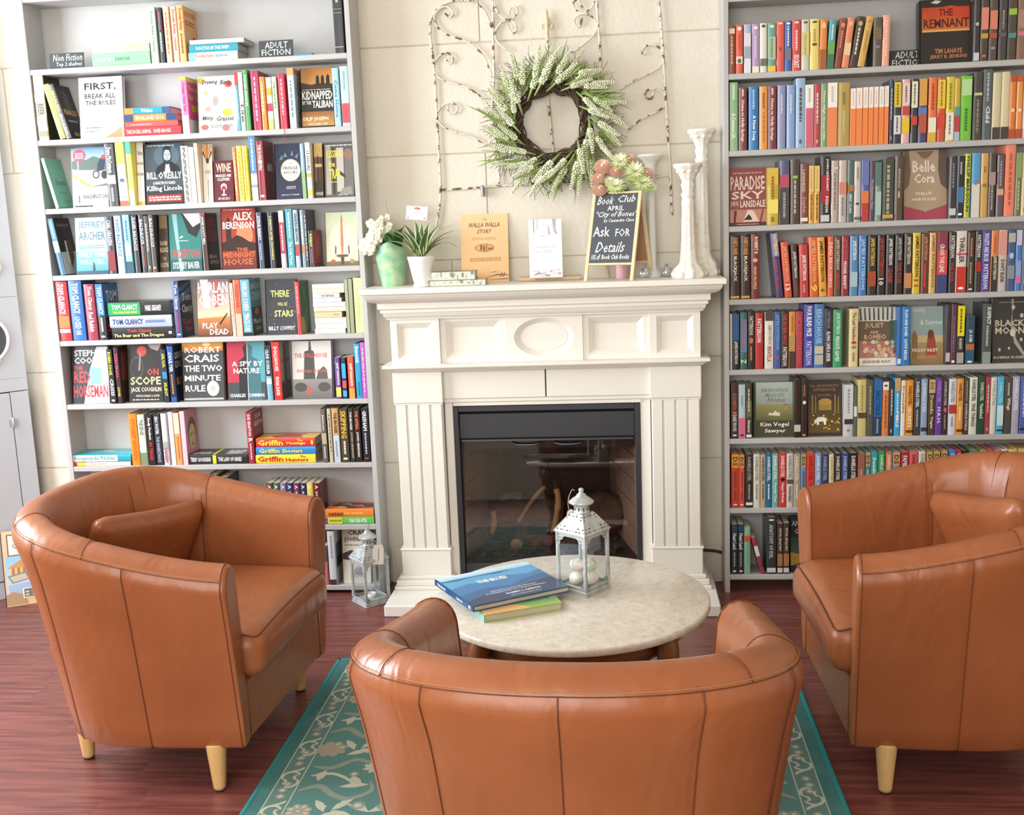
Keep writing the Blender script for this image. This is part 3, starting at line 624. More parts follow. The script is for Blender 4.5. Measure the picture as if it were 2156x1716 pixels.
# ------------------------------------------------------------------ printing (flat lettering and cover art)
_TXT = {}
def text_geo(t, bold=0):
    k = (t, bold)
    if k not in _TXT:
        cu = bpy.data.curves.new('txt', 'FONT'); cu.body = t; cu.resolution_u = 1; cu.fill_mode = 'FRONT'; cu.offset = bold
        o = bpy.data.objects.new('txt', cu); me = bpy.data.meshes.new_from_object(o)
        v = [(p.co.x, p.co.y) for p in me.vertices]; f = [tuple(p.vertices) for p in me.polygons]
        bpy.data.objects.remove(o); bpy.data.curves.remove(cu); bpy.data.meshes.remove(me)
        if not v: v = [(0, 0), (1, 1)]; f = []
        x0 = min(a for a, b in v); x1 = max(a for a, b in v); y0 = min(b for a, b in v); y1 = max(b for a, b in v)
        _TXT[k] = ([((a-x0)/max(1e-6, x1-x0), (b-y0)/max(1e-6, y1-y0)) for a, b in v], f, (x1-x0)/max(1e-6, y1-y0))
    return _TXT[k]
def col(c):
    return lin(c) if isinstance(c, str) else c
def prints(q, items, o, du, dv, nrm, eps=.00035):
    """items drawn on the rectangle o + u*du + v*dv, u,v in 0..1; layers stacked along nrm"""
    o, du, dv, nrm = Vector(o), Vector(du), Vector(dv), Vector(nrm); n = [0]
    def P(u, v): return o+du*u+dv*v+nrm*(eps+n[0]*.00006)
    for it in items:
        n[0] += 1; k = it[0]
        if k == 'r':
            _, u0, v0, u1, v1, c = it[:6]
            cc = col(c) if not isinstance(c, list) else [col(c[0]), col(c[0]), col(c[1]), col(c[1])]
            q.add([P(u0, v0), P(u1, v0), P(u1, v1), P(u0, v1)], [(0, 1, 2, 3)], col=cc)
        elif k == 'e':
            _, u, v, a, b, c = it[:6]; m = 20; q.add([P(u+a*cos(2*pi*i/m), v+b*sin(2*pi*i/m)) for i in range(m)], [tuple(range(m))], col=col(c))
        elif k == 'p':
            q.add([P(*p) for p in it[1]], [tuple(range(len(it[1])))], col=col(it[2]))
        elif k == 't':
            _, t, u0, v0, u1, v1, c = it[:7]; op = it[7] if len(it) > 7 else {}; vs, fs, asp = text_geo(t, op.get('b', .012)); sh = op.get('sh', 0)
            if op.get('fit'):        # keep the letters' proportion inside the box, centred
                w = (u1-u0)*du.length; h = (v1-v0)*dv.length; w2 = min(w, h*asp); h2 = w2/asp; mu, mv = (u0+u1)/2, (v0+v1)/2
                u0, u1 = mu-w2/2/du.length, mu+w2/2/du.length; v0, v1 = mv-h2/2/dv.length, mv+h2/2/dv.length
            q.add([P(u0+(u1-u0)*a+sh*b*(v1-v0)*dv.length/du.length, v0+(v1-v0)*b) for a, b in vs], fs, col=col(c))
        elif k == 'l':               # rows of small print too fine to read
            _, u0, v0, u1, v1, rows, c = it[:7]; rg = random.Random(int(1000*(u0+v0*3+u1*7+rows)))
            for r in range(rows):
                vb = v1-(v1-v0)*(r+.85)/rows; vt = v1-(v1-v0)*(r+.25)/rows; u = u0
                while u < u1:
                    w = (u1-u0)*rg.uniform(.05, .16); q.add([P(u, vb), P(min(u+w, u1), vb), P(min(u+w, u1), vt), P(u, vt)], [(0, 1, 2, 3)], col=col(c)); u += w+(u1-u0)*.028
    return q
# ------------------------------------------------------------------ books
def case_mesh(w, h, d, hard):
    """cover: rounded spine and two boards around the page block (x thickness, y depth from spine, z height)"""
    b = .0028 if hard else .0009; r = min(.006, w*.28); q = MB(); out = []; inn = []
    nn = 5
    def arc(rr, off, wd):
        pts = [(-wd/2, d)]
        pts += [(-wd/2, off+rr)] + [(-wd/2*cos(pi*i/(nn+1)) if True else 0, off+rr*(1-sin(pi*i/(nn+1)))) for i in range(1, nn+1)] + [(wd/2, off+rr), (wd/2, d)]
        return pts
    O = arc(r*.55, 0, w); I = arc(r*.5, b*1.2, w-2*b); n = len(O)
    vs = [(x, y, 0) for x, y in O]+[(x, y, 0) for x, y in I]+[(x, y, h) for x, y in O]+[(x, y, h) for x, y in I]; fs = []
    for i in range(n-1): fs += [(i, i+1, 2*n+i+1, 2*n+i), (n+i+1, n+i, 3*n+i, 3*n+i+1), (i+1, i, n+i, n+i+1), (2*n+i, 2*n+i+1, 3*n+i+1, 3*n+i)]
    for i in (0, n-1): fs.append((i, 2*n+i, 3*n+i, n+i) if i == 0 else (n+i, 3*n+i, 2*n+i, i))
    q.add(vs, fs); return q.mesh('cover')
def page_mesh(w, h, d, hard):
    m = .003 if hard else .0005; b = .0028 if hard else .0009; q = MB(); q.box(-w/2+b, w/2-b, .004, d-m, m, h-m); return q.mesh('pages')
M_PAGE = mat('page_edges', '#e9dfca', .85, bump=.5, bscale=900, bstretch=(1, .02, .02), col2='#d8ccb2', vscale=600)
_BM = {}
def make_book(w, h, d, color, spine=None, front=None, hard=True, name=None, **props):
    name = name or ('hardcover_book' if hard else 'paperback_book')
    w = round(max(w, .006), 3); h = round(h, 3); d = round(d, 3); key = (w, h, d, hard)
    if key not in _BM:
        a, b = case_mesh(*key), page_mesh(*key); a.materials.append(M_COVER); b.materials.append(M_PAGE); _BM[key] = (a, b)
    e = empty(name, **props)
    c = link('cover', _BM[key][0], parent=e); c.color = col(color); link('pages', _BM[key][1], parent=e)
    if spine:
        q = MB(); prints(q, spine, (-w/2*.94, -.0002, h), (0, 0, -h), (w*.94, 0, 0), (0, -1, 0)); q.build('spine_print', M_PRINT, e)
    if front:
        q = MB(); prints(q, front, (w/2, .003, 0), (0, d-.003, 0), (0, 0, h), (1, 0, 0)); q.build('cover_print', M_PRINT, e)
    return e
FLAT = Matrix(((0, 0, -1, 0), (0, 1, 0, 0), (1, 0, 0, 0), (0, 0, 0, 1)))      # lies on its back board, spine to the viewer
# ------------------------------------------------------------------ iron trellis and wreath on the chimney wall
def wallpx(pts, Y=.008): return [px(x, y, Y=Y) for x, y in pts]
M_IRON = mat('chipped_white_iron', '#e6dfd0', .6, bump=.4, bscale=60, col2='#6b5138', vscale=42, lo=.53, hi=.58)
def trellis():
    s = lambda *p: [(740+x/2.695, y/2.695) for x, y in p]
    o = px(1160, 500, Y=.0)
    e = empty('garden_trellis', tuple(o), label='chippy white wrought iron garden trellis with scrolls hung above the mantel', cat='trellis')
    def rod(name, pts, r=.0042, Y=.008, n=7):
        q = MB(); P = catmull(wallpx(pts, Y), 7); q.tube([p-o for p in P], r, n); return q.build(name, M_IRON, e)
    rod('post', s((478, 1298), (505, 1100), (492, 800), (470, 400), (447, 200), (455, 100), (500, 40), (560, 8), (620, 2), (690, 5), (750, 60), (785, 130), (802, 195)), .0048)
    rod('post', s((803, -60), (803, 195), (808, 440), (800, 660), (835, 900), (838, 1055)), .0048)
    rod('post', s((1112, 205), (1114, 300), (1117, 560), (1132, 740), (1145, 885), (1150, 1060)), .0048)
    rod('post', s((1388, -60), (1398, 130), (1410, 260), (1412, 400), (1425, 600), (1440, 1030)), .0048)
    rod('post', s((1735, -60), (1750, 60), (1768, 300), (1785, 600), (1800, 830), (1810, 1000), (1818, 1222)), .0048)
    rod('rail', s((505, 1078), (640, 1070), (838, 1055), (1150, 1035), (1440, 1025), (1808, 995)), .0045, .012)
    rod('scroll', s((800, 450), (770, 360), (720, 285), (640, 230), (540, 195), (485, 150), (470, 95), (500, 50), (545, 40), (575, 70), (560, 98), (530, 75)), .0036)
    rod('scroll', s((790, 620), (730, 545), (640, 490), (520, 455), (475, 410), (475, 350), (510, 310), (545, 300), (575, 330), (560, 362), (530, 330)), .0036)
    rod('scroll', s((760, 830), (690, 780), (560, 740), (500, 700), (485, 650), (510, 605), (560, 583), (600, 605), (590, 640), (555, 640), (545, 600)), .0036)
    rod('scroll', s((900, 290), (850, 260), (818, 215), (820, 170), (850, 130), (890, 115), (925, 130), (935, 165), (915, 190), (893, 165), (890, 140)), .0036)
    rod('scroll', s((803, -40), (820, 50), (850, 95), (890, 112), (925, 95), (942, 65), (925, 38), (900, 50), (893, 85)), .0036)
    rod('scroll', s((1250, 300), (1330, 240), (1380, 190), (1392, 150), (1375, 105), (1330, 78), (1290, 85), (1265, 110), (1270, 145), (1295, 150), (1308, 100)), .0036)
    rod('scroll', s((1395, -40), (1370, 30), (1335, 65), (1300, 72), (1262, 45), (1262, 10), (1285, 0), (1310, 45)), .0036)
    rod('scroll', s((1520, 510), (1600, 460), (1700, 410), (1755, 370), (1768, 310), (1745, 270), (1700, 252), (1660, 270), (1648, 300), (1668, 312)), .0036)
    rod('scroll', s((1560, 750), (1640, 680), (1740, 630), (1782, 585), (1770, 530), (1720, 505), (1675, 515), (1665, 550), (1700, 560), (1715, 520)), .0036)
    q = MB(); Mx = Matrix.Translation(px(1152, 70, Y=.005)-o)
    k = 1/2.695/540
    q.lathe([(.004, -.030), (.0085, -.028), (.0085, -.022), (.006, -.020), (.0075, -.008), (.009, -.006), (.006, -.003), (.008, .006), (.006, .02), (.008, .035), (.0105, .045), (.006, .066), (.0008, .092)], 12, Mx)
    for sx in (-1, 1): q.tube([Mx @ p for p in catmull([(0, 0, .028), (sx*.011, 0, .036), (sx*.020, 0, .030), (sx*.019, 0, .018), (sx*.014, 0, .020)], 4)], .0032, 6)
    q.build('finial', mat('gold_iron', '#cfae72', .5, metal=.2, col2='#e8dfc8', vscale=60), e)
    for x, y in ((1016, 402),):
        q = MB(); p = px(x, y, Y=.004)-o; q.cbox(p.x-.005, p.x+.005, p.y-.018, p.y+.014, p.z-.022, p.z+.022, .003); q.build('wall_hook', mat('galvanised', '#9aa0a4', .35, metal=.8), e)
trellis()
def wreath():
    c = Vector((-.032, -.035, 1.876)); e = empty('flower_wreath', tuple(c), label='twig wreath with white flower spikes hung on the trellis', cat='wreath'); rng = random.Random(11)
    q = MB()
    for k in range(26):
        ph = rng.uniform(0, 2*pi); tw = rng.choice((3, 4, 5)); a0 = rng.uniform(.004, .024); r0 = .137+rng.uniform(-.012, .012)
        P = [Vector(((r0+a0*cos(tw*t+ph))*cos(t), -.002+a0*.8*sin(tw*t+ph), (r0+a0*cos(tw*t+ph))*sin(t))) for t in [2*pi*i/56 for i in range(56)]]
        q.tube(P, .0034, 5, closed=True)
    q.build('twig_ring', mat('dark_vine', '#43352a', .85, col2='#5e4b3b', vscale=40), e, kind='stuff')
    tw = MB()
    for k in range(330):
        t = rng.uniform(0, 2*pi); r = rng.uniform(.16, .20); L = rng.uniform(.05, .12); a = t+rng.uniform(.2, 1.3); p = Vector((r*cos(t), rng.uniform(-.02, .02), r*sin(t))); b = p+Vector((L*cos(a), rng.uniform(-.02, .02), L*sin(a)))
        m = (p+b)/2+Vector((rng.uniform(-.01, .01), 0, rng.uniform(-.01, .01))); tw.tube(catmull([p, m, b], 3), .0011, 3)
    tw.build('loose_twig', mat('grey_twig', '#6a5a4a', .9), e, kind='stuff')
    # one spike mesh reused
    sp = MB(); L = .092
    for i in range(13):
        z = L*i/12; k = i/12; rr = .0100*(1-.62*k**1.6)*(.70+.30*min(1, i/2))
        for j in range(5): a = 2*pi*j/5+(i % 2)*.63+rng.uniform(-.12, .12); s_ = rng.uniform(.85, 1.12); sp.blob((rr*cos(a), rr*sin(a), z+rng.uniform(-.0012, .0012)), .0052*(1-.36*k)*s_, (1, 1, .78), 6, 4)
    spm = sp.mesh('flower_spike'); spm.materials.append(mat('white_petal', '#f6f4e4', .7, col2='#e9ecc9', vscale=90))
    st = MB(); st.tube([(0, 0, -.05), (0, 0, 0), (0, 0, L*.6), (0, 0, L*.98)], .006, 7, rr=[.0022, .006, .005, .002]); stm = st.mesh('spike_stem'); stm.materials.append(mat('sage_green', '#8fa85f', .7))
    def leafm(L, w, bend):
        q = MB(); n = 7; vs = []
        for i in range(n): t = i/(n-1); ww = w*sin(pi*min(1, .15+t*.85))*.5; z = L*t; y = bend*t*t; vs += [(-ww, y, z), (0, y+.0015, z), (ww, y, z)]
        q.add(vs, [(3*i+j, 3*i+j+1, 3*i+j+4, 3*i+j+3) for i in range(n-1) for j in range(2)], True); me = q.mesh('grass_leaf'); me.materials.append(MATS['wreath_green']); return me
    mat('wreath_green', '#6f8a42', .6, col2='#9db35c', vscale=30); lms = [leafm(.11, .009, -.012), leafm(.14, .007, .014), leafm(.09, .010, .008)]
    def put(me, t, r, a, y, name, yaw=0, tilt=0, sc=1):
        d = Vector((cos(a), tilt, sin(a))).normalized(); o = link(name, me, parent=e); o.rotation_mode = 'QUATERNION'
        o.rotation_quaternion = d.to_track_quat('Z', 'Y') @ Euler((0, 0, yaw)).to_quaternion(); o.location = (r*cos(t), y, r*sin(t)); o.scale = (sc, sc, sc); return o
    n = 0
    for ring, cnt, lean in ((.150, 17, .95), (.183, 21, .80), (.208, 21, .62)):
        for k in range(cnt):
            t = 2*pi*(k+rng.uniform(-.3, .3))/cnt+ring*9; a = t-lean+rng.uniform(-.38, .38); y = -.038+rng.uniform(-.012, .012)+(.212-ring)*-.2
            s = rng.uniform(.85, 1.1); yaw = rng.uniform(0, 6); o = put(spm, t, ring, a, y, 'flower_spike', yaw, rng.uniform(-.25, .1), s); link('spike_stem', stm, parent=o)
    for k in range(190):
        t = rng.uniform(0, 2*pi); put(rng.choice(lms), t, rng.uniform(.14, .20), t-rng.uniform(.2, 1.4), rng.uniform(-.055, -.01), 'grass_leaf', rng.uniform(0, 6), rng.uniform(-.3, .3), rng.uniform(.7, 1.15))
wreath()
# ------------------------------------------------------------------ lanterns
M_ZINC = mat('whitewashed_zinc', '#c3c8c8', .42, metal=.35, bump=.2, bscale=50, col2='#9aa09d', vscale=26, lo=.45, hi=.7)
M_HOLE = mat('pierced_shadow', '#4f4a44', .8)
def lantern(name, loc, rz, label, tagtext, tagpos, tall=1.0):
    e = empty(name, loc, rz, label=label, cat='lantern', group='white metal lanterns'); b = .066; H = .172; zi = .022
    def part(nm, fn, m=M_ZINC, par=None): q = MB(); fn(q); return q.build(nm, m, par or e, fix=True)
    def base(q):
        for z0, z1, r in ((0, .004, b), (.004, .016, b-.003), (.016, .022, b-.007)): q.cbox(-r, r, -r, r, z0, z1, .0015)
        for sx in (-1, 1):
            for sy in (-1, 1): pass
    part('base', base); r = b-.008
    for sx in (-1, 1):
        for sy in (-1, 1): part('corner_post', lambda q: q.cbox(sx*r-.005, sx*r+.005, sy*r-.005, sy*r+.005, zi, zi+H, .001))
    part('top_frame', lambda q: (q.cbox(-r-.006, r+.006, -r-.006, r+.006, zi+H-.004, zi+H+.004, .001)))
    for k in range(4):
        Mx = Matrix.Rotation(k*pi/2, 4, 'Z'); w = r-.005
        g = part('glass_pane', lambda q: q.box(-w, w, -r-.001, -r+.001, zi, zi+H-.004, Mx), M_GLASS)
        def frame(q):
            q.cbox(-w, w, -r-.003, -r+.003, zi, zi+.006, .001, Mx); q.cbox(-w, w, -r-.003, -r+.003, zi+H-.010, zi+H-.004, .001, Mx)
            for s in (-1, 1): q.cbox(s*w-.003, s*w+.003, -r-.003, -r+.003, zi, zi+H-.004, .001, Mx)
        part('pane_frame', frame)
        for s in (-1, 1):
            for zt, sz in ((zi+H-.009, -1), (zi+.006, 1)):
                hh = .034 if sz < 0 else .020; ww = .030 if sz < 0 else .018
                pl = [(s*w, zt), (s*(w-ww), zt), (s*(w-ww*.72), zt+sz*hh*.12), (s*(w-ww*.62), zt+sz*hh*.34), (s*(w-ww*.30), zt+sz*hh*.44), (s*(w-ww*.24), zt+sz*hh*.75), (s*w, zt+sz*hh)]
                fb = part('fretwork_bracket', lambda q: q.prism(pl, -r-.0032, -r-.0018, Mx))
                part('piercing', lambda q: [q.prism([(s*(w-ww*u)+.0022*cos(2*pi*i/6), zt+sz*hh*v+.0022*sin(2*pi*i/6)) for i in range(6)], -r-.0036, -r-.0030, Mx) for u, v in ((.2, .2), (.45, .18), (.18, .5))], M_HOLE, fb)
    zr = zi+H+.004; rt = .026; rz_ = zr+.056
    for k in range(4):
        Mx = Matrix.Rotation(k*pi/2, 4, 'Z'); R0 = r+.009
        A, B, D, E_ = Vector((-R0, -R0, zr)), Vector((R0, -R0, zr)), Vector((rt, -rt, rz_)), Vector((-rt, -rt, rz_)); nn = (B-A).cross(E_-A).normalized()
        rp = part('roof_panel', lambda q: q.add([Mx @ p for p in (A, B, D, E_, A-nn*.0015, B-nn*.0015, D-nn*.0015, E_-nn*.0015)], [(0, 1, 2, 3), (7, 6, 5, 4), (0, 4, 5, 1), (1, 5, 6, 2), (2, 6, 7, 3), (3, 7, 4, 0)]))
        def pierce(q):
            rg = random.Random(5)
            for v, nu in ((.14, 9), (.30, 7), (.72, 5), (.86, 4)):
                for i in range(nu):
                    u = (i+.5+rg.uniform(-.2, .2))/nu
                    if v in (.30, .72) and .25 < u < .75: continue
                    p = (A+(B-A)*u)*(1-v)+(E_+(D-E_)*u)*v; x, y = (B-A).normalized(), (E_-A+(D-B)).normalized(); s1 = rg.uniform(.0015, .0028); an = rg.uniform(0, pi)
                    q.add([Mx @ (p+nn*.0006+x*s1*1.8*cos(an+t)+y*s1*sin(an+t)) for t in (0, 1.2, 2.4, 3.6, 4.9)], [(0, 1, 2, 3, 4)])
        part('piercing', pierce, M_HOLE, rp)
        part('roof_edge', lambda q: q.tube([Mx @ A, Mx @ E_], .0018, 6))
    z = rz_
    part('collar', lambda q: q.lathe([(.028, z-.001), (.026, z+.002), (.0245, z+.004), (.0245, z+.022), (.026, z+.024)], 24))
    part('vent_slot', lambda q: [q.box(-.0022, .0022, -.0252, -.0243, z+.008, z+.018, Matrix.Rotation(2*pi*k/10, 4, 'Z')) for k in range(10)], M_HOLE)
    part('dome', lambda q: q.lathe([(.026, z+.023), (.033, z+.026), (.0405, z+.031), (.0415, z+.034), (.040, z+.036), (.0375, z+.0375), (.034, z+.041), (.026, z+.047), (.020, z+.050), (.0165, z+.054), (.0135, z+.059), (.009, z+.061), (.0075, z+.066), (.0085, z+.070), (.008, z+.075), (.003, z+.078)], 28))
    part('hanging_ring', lambda q: q.tube([(.011*cos(2*pi*i/20), 0, z+.080+.011*sin(2*pi*i/20)) for i in range(20)], .0016, 6, closed=True)) if tall > 1 else None
    Ml = Matrix.Rotation(0, 4, 'Z'); part('latch', lambda q: q.tube(catmull([(r+.004, -r+.012, zi+.085), (r+.016, -r+.012, zi+.086), (r+.018, -r+.012, zi+.092), (r+.014, -r+.012, zi+.096), (r+.004, -r+.012, zi+.094)], 3), .0014, 5), mat('dark_steel'))
    return e, z
def price_tag(name, o, w, h, rot, label, words, strings):
    e = empty(name, o, label=label, cat='tag'); e.rotation_euler = rot
    q = MB(); q.prism([(-w/2, -h), (w/2, -h), (w/2, -.012*h/.06), (w/2-.006, 0), (-w/2+.006, 0), (-w/2, -.012*h/.06)], -.0003, .0003); q.build('card', mat('white_card', '#f3f0ea', .7), e, fix=True)
    if words: q = MB(); prints(q, words, (-w/2, -.0003, -h), (w, 0, 0), (0, 0, h), (0, -1, 0)); q.build('lettering', M_PRINT, e)
    q = MB(); q.tube(catmull(strings, 5), .0007, 4); q.build('string', mat('twine', '#d8d2c2', .9), e)
TL = Vector((.0985, -1.4825, TZ)); la, lz = lantern('lantern', TL, radians(52), 'white metal lantern filled with eggs on the round table', None, None); la.scale = (.83, .83, .865)
FL = Vector((-.820, -.215, 0)); lb_, lz2 = lantern('lantern', FL, radians(43), 'white metal lantern standing on the floor beside the hearth', None, None, 1.1); lb_.scale = (.91, .91, .95)
price_tag('price_tag', (FL.x+.052, FL.y-.040, .252), .044, .082, (0, radians(4), radians(22)), 'white paper tag tied to the lantern on the floor', [('l', .48, .18, .58, .80, 9, '#6a6a6a')], [(0, 0, -.006), (-.012, .01, .012), (-.035, .03, .018), (-.05, .045, .008)])
price_tag('price_tag', (TL.x-.034, TL.y+.006, TZ+.223), .024, .045, (radians(6), radians(-24), radians(30)), 'small blank tag hanging behind the lantern on the table', None, [(0, 0, -.004), (.003, 0, .016), (.014, 0, .036), (.030, -.003, .052), (.035, -.004, .045)])
def eggs():
    m = bpy.data.materials.new('pearl_egg'); m.use_nodes = True; nt = m.node_tree; b = nt.nodes['Principled BSDF']; tc = nt.nodes.new('ShaderNodeTexCoord'); n = nt.nodes.new('ShaderNodeTexNoise'); n.inputs['Scale'].default_value = 22; nt.links.new(tc.outputs['Object'], n.inputs[0])
    r = nt.nodes.new('ShaderNodeValToRGB'); e = r.color_ramp.elements; e[0].position = .35; e[0].color = lin('#e9c6d4'); e[1].position = .68; e[1].color = lin('#c3e2dc'); k = e.new(.5); k.color = lin('#f2eedd'); nt.links.new(n.outputs[0], r.inputs[0]); nt.links.new(r.outputs[0], b.inputs['Base Color']); b.inputs['Roughness'].default_value = .25; b.inputs['Coat Weight'].default_value = .6
    q = MB(); q.lathe([(.0005, -.0255), (.010, -.0235), (.0175, -.017), (.0215, -.006), (.0215, .003), (.0185, .014), (.012, .024), (.005, .029), (.0005, .030)], 20); me = q.mesh('egg_shell'); me.materials.append(m)
    names = ['pearly pink egg at lower left inside the table lantern', 'pearly egg at lower right inside the table lantern', 'pearly blue-green egg lying upper left in the table lantern', 'pearly pink egg lying upper right in the table lantern', 'pearly egg at the back of the table lantern']
    for i, (x, y, z, rx, rz) in enumerate(((-.024, -.022, .024, 75, 20), (.024, -.024, .024, 80, 100), (-.022, .014, .060, 80, 60), (.022, .004, .062, 70, 160), (.0, .030, .024, 85, 30))):
        l = (Matrix.Rotation(radians(-38), 4, 'Z') @ Vector((x, y, 0)))
        e = empty('decorative_egg', (TL.x+x*.8, TL.y+y*.8, TZ+.019+z*.8), label=names[i], cat='egg', group='pearly eggs in the lantern'); e.scale = (.84, .84, .84); o = link('shell', me, parent=e, rot=(radians(rx), 0, radians(rz)))
        rb = MB(); rb.tube([(.0222*cos(2*pi*k/24), .0222*sin(2*pi*k/24), -.003) for k in range(24)], .0012, 5, closed=True); rb.build('ribbon', mat('cream_ribbon', '#efe2bd', .5), e, rot=(radians(rx), 0, radians(rz)))
    e = empty('tea_light', (FL.x, FL.y, .022), label='white tea light candle inside the floor lantern', cat='candle')
    q = MB(); q.lathe([(.019, 0), (.0195, .002), (.0195, .014), (.0185, .0145), (.018, .012)], 24); q.build('wax_cup', mat('candle_wax', '#f2efe8', .4), e); q = MB(); q.tube([(0, 0, .012), (.001, 0, .019)], .0007, 5); q.build('wick', mat('charred_wick', '#222222', .9), e)
eggs()
# ------------------------------------------------------------------ books on the round table
def table_books():
    sk = [('r', 0, .86, 1, 1, ['#86c5e8', '#cfe6f3']), ('p', [(0, .0), (1, 0), (1, .84), (.8, .86), (.6, .80), (.35, .84), (.15, .80), (0, .83)], '#4f9fcf'), ('p', [(0, 0), (1, 0), (1, .70), (.85, .62), (.62, .70), (.4, .60), (.2, .66), (0, .58)], '#3379ae'), ('p', [(0, 0), (1, 0), (1, .56), (.75, .50), (.55, .38), (.3, .44), (0, .34)], '#2b5f92'), ('p', [(0, 0), (1, 0), (1, .40), (.8, .36), (.6, .30), (.4, .20), (.2, .24), (0, .14)], '#263d63'),
          ('t', 'THE BLUES', .30, .60, .62, .69, '#f5efe0', {'b': .04}), ('t', 'Natural history of the Blue Mountains', .30, .27, .78, .31, '#f0f0f0'), ('t', 'of northeastern Oregon and southeastern Washington', .22, .215, .86, .255, '#f0f0f0'), ('t', 'ROBERT J. CARSON', .40, .12, .76, .175, '#f5f5f5', {'b': .03}), ('t', 'With contributions from others', .42, .065, .74, .095, '#e0e0e0')]
    sp = [('r', .0, 0, 1, 1, '#2a5684'), ('t', 'THE BLUES', .07, .25, .30, .75, '#ffffff', {'b': .02}), ('t', 'CARSON', .58, .28, .74, .72, '#ffffff'), ('e', .92, .5, .025, .3, '#e8e8e8')]
    lower = make_book(.021, .17, .215, '#a9c46c', [('r', 0, 0, 1, 1, '#8fc4b8')], [('r', 0, 0, 1, 1, ['#8fb85c', '#b9d070']), ('p', [(0, 0), (.62, 0), (.5, .16), (.32, .34), (.1, .5), (0, .5)], '#e7b47a'), ('p', [(.38, .30), (.6, .14), (.95, .1), (1, .3), (.8, .5), (.5, .6)], '#86b074'), ('l', .6, .24, .92, .4, 3, '#4f6a4a')], True, label='green hardcover with peach corner lying under the blue book', cat='book')
    upper = make_book(.016, .25, .285, '#2a5684', sp, sk, True, label='blue landscape hardcover with mountain ridges on the round table', cat='book')
    # lie on the back board with the front cover up; u axis of the cover points away from the spine
    def lay(o, corner, ang, z):
        # cover x(+thickness)->up, book z(height)->direction at ang+90, book y(depth)->direction ang
        a = Vector((cos(ang), sin(ang), 0)); b = Vector((-sin(ang), cos(ang), 0)); u = Vector((0, 0, 1))
        o.matrix_world = Matrix(((u.x, a.x, b.x, corner[0]), (u.y, a.y, b.y, corner[1]), (u.z, a.z, b.z, z), (0, 0, 0, 1)))
    zl = TZ+.0105; c = px(1020, 1312, Z=TZ); d = px(1180, 1285, Z=TZ); lay(lower, (c.x, c.y), atan2(d.y-c.y, d.x-c.x), zl)
    zu = TZ+.021; c = px(996, 1290, Z=zu); d = px(1182, 1250, Z=zu); lay(upper, (c.x, c.y), atan2(d.y-c.y, d.x-c.x), zu+.0085)
table_books()
# ------------------------------------------------------------------ things on the mantel shelf
def on_shelf(x, y, Y): p = px(x, y, Y=Y); return Vector((p.x, Y, SHZ))
SC = lambda Y: F_PX/((Vector((0, Y, 1.4))-CAM).dot(FWD))          # pixels per metre at depth Y
def blade(L, w, bend, fold=.25, n=9, droop=1.6, edge=None, inner=None, tipw=.05, lean0=0):
    """arching leaf along +z bending toward +y; three strips so a pale margin can be coloured"""
    q = MB(); vs = []; a = 0; y = z = 0
    us = (-1, -.68, 0, .68, 1)
    for i in range(n):
        t = i/(n-1); ww = w*.5*max(tipw, sin(pi*min(1, .22+.78*t))**.8); ang = bend*(lean0+(1-lean0)*t**droop)
        for u in us: vs.append((u*ww, y-fold*ww*(1-abs(u))*cos(ang), z+fold*ww*(1-abs(u))*sin(ang)*.3))
        y += L/(n-1)*sin(ang); z += L/(n-1)*cos(ang)
    m = len(us)
    for i in range(n-1):
        for j in range(m-1):
            q.add([vs[i*m+j], vs[i*m+j+1], vs[(i+1)*m+j+1], vs[(i+1)*m+j]], [(0, 1, 2, 3)], True, col=(edge if j in (0, m-2) else inner) if edge else None)
    return q
M_LEAFC = attr_mat('striped_leaf', .45, .4)
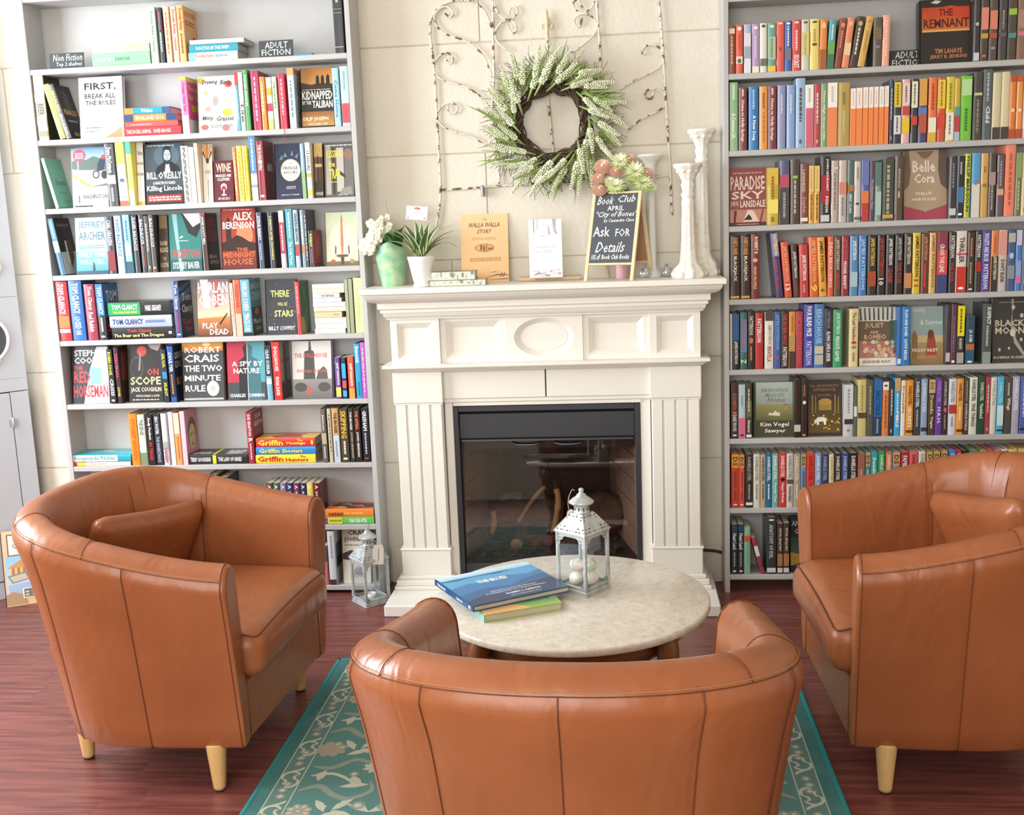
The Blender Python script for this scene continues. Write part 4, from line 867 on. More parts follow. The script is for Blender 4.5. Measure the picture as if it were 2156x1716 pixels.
def pot_green():
    Y = -.105; o = on_shelf(829, 597, Y); e = empty('flower_pot', o, label='mottled green wavy-rimmed pot of white flowers at left end of mantel', cat='plant'); rng = random.Random(2)
    n = 40; prof = [(0, .046), (.25, .050), (.5, .055), (.75, .060), (1, .066)]; q = MB(); vs = []; hs = [.135+.030*sin(2*pi*j/n*1+2.6)+.012*sin(2*pi*j/n*3+.5) for j in range(n)]
    for f, r in prof: vs += [(r*cos(2*pi*j/n), r*sin(2*pi*j/n), hs[j]*f) for j in range(n)]
    for f, r in prof[::-1]: vs += [((r-.003)*cos(2*pi*j/n), (r-.003)*sin(2*pi*j/n), hs[j]*f+.0005) for j in range(n)]
    q.add(vs, [(i*n+j, i*n+(j+1) % n, (i+1)*n+(j+1) % n, (i+1)*n+j) for i in range(9) for j in range(n)], True); q.add([vs[j] for j in range(n)], [tuple(range(n))[::-1]])
    q.build('pot', mat('mottled_green_glaze', '#7fb593', .35, col2='#b9cc9c', vscale=24, bump=.15, bscale=20, lo=.4, hi=.68), e)
    q = MB(); q.lathe([(.052, .10), (.001, .105)], 20); q.build('soil', mat('potting_soil', '#3b2c20', .95, bump=.5), e)
    lm = mat('dark_leaf', '#3f6b3a', .5, col2='#5d8a4d', vscale=30); wp = mat('white_petal')
    for k in range(26):
        a = rng.uniform(0, 2*pi); q = MB(); L = rng.uniform(.07, .11); g = blade(L, rng.uniform(.03, .042), rng.uniform(.8, 2.0), .3); g.build('leaf', lm, e, loc=(.03*cos(a), .03*sin(a), rng.uniform(.10, .14)), rot=(0, 0, a-pi/2))
    g = blade(.06, .032, 2.6, .2); g.build('leaf', lm, e, loc=(-.062, -.02, .150), rot=(0, 0, radians(100)))
    def bloom(c, r):
        q = MB()
        for j in range(5):
            a = 2*pi*j/5+rng.random(); q.blob((c[0]+r*.55*cos(a), c[1]-r*.1+rng.uniform(-.2, .2)*r, c[2]+r*.55*sin(a)), r*.52, (1, .5, 1), 7, 5)
        q.blob((c[0], c[1]-r*.4, c[2]), r*.25, (1, 1, 1), 6, 4); q.build('blossom', wp, e)
    k = 1/SC(Y); cx, cz = 829, 597
    for x, y, r in ((782, 502, 13), (775, 512, 12), (790, 513, 12), (796, 497, 13), (803, 492, 10), (788, 487, 8), (808, 498, 8), (792, 463, 10), (800, 470, 12), (809, 468, 11), (797, 478, 10), (812, 477, 10), (815, 455, 8), (827, 452, 8), (830, 470, 9), (822, 478, 9), (786, 521, 10), (777, 520, 9)): bloom(((x-cx)*k, -.045+rng.uniform(-.01, .01), (cz-y)*k), r*k)
    for x, y in ((790, 505), (803, 470), (822, 460)): q = MB(); q.tube(catmull([(0, -.01, .11), ((x-cx)*k*.5, -.03, .12+.4*((cz-y)*k-.12)), ((x-cx)*k, -.043, (cz-y)*k)], 4), .0018, 5); q.build('stem', lm, e)
    q = MB(); q.tube(catmull([(.0, 0, .15), (-.004, .01, .22), (-.012, .012, .30), (-.016, .014, .335)], 4), .0008, 4); q.build('dry_stem', mat('dry_stem', '#9a8b78', .9), e)
pot_green()
def pot_white():
    Y = -.225; o = on_shelf(890, 605, Y); e = empty('potted_dracaena', o, label='striped dracaena in a white footed pot on the mantel', cat='plant'); rng = random.Random(8); k = 1/SC(Y)
    q = MB(); q.lathe([(.030, 0), (.034, .001), (.036, .006), (.034, .011), (.031, .014), (.036, .03), (.047, .085), (.0535, .112), (.0535, .116), (.0505, .116), (.045, .085), (.001, .08)], 40, cap=False); q.build('pot', mat('white_ceramic', '#f3f1ee', .25), e)
    q = MB(); q.lathe([(.050, .104), (.001, .106)], 20); q.build('soil', mat('potting_soil'), e)
    ed, inn = lin('#dfe2a8'), lin('#4f6f48')
    spec = [(-100, .16, 1.5), (-80, .15, 1.9), (-60, .14, 1.3), (95, .17, 1.6), (75, .15, 1.2), (110, .14, 2.0), (20, .12, .7), (-20, .13, .8), (150, .11, 1.0), (-150, .12, 1.1), (60, .14, 1.7), (-120, .13, 1.7), (180, .10, .6), (0, .11, .5), (40, .13, 1.0), (-40, .15, 1.15), (85, .17, 1.35), (-95, .14, 1.2)]
    for a, L, b in spec: blade(L*1.30, .029+.006*rng.random(), b*1.2, .35, 10, 1.3, ed, inn, .05, .28).build('leaf', M_LEAFC, e, loc=(.006*sin(radians(a)), .006*cos(radians(a)), .105), rot=(0, 0, radians(-a)))
pot_white()
def flower_pick():
    Y = -.15; a = px(856, 433, Y=Y); b = px(899, 464, Y=Y); c = (a+b)/2; o = Vector((c.x, Y, SHZ)); e = empty('gift_card', o, label='small white florist card standing on a pick above the pots', cat='card'); w, h = .084, .052
    q = MB(); q.box(-w/2, w/2, -.0004, .0004, -h/2, h/2); cd = q.build('card', mat('white_card'), e, loc=(0, 0, c.z-SHZ), rot=(radians(-6), radians(6), radians(-4)))
    q = MB(); prints(q, [('e', .5, .84, .16, .09, '#d86a62'), ('e', .4, .85, .06, .06, '#7f9a5c'), ('e', .58, .83, .05, .07, '#c93f44'), ('t', 'Sarah and Susan', .25, .42, .78, .52, '#a9a49c'), ('e', .1, .12, .05, .07, '#c9707a'), ('e', .9, .14, .05, .07, '#b0808a')], (-w/2, -.0004, -h/2), (w, 0, 0), (0, 0, h), (0, -1, 0)); q.build('print', M_PRINT, cd)
    q = MB(); q.tube([(-.002, .002, .09), (0, .002, c.z-SHZ-.005)], .0012, 6); q.build('pick', mat('clear_plastic_pick', '#dcdcd4', .3), e)
    wp = mat('pale_green_bud', '#e2e4b8', .7); rng = random.Random(3)
flower_pick()
def mantel_books():
    Y = -.245; k = 1/SC(Y)
    pat = lambda s: [('r', 0, 0, 1, 1, '#c5c8b4')]+[('r', *(lambda r: (r[0], r[1], min(1, r[0]+r[2]), min(1, r[1]+r[3])))([random.Random(s*31+i).uniform(0, .95), random.Random(s*7+i).uniform(0, .8), random.Random(s+i*3).uniform(.01, .07), random.Random(s*5+i).uniform(.1, .9)]), ['#e9eadd', '#8e9a84', '#a9c4c4', '#6f7a6a', '#f2f2ea'][i % 5]) for i in range(26)]
    def flat(x0, x1, yb, yt, dep, color, spine, z, lb, hard=True, Yf=Y, yaw=0):
        a = px(x0, yb, Y=Yf); b = px(x1, yb, Y=Yf); w = (yb-yt)/SC(Yf); bk = make_book(w, b.x-a.x, dep, color, spine, None, hard, label=lb, cat='book')
        bk.matrix_world = Matrix.Translation(((b.x), Yf, z+w/2)) @ Matrix.Rotation(yaw, 4, 'Z') @ FLAT; return w
    h = flat(905, 1022, 600, 588, .10, '#8f927c', pat(3), SHZ, 'lower silvery patterned gift book of the pair lying by the white pot')
    flat(897, 1000, 588, 570, .10, '#7d8466', pat(9), SHZ+h+.0005, 'upper silvery green patterned gift book lying by the white pot')
    # tan souvenir booklet leaning on the wall
    def face(x0, x1, yb, yt, color, front, thick, Yb, tilt, lb, hard=False, z=SHZ, name=None):
        a = px(x0, yb, Y=Yb); b = px(x1, yb, Y=Yb); t = px((x0+x1)/2, yt, Y=Yb); bk = make_book(thick, (t.z-z)/cos(tilt), b.x-a.x, color, None, front, hard, name=name, label=lb, cat='book')
        bk.matrix_world = Matrix.Translation((a.x, Yb, z)) @ Matrix.Rotation(-tilt, 4, 'X') @ Matrix.Translation((0, thick/2, 0)) @ Matrix.Rotation(-pi/2, 4, 'Z'); return bk
    br = '#7a4a22'
    face(972, 1072, 588, 450, '#ecc28c', [('r', 0, 0, 1, 1, ['#e6b57a', '#f0ca98']), ('t', 'THE', .46, .905, .54, .93, br), ('t', 'WALLA WALLA', .14, .805, .82, .872, br, {'sh': .22, 'b': .02}), ('t', 'STORY', .33, .71, .63, .775, br, {'sh': .22, 'b': .02}), ('r', .22, .645, .74, .649, br), ('t', 'The Story of the Old and the New', .22, .615, .74, .632, br), ('e', .49, .50, .21, .062, '#a5723c'), ('e', .49, .50, .19, .052, '#d8a463'), ('p', [(.40, .46), (.44, .47), (.44, .55), (.40, .54)], br), ('p', [(.46, .45), (.50, .46), (.50, .54), (.46, .52)], br), ('p', [(.52, .45), (.535, .45), (.55, .54), (.53, .55)], br), ('r', .56, .47, .66, .50, '#8a5a2c'), ('l', .17, .30, .84, .36, 3, '#b07f48'), ('p', [(.5, .06), (.75, .11), (.98, .10), (.98, .085), (.75, .09)], br), ('p', [(.6, .13), (.7, .15), (.8, .135), (.7, .14)], br), ('p', [(.80, .07), (.84, .13), (.86, .13), (.83, .07)], br), ('p', [(.86, .07), (.90, .13), (.92, .125), (.89, .07)], br), ('p', [(.5, .03), (.98, .045), (.98, .03)], br)], .004, -.03, radians(10), 'tan booklet with brown title leaning on the wall above the mantel', name='souvenir_booklet')
    Yb = -.10; h = flat(1092, 1222, 596, 587, .085, '#c6a983', [('t', 'Nathaniel Hawthorne Stories', .28, .3, .72, .75, '#8a6b48')], SHZ, 'thin tan book lying flat under the upright white book', True, -.125)
    face(1115, 1185, 586, 461, '#f4f0ea', [('r', 0, 0, 1, 1, '#fbf9f6'), ('p', [(.12, 1), (.16, 1), (.16, .78), (.13, .76)], '#8f8f9c'), ('p', [(.25, 1), (.28, 1), (.27, .84), (.24, .82)], '#a7a0ac'), ('p', [(.70, 1), (.84, 1), (.82, .82), (.88, .74), (.78, .74), (.74, .84)], '#a9a5b4'), ('p', [(.55, .92), (.62, .88), (.68, .78), (.62, .72), (.56, .80)], '#eccfcf'), ('p', [(.58, .9), (.60, .86), (.64, .72), (.60, .74)], '#8a7078'), ('e', .06, .88, .05, .05, '#f0d4d4'), ('p', [(.3, .72), (.45, .70), (.55, .76), (.45, .715)], '#9a9aa4'), ('t', 'WHERE THE', .2, .50, .78, .545, '#b4b2b8'), ('t', 'RED FERN', .2, .42, .70, .465, '#b8b6bc')]+[('e', random.Random(i).uniform(.05, .95), random.Random(i+50).uniform(.02, .13), random.Random(i+9).uniform(.02, .07), random.Random(i+7).uniform(.008, .02), ['#e3aab8', '#8a7f96', '#d8c2a8', '#b890a4'][i % 4]) for i in range(30)], .026, -.16, radians(6), 'white book with pink floral border standing upright mid mantel', True, SHZ+h, None)
mantel_books()
def chalkboard():
    W, Ls, lean, a = .196, .350, radians(20), radians(20); o = on_shelf(1281, 594, -.255); o.y = -.255
    e = empty('chalkboard_easel', o, -a, label='small black A-frame chalkboard with white book club lettering', cat='chalkboard')
    wd = mat('pine_frame', '#ecd6ae', .5, col2='#e3c798', vscale=20); bk = mat('chalkboard_black', '#4b4e54', .7, bump=.1)
    def panel(name, sg, y0):
        M0 = Matrix.Translation((0, y0, 0)) @ Matrix.Rotation(-sg*lean, 4, 'X'); p = empty(name); p.parent = e; p.matrix_local = M0; t = .009; bz = .062
        for s in (-1, 1): q = MB(); q.cbox(s*(W/2-.0065)-.0065, s*(W/2-.0065)+.0065, -t/2, t/2, 0, Ls, .001); q.build('leg', wd, p)
        for z in (bz, Ls-.008): q = MB(); q.cbox(-W/2+.013, W/2-.013, -t/2, t/2, z, z+.008, .001); q.build('frame_rail', wd, p)
        q = MB(); q.box(-W/2+.006, W/2-.006, -t*.42 if sg > 0 else -.001, .001 if sg > 0 else t*.42, bz+.004, Ls-.004); bd = q.build('board', bk if sg > 0 else mat('board_back', '#b98f6a', .7), p)
        return p, bz
    dy = 2*Ls*sin(lean); p, bz = panel('front_leaf', 1, 0); panel('rear_leaf', -1, dy)
    q = MB(); w = '#e9eef0'
    it = [('t', 'Book', .05, .845, .42, .965, w, {'sh': .25, 'b': .004}), ('t', 'Club', .52, .87, .94, .975, w, {'sh': .25, 'b': .004}), ('t', 'APRIL', .31, .755, .70, .825, w, {'b': .008}), ('t', '"City of Bones"', .02, .64, .985, .745, w, {'sh': .3, 'b': .008}), ('t', 'by Cassandra Clare', .25, .575, .96, .635, w, {'sh': .15, 'b': .01}), ('t', 'Ask', .03, .38, .42, .525, w, {'b': .008}), ('t', 'FOR', .56, .375, .90, .49, w, {'b': .008}), ('t', 'Details', .12, .15, .78, .30, w, {'sh': .25, 'b': .006}), ('t', '10% off', .04, .045, .24, .125, w, {'sh': .15, 'b': .01}), ('t', 'Book Club Books', .29, .05, .93, .12, w, {'sh': .1, 'b': .012})]
    for i in it: q = MB(); prints(q, [i], (-W/2+.013, -.0045*.84, bz+.008), (W-.026, 0, 0), (0, 0, Ls-.016-bz), (0, -1, 0)); q.build('chalk_lettering', M_PRINT, p)
chalkboard()
def candlestick(name, o, prof, label, m, fl=9, square=.0):
    e = empty(name, o, label=label, cat='candlestick'); n = 36; q = MB(); vs = []
    for r, z, f in prof: vs += [(r*(1+f*cos(fl*2*pi*j/n))*cos(2*pi*j/n), r*(1+f*cos(fl*2*pi*j/n))*sin(2*pi*j/n), z) for j in range(n)]
    def seg(nm, a, b):
        q = MB(); S = vs[a*n:(b+1)*n]; m_ = b-a+1; q.add(S, [(i*n+j, i*n+(j+1) % n, (i+1)*n+(j+1) % n, (i+1)*n+j) for i in range(m_-1) for j in range(n)], True); q.add(S[:n], [tuple(range(n))[::-1]]); q.add(S[-n:], [tuple(range(n))]); q.build(nm, m, e)
    return e, seg
def candlesticks():
    m = mat('chalky_white_plaster', '#efebe2', .7, bump=.45, bscale=70, col2='#ddd4bf', vscale=30, lo=.5, hi=.75); rng = random.Random(4)
    def stick(nm, o, H, label, R=.061):
        P = [(R*1.0, 0, .0), (R*1.02, .012, .06), (R*.93, .03, .09), (R*.62, .05, .06), (R*.56, .06, .0), (R*.52, .08, .05), (R*.42, .14, .08), (R*.40, .20, .08), (R*.36, .25, .08), (R*.40, .262, 0), (R*.40, .275, 0), (R*.34, .285, 0)]
        k = (H-.13)/.285; P = [(r, z*k, f) for r, z, f in P]; z0 = P[-1][1]
        P += [(R*.40, z0+.006, 0), (R*.44, z0+.016, 0), (R*.32, z0+.022, .05), (R*.36, z0+.035, .07), (R*.42, z0+.05, .08), (R*.34, z0+.060, .05), (R*.40, z0+.066, 0), (R*.52, z0+.085, .1), (R*.74, z0+.108, .06), (R*.88, z0+.116, .03), (R*.90, z0+.120, .02), (R*.86, z0+.126, 0), (R*.70, z0+.124, 0), (R*.3, z0+.122, 0)]
        e, seg = candlestick(nm, o, P, label, m); seg('base', 0, 4); seg('column', 4, 11); seg('stem', 11, 18); seg('candle_cup', 18, 25)
        q = MB()
        for i in range(9):
            a = 2*pi*i/9; q.blob((R*.62*cos(a), R*.62*sin(a), z0+.100), .008, (1, 1, 1.2), 7, 5); q.blob((R*.95*cos(a), R*.95*sin(a), .012), .013, (1, 1, 1.1), 7, 5)
        q.build('beaded_ornament', m, e, kind='stuff'); return e
    stick('candlestick', (.475, -.185, SHZ), .425, 'shorter ornate white candlestick at right end of mantel'); stick('candlestick', (.535, -.075, SHZ), .555, 'tallest ornate white candlestick at right end of mantel')
    g = mat('pale_glass_white', '#f2f0ea', .3); p = px(1368, 332, Y=-.045); H = p.z-SHZ+.012; R = .05
    e, seg = candlestick('candle_pillar', (p.x, -.045, SHZ), [(R*.9, 0, 0), (R*.9, .01, 0), (R*.5, .025, 0), (R*.42, .04, .06), (R*.38, H*.5, .06), (R*.36, H-.08, .06), (R*.42, H-.075, 0), (R*.40, H-.04, 0), (R*.6, H-.022, .04), (R*.98, H-.008, .03), (R*1.0, H-.003, .02), (R*.9, H, 0)], 'slim white candle pillar with fluted top behind the chalkboard', g, 18); seg('base', 0, 3); seg('column', 3, 6); seg('candle_cup', 6, 11)
    sv = mat('silver_glass', '#d8dadc', .15, metal=.7)
    for i, (x, y, Y) in enumerate(((1357, 575, -.12), (1403, 570, -.09))):
        p = px(x, y, Y=Y); e = empty('glass_ornament', (p.x, Y, SHZ), label=('silver glass ornament by the front leg of the chalkboard', 'silver glass ornament beside the shorter candlestick')[i], cat='ornament', group='silver ornaments')
        q = MB(); q.lathe([(.002, 0), (.016, .002), (.023, .012), (.024, .020), (.018, .031), (.008, .038), (.004, .042)], 16); q.build('ball', sv, e); q = MB(); q.lathe([(.005, .041), (.006, .042), (.006, .049), (.004, .05)], 10); q.build('cap', mat('galvanised'), e)
candlesticks()
def bouquet():
    Y = -.10; o = on_shelf(1310, 585, Y); e = empty('flower_vase', o, label='pink vase of peach ranunculus and green chrysanthemums behind the chalkboard', cat='vase'); k = 1/SC(Y); rng = random.Random(6)
    q = MB(); q.lathe([(.022, 0), (.024, .003), (.024, .10), (.030, .18), (.031, .19), (.028, .19), (.02, .17)], 28, cap=False); q.build('vase', mat('pink_glaze', '#d9a9b0', .35), e)
    pe = mat('peach_petal', '#fccfb8', .6, col2='#fde2d4', vscale=30); gm = mat('lime_petal', '#e2eab0', .65, col2='#f6f7dd', vscale=40); gd = mat('mum_green', '#b8cb78', .65); lf = mat('dark_leaf')
    def ranun(x, y, r, dy):
        c = Vector(((x-1310)*k, dy, (585-y)*k)); r *= k*1.25; d = Vector((c.x*.9, -1.0, .55)).normalized(); Mx = d.to_track_quat('Z', 'Y').to_matrix().to_4x4(); Mx.translation = c; fl = empty('ranunculus'); fl.parent = e
        for L in range(6):
            q = MB(); n = 7-L//2; R = r*(1-.155*L); z0 = r*(-.35+.10*L)
            for j in range(n):
                a0 = 2*pi*j/n+L*.55; vs = []
                for iu in range(6):
                    uu = iu/5-.5; u = uu*2*pi/n*1.35; lift = .12*R*(1-4*uu*uu)
                    for rr, zz in ((.15*R, z0-.02*r), (.60*R, z0), (.88*R, z0+.08*r), (1.0*R, z0+.20*r+lift), (1.02*R, z0+.27*r+lift)): vs.append(Mx @ Vector((rr*cos(a0+u), rr*sin(a0+u), zz+(j*.018+uu*.05)*r)))
                q.add(vs, [(iu*5+iv, (iu+1)*5+iv, (iu+1)*5+iv+1, iu*5+iv+1) for iu in range(5) for iv in range(4)], True)
            q.build('petal_whorl', pe, fl)
        q = MB(); q.blob((0, 0, r*.42), r*.2, (1, 1, .8), 8, 6); q.v = [tuple(Mx @ Vector(v)) for v in q.v]; q.build('heart', mat('flower_heart', '#f3d9b8', .7), fl)
    def mum(x, y, r, dy):
        c = Vector(((x-1310)*k, dy, (585-y)*k)); r *= k*1.3; d = Vector((c.x*.8, -.8, .7)).normalized(); Mx = d.to_track_quat('Z', 'Y').to_matrix().to_4x4(); Mx.translation = c; fl = empty('chrysanthemum'); fl.parent = e
        q = MB(); q2 = MB()
        for L, (el, n, ln) in enumerate(((10, 18, 1.0), (30, 17, .95), (50, 13, .85), (70, 8, .7))):
            for j in range(n):
                a = 2*pi*(j+.5*L)/n+rng.uniform(-.1, .1); ea = radians(el); D = Vector((cos(ea)*cos(a), cos(ea)*sin(a), sin(ea))); S = Vector((-sin(a), cos(a), 0)); U = D.cross(S)*-1; w = r*.10; ln2 = ln*r*rng.uniform(.9, 1.08)
                vs = [D*ln2*.1-S*w*.4, D*ln2*.1+S*w*.4, D*ln2*.6+S*w+U*r*.06, D*ln2*.6-S*w+U*r*.06, D*ln2+U*r*.16]; (q if L else q2).add([Mx @ v for v in vs], [(0, 1, 2, 3), (3, 2, 4)], True)
        q.build('petals', gm, fl, kind='stuff'); q2.build('outer_petals', gd, fl, kind='stuff')
    for x, y, r, dy in ((1274, 355, 14, -.03), (1301, 366, 10, -.05), (1266, 378, 12, -.02), (1268, 400, 13, -.025), (1330, 343, 11, -.01), (1364, 372, 11, -.03)): ranun(x, y, r, dy)
    for x, y, r, dy in ((1310, 347, 18, -.03), (1340, 368, 20, -.045), (1300, 396, 18, -.05), (1355, 392, 19, -.045), (1332, 388, 15, -.02), (1373, 402, 12, -.03), (1288, 385, 10, -.04)): mum(x, y, r, dy)
    for i in range(26):
        a = rng.uniform(0, 2*pi); blade(rng.uniform(.06, .1), .026, rng.uniform(.8, 2.2), .3).build('leaf', lf, e, loc=(.02*cos(a)+rng.uniform(-.03, .04), .01*sin(a)-.01, .20+rng.uniform(0, .10)), rot=(0, 0, a-pi/2))
    for i in range(8): x = rng.uniform(-.05, .06); q = MB(); q.tube(catmull([(0, 0, .15), (x*.5, -.01, .26), (x, -.02, .36)], 4), .002, 5); q.build('stem', lf, e)
bouquet()
# ------------------------------------------------------------------ grey cabinet and the book leaning on it
def cabinet():
    O = Vector((-2.29, -.045, 0)); A = radians(45); U = Vector((cos(A), sin(A), 0)); N = Vector((sin(A), -cos(A), 0))
    e = empty('corner_cabinet', O, A, label='pale blue-grey corner cabinet with round cut-outs at left edge', cat='cabinet'); m = mat('cabinet_paint', '#c9ced6', .45, bump=.05, bscale=20)
    def hit(x, y):                       # where the photo ray meets the front of the cabinet: (along, height)
        d = FWD+RGT*((x-1078)/F_PX)-UPV*((y-858)/F_PX); p = CAM+d*((O-CAM).dot(N)/d.dot(N)); return (p-O).dot(U), p.z
    def part(nm, fn, mm=m, par=None): q = MB(); fn(q); return q.build(nm, mm, par or e, fix=True)
    zt = 2.45; zd = hit(10, 826)[1]; xd = hit(45, 1040)[0]; xl = -.95; t = .02
    part('body', lambda q: q.add([(xl, t+.002, 0), (-.004, t+.002, 0), (-.02, .045, 0), (-.48, .52, 0), (xl, .06, 0)]+[(xl, t+.002, zd), (-.004, t+.002, zd), (-.02, .045, zd), (-.48, .52, zd), (xl, .06, zd)], [(4, 3, 2, 1, 0), (5, 6, 7, 8, 9)]+[(i, (i+1) % 5, 5+(i+1) % 5, 5+i) for i in range(5)]), mat('cabinet_inside', '#6c6f74', .8))
    part('inner_back', lambda q: q.box(xl, -.03, .10, .11, zd, zt), mat('cabinet_inside'))
    part('top_board', lambda q: q.cbox(xl-.01, 0, -.01, .06, zt, zt+.025, .003))
    part('stile', lambda q: q.cbox(xd+.003, 0, 0, t, .075, zd-.004, .002)); part('base_rail', lambda q: q.cbox(xl, 0, 0, t, 0, .072, .002))
    d = part('door', lambda q: q.cbox(xl+.02, xd, -.001, t, .078, zd-.006, .002)); hz = hit(28, 890)[1]
    part('hinge', lambda q: (q.tube([(xd+.0015, -.004, hz-.022), (xd+.0015, -.004, hz+.022)], .004, 8), q.cbox(xd-.018, xd+.02, -.003, -.0012, hz-.016, hz+.016, .0008)), mat('painted_hinge', '#bfc4cc', .4, metal=.3), d)
    rx = hit(16, 712)[0]; R = .095; cx, cz = rx-R, hit(16, 712)[1]; n = 48; xa, xb, za, zb_ = cx-.25, 0, cz-.17, cz+.17
    def fret(q):
        for yy in (0, t):
            Oo = []
            for i in range(n):
                a = 2*pi*i/n; cc, ss = cos(a), sin(a); k = min(((xb-cx) if cc > 0 else (cx-xa))/max(1e-6, abs(cc)), .17/max(1e-6, abs(ss))); Oo.append((cx+cc*k, yy, cz+ss*k))
            I = [(cx+R*cos(2*pi*i/n), yy, cz+R*sin(2*pi*i/n)) for i in range(n)]; q.add(Oo+I, [(i, (i+1) % n, n+(i+1) % n, n+i) for i in range(n)])
            for x, z in ((xa, za), (xb, za), (xb, zb_), (xa, zb_)):
                j = min(range(n), key=lambda i: (Oo[i][0]-x)**2+(Oo[i][2]-z)**2); q.add([(x, yy, z), Oo[j-1], Oo[j], Oo[(j+1) % n]], [(0, 1, 2), (0, 2, 3)])
        I0 = [(cx+R*cos(2*pi*i/n), 0, cz+R*sin(2*pi*i/n)) for i in range(n)]; I1 = [(x, t, z) for x, y, z in I0]; q.add(I0+I1, [(i, (i+1) % n, n+(i+1) % n, n+i) for i in range(n)])
    part('fret_panel', fret); part('middle_panel', lambda q: q.cbox(xl, xa-.001, 0, t, za, zb_, .001)); part('upper_panel', lambda q: q.cbox(xl, 0, 0, t, cz+.171, zt, .001)); part('lock_rail', lambda q: q.cbox(xl, 0, 0, t, zd, cz-.171, .001))
    wt = mat('white_trim', '#f4f4f2', .4)
    part('cutout_trim', lambda q: q.tube([(cx+(R+.002)*cos(2*pi*i/n), -.001, cz+(R+.002)*sin(2*pi*i/n)) for i in range(n)], .007, 8, closed=True), wt)
    for x, y, r in ((3, 562, .04), (2, 757, .028)):
        bx, bz = hit(x, y); part('round_boss', lambda q: q.lathe([(r, 0), (r, .004), (r*.8, .008), (.001, .009)], 24, Matrix.Translation((bx-r, 0, bz)) @ Matrix.Rotation(pi/2, 4, 'X')), wt)
cabinet()
def greatest_book():
    a = px(14, 1279, Z=0); b = px(92, 1267, Z=0); w = .235; h = .315; yaw = atan2(b.y-a.y, b.x-a.x); yaw = radians(27)
    fr = [('r', 0, 0, 1, 1, ['#c9a06a', '#dcb888']), ('r', .08, .66, 1, .95, '#4a3a2a'), ('r', .10, .675, 1, .935, '#e4ddd0'), ('t', 'THE', .42, .86, .58, .895, '#55463a'), ('t', 'GREATEST', .16, .755, .84, .83, '#55463a', {'b': .01}), ('l', .3, .715, .8, .73, 1, '#8a7a68'), ('r', .03, .10, .97, .655, ['#b9c2cc', '#7fb2d8']), ('p', [(.05, .50), (.28, .60), (.52, .52), (.52, .50)], '#b8813c'), ('r', .10, .40, .48, .50, '#d9a05a'), *[('r', .13+.09*i, .40, .17+.09*i, .50, '#8a5a2c') for i in range(4)], ('p', [(.55, .16), (.97, .10), (.97, .58), (.80, .62), (.62, .52)], '#cf9d55'), *[('r', .66+.08*(i % 4), .2+.075*(i//4), .70+.08*(i % 4), .24+.075*(i//4), '#6f4a26') for i in range(20)], ('p', [(.05, .40), (.36, .44), (.42, .34), (.12, .30)], '#6f6a62'), ('p', [(.08, .385), (.34, .42), (.39, .345), (.14, .315)], '#b4a894'), ('p', [(.05, .28), (.5, .30), (.5, .18), (.05, .14)], '#8ea4c4'), ('p', [(.0, .02), (.35, .02), (.3, .14), (.12, .19), (.0, .15)], '#9a7448'), ('r', .28, .09, .70, .22, '#dcd6c8'), ('r', .30, .10, .68, .21, '#4a4a44'), *[('e', .35+.1*(i % 4), .13+.04*(i//4), .035, .014, ['#b8a890', '#8a7a6a', '#c07060', '#d8d0c0'][i % 4]) for i in range(8)]]
    bk = make_book(.022, h, w, '#7c2436', [('r', 0, 0, 1, 1, '#8a2a3c'), ('r', .9, .2, .96, .8, '#e8dcd0')], fr, True, label='large maroon picture book leaning on the cabinet behind the left chair', cat='book')
    bk.matrix_world = Matrix.Translation((a.x, a.y, 0)) @ Matrix.Rotation(yaw, 4, 'Z') @ Matrix.Rotation(-radians(17), 4, 'X') @ Matrix.Translation((0, .011, 0)) @ Matrix.Rotation(-pi/2, 4, 'Z')
greatest_book()
def cord():
    P = catmull([px(1462, 1158, Y=WY-.012), px(1480, 1158, Y=WY-.012), px(1505, 1160, Y=WY-.012), px(1522, 1164, Y=WY-.014)], 5); q = MB(); q.tube(P, .0065, 8); q.build('power_cord', mat('brown_cord', '#3a2618', .5), label='dark brown cord running along the wall right of the mantel', cat='cord')
cord()
# ------------------------------------------------------------------ shelved books
def project(P):
    d = Vector(P)-CAM; z = d.dot(FWD); return 1078+F_PX*d.dot(RGT)/z, 858-F_PX*d.dot(UPV)/z
def solveX(x, Y, Z):
    a, b = -2.0, 1.8
    for _ in range(6): xa, xb = project((a, Y, Z))[0], project((b, Y, Z))[0]; c = a+(b-a)*(x-xa)/(xb-xa); a, b = c-.05, c+.05
    return c
def solveZ(y, X, Y):
    a, b = .2, 2.2
    for _ in range(6): ya, yb = project((X, Y, a))[1], project((X, Y, b))[1]; c = a+(b-a)*(y-ya)/(yb-ya); a, b = c-.05, c+.05
    return c
def parse_spine(s, color):
    it = []; lum = sum(lin(color)[:3])/3; au = '#d8d2c4' if lum < .22 else '#5a5048'
    if s is None: s = 'l:.14:.62:auto;l:.88:.94:auto'
    for seg in s.split(';'):
        f = seg.split(':'); k = f[0]; C_ = lambda h: au if h == 'auto' else '#'+h
        if k == 't': v0, v1 = (float(f[5]), float(f[6])) if len(f) > 6 else (.2, .8); it.append(('t', f[1], float(f[3]), v0, float(f[4]), v1, C_(f[2]), {'b': .028}))
        elif k == 'b': it.append(('r', float(f[1]), .02, float(f[2]), .98, C_(f[3])))
        elif k == 'l': it.append(('l', float(f[1]), .30, float(f[2]), .72, int(f[4]) if len(f) > 4 else 1, C_(f[3])))
        elif k == 'e': it.append(('e', float(f[1]), .5, float(f[2]), .3, C_(f[3])))
    return it
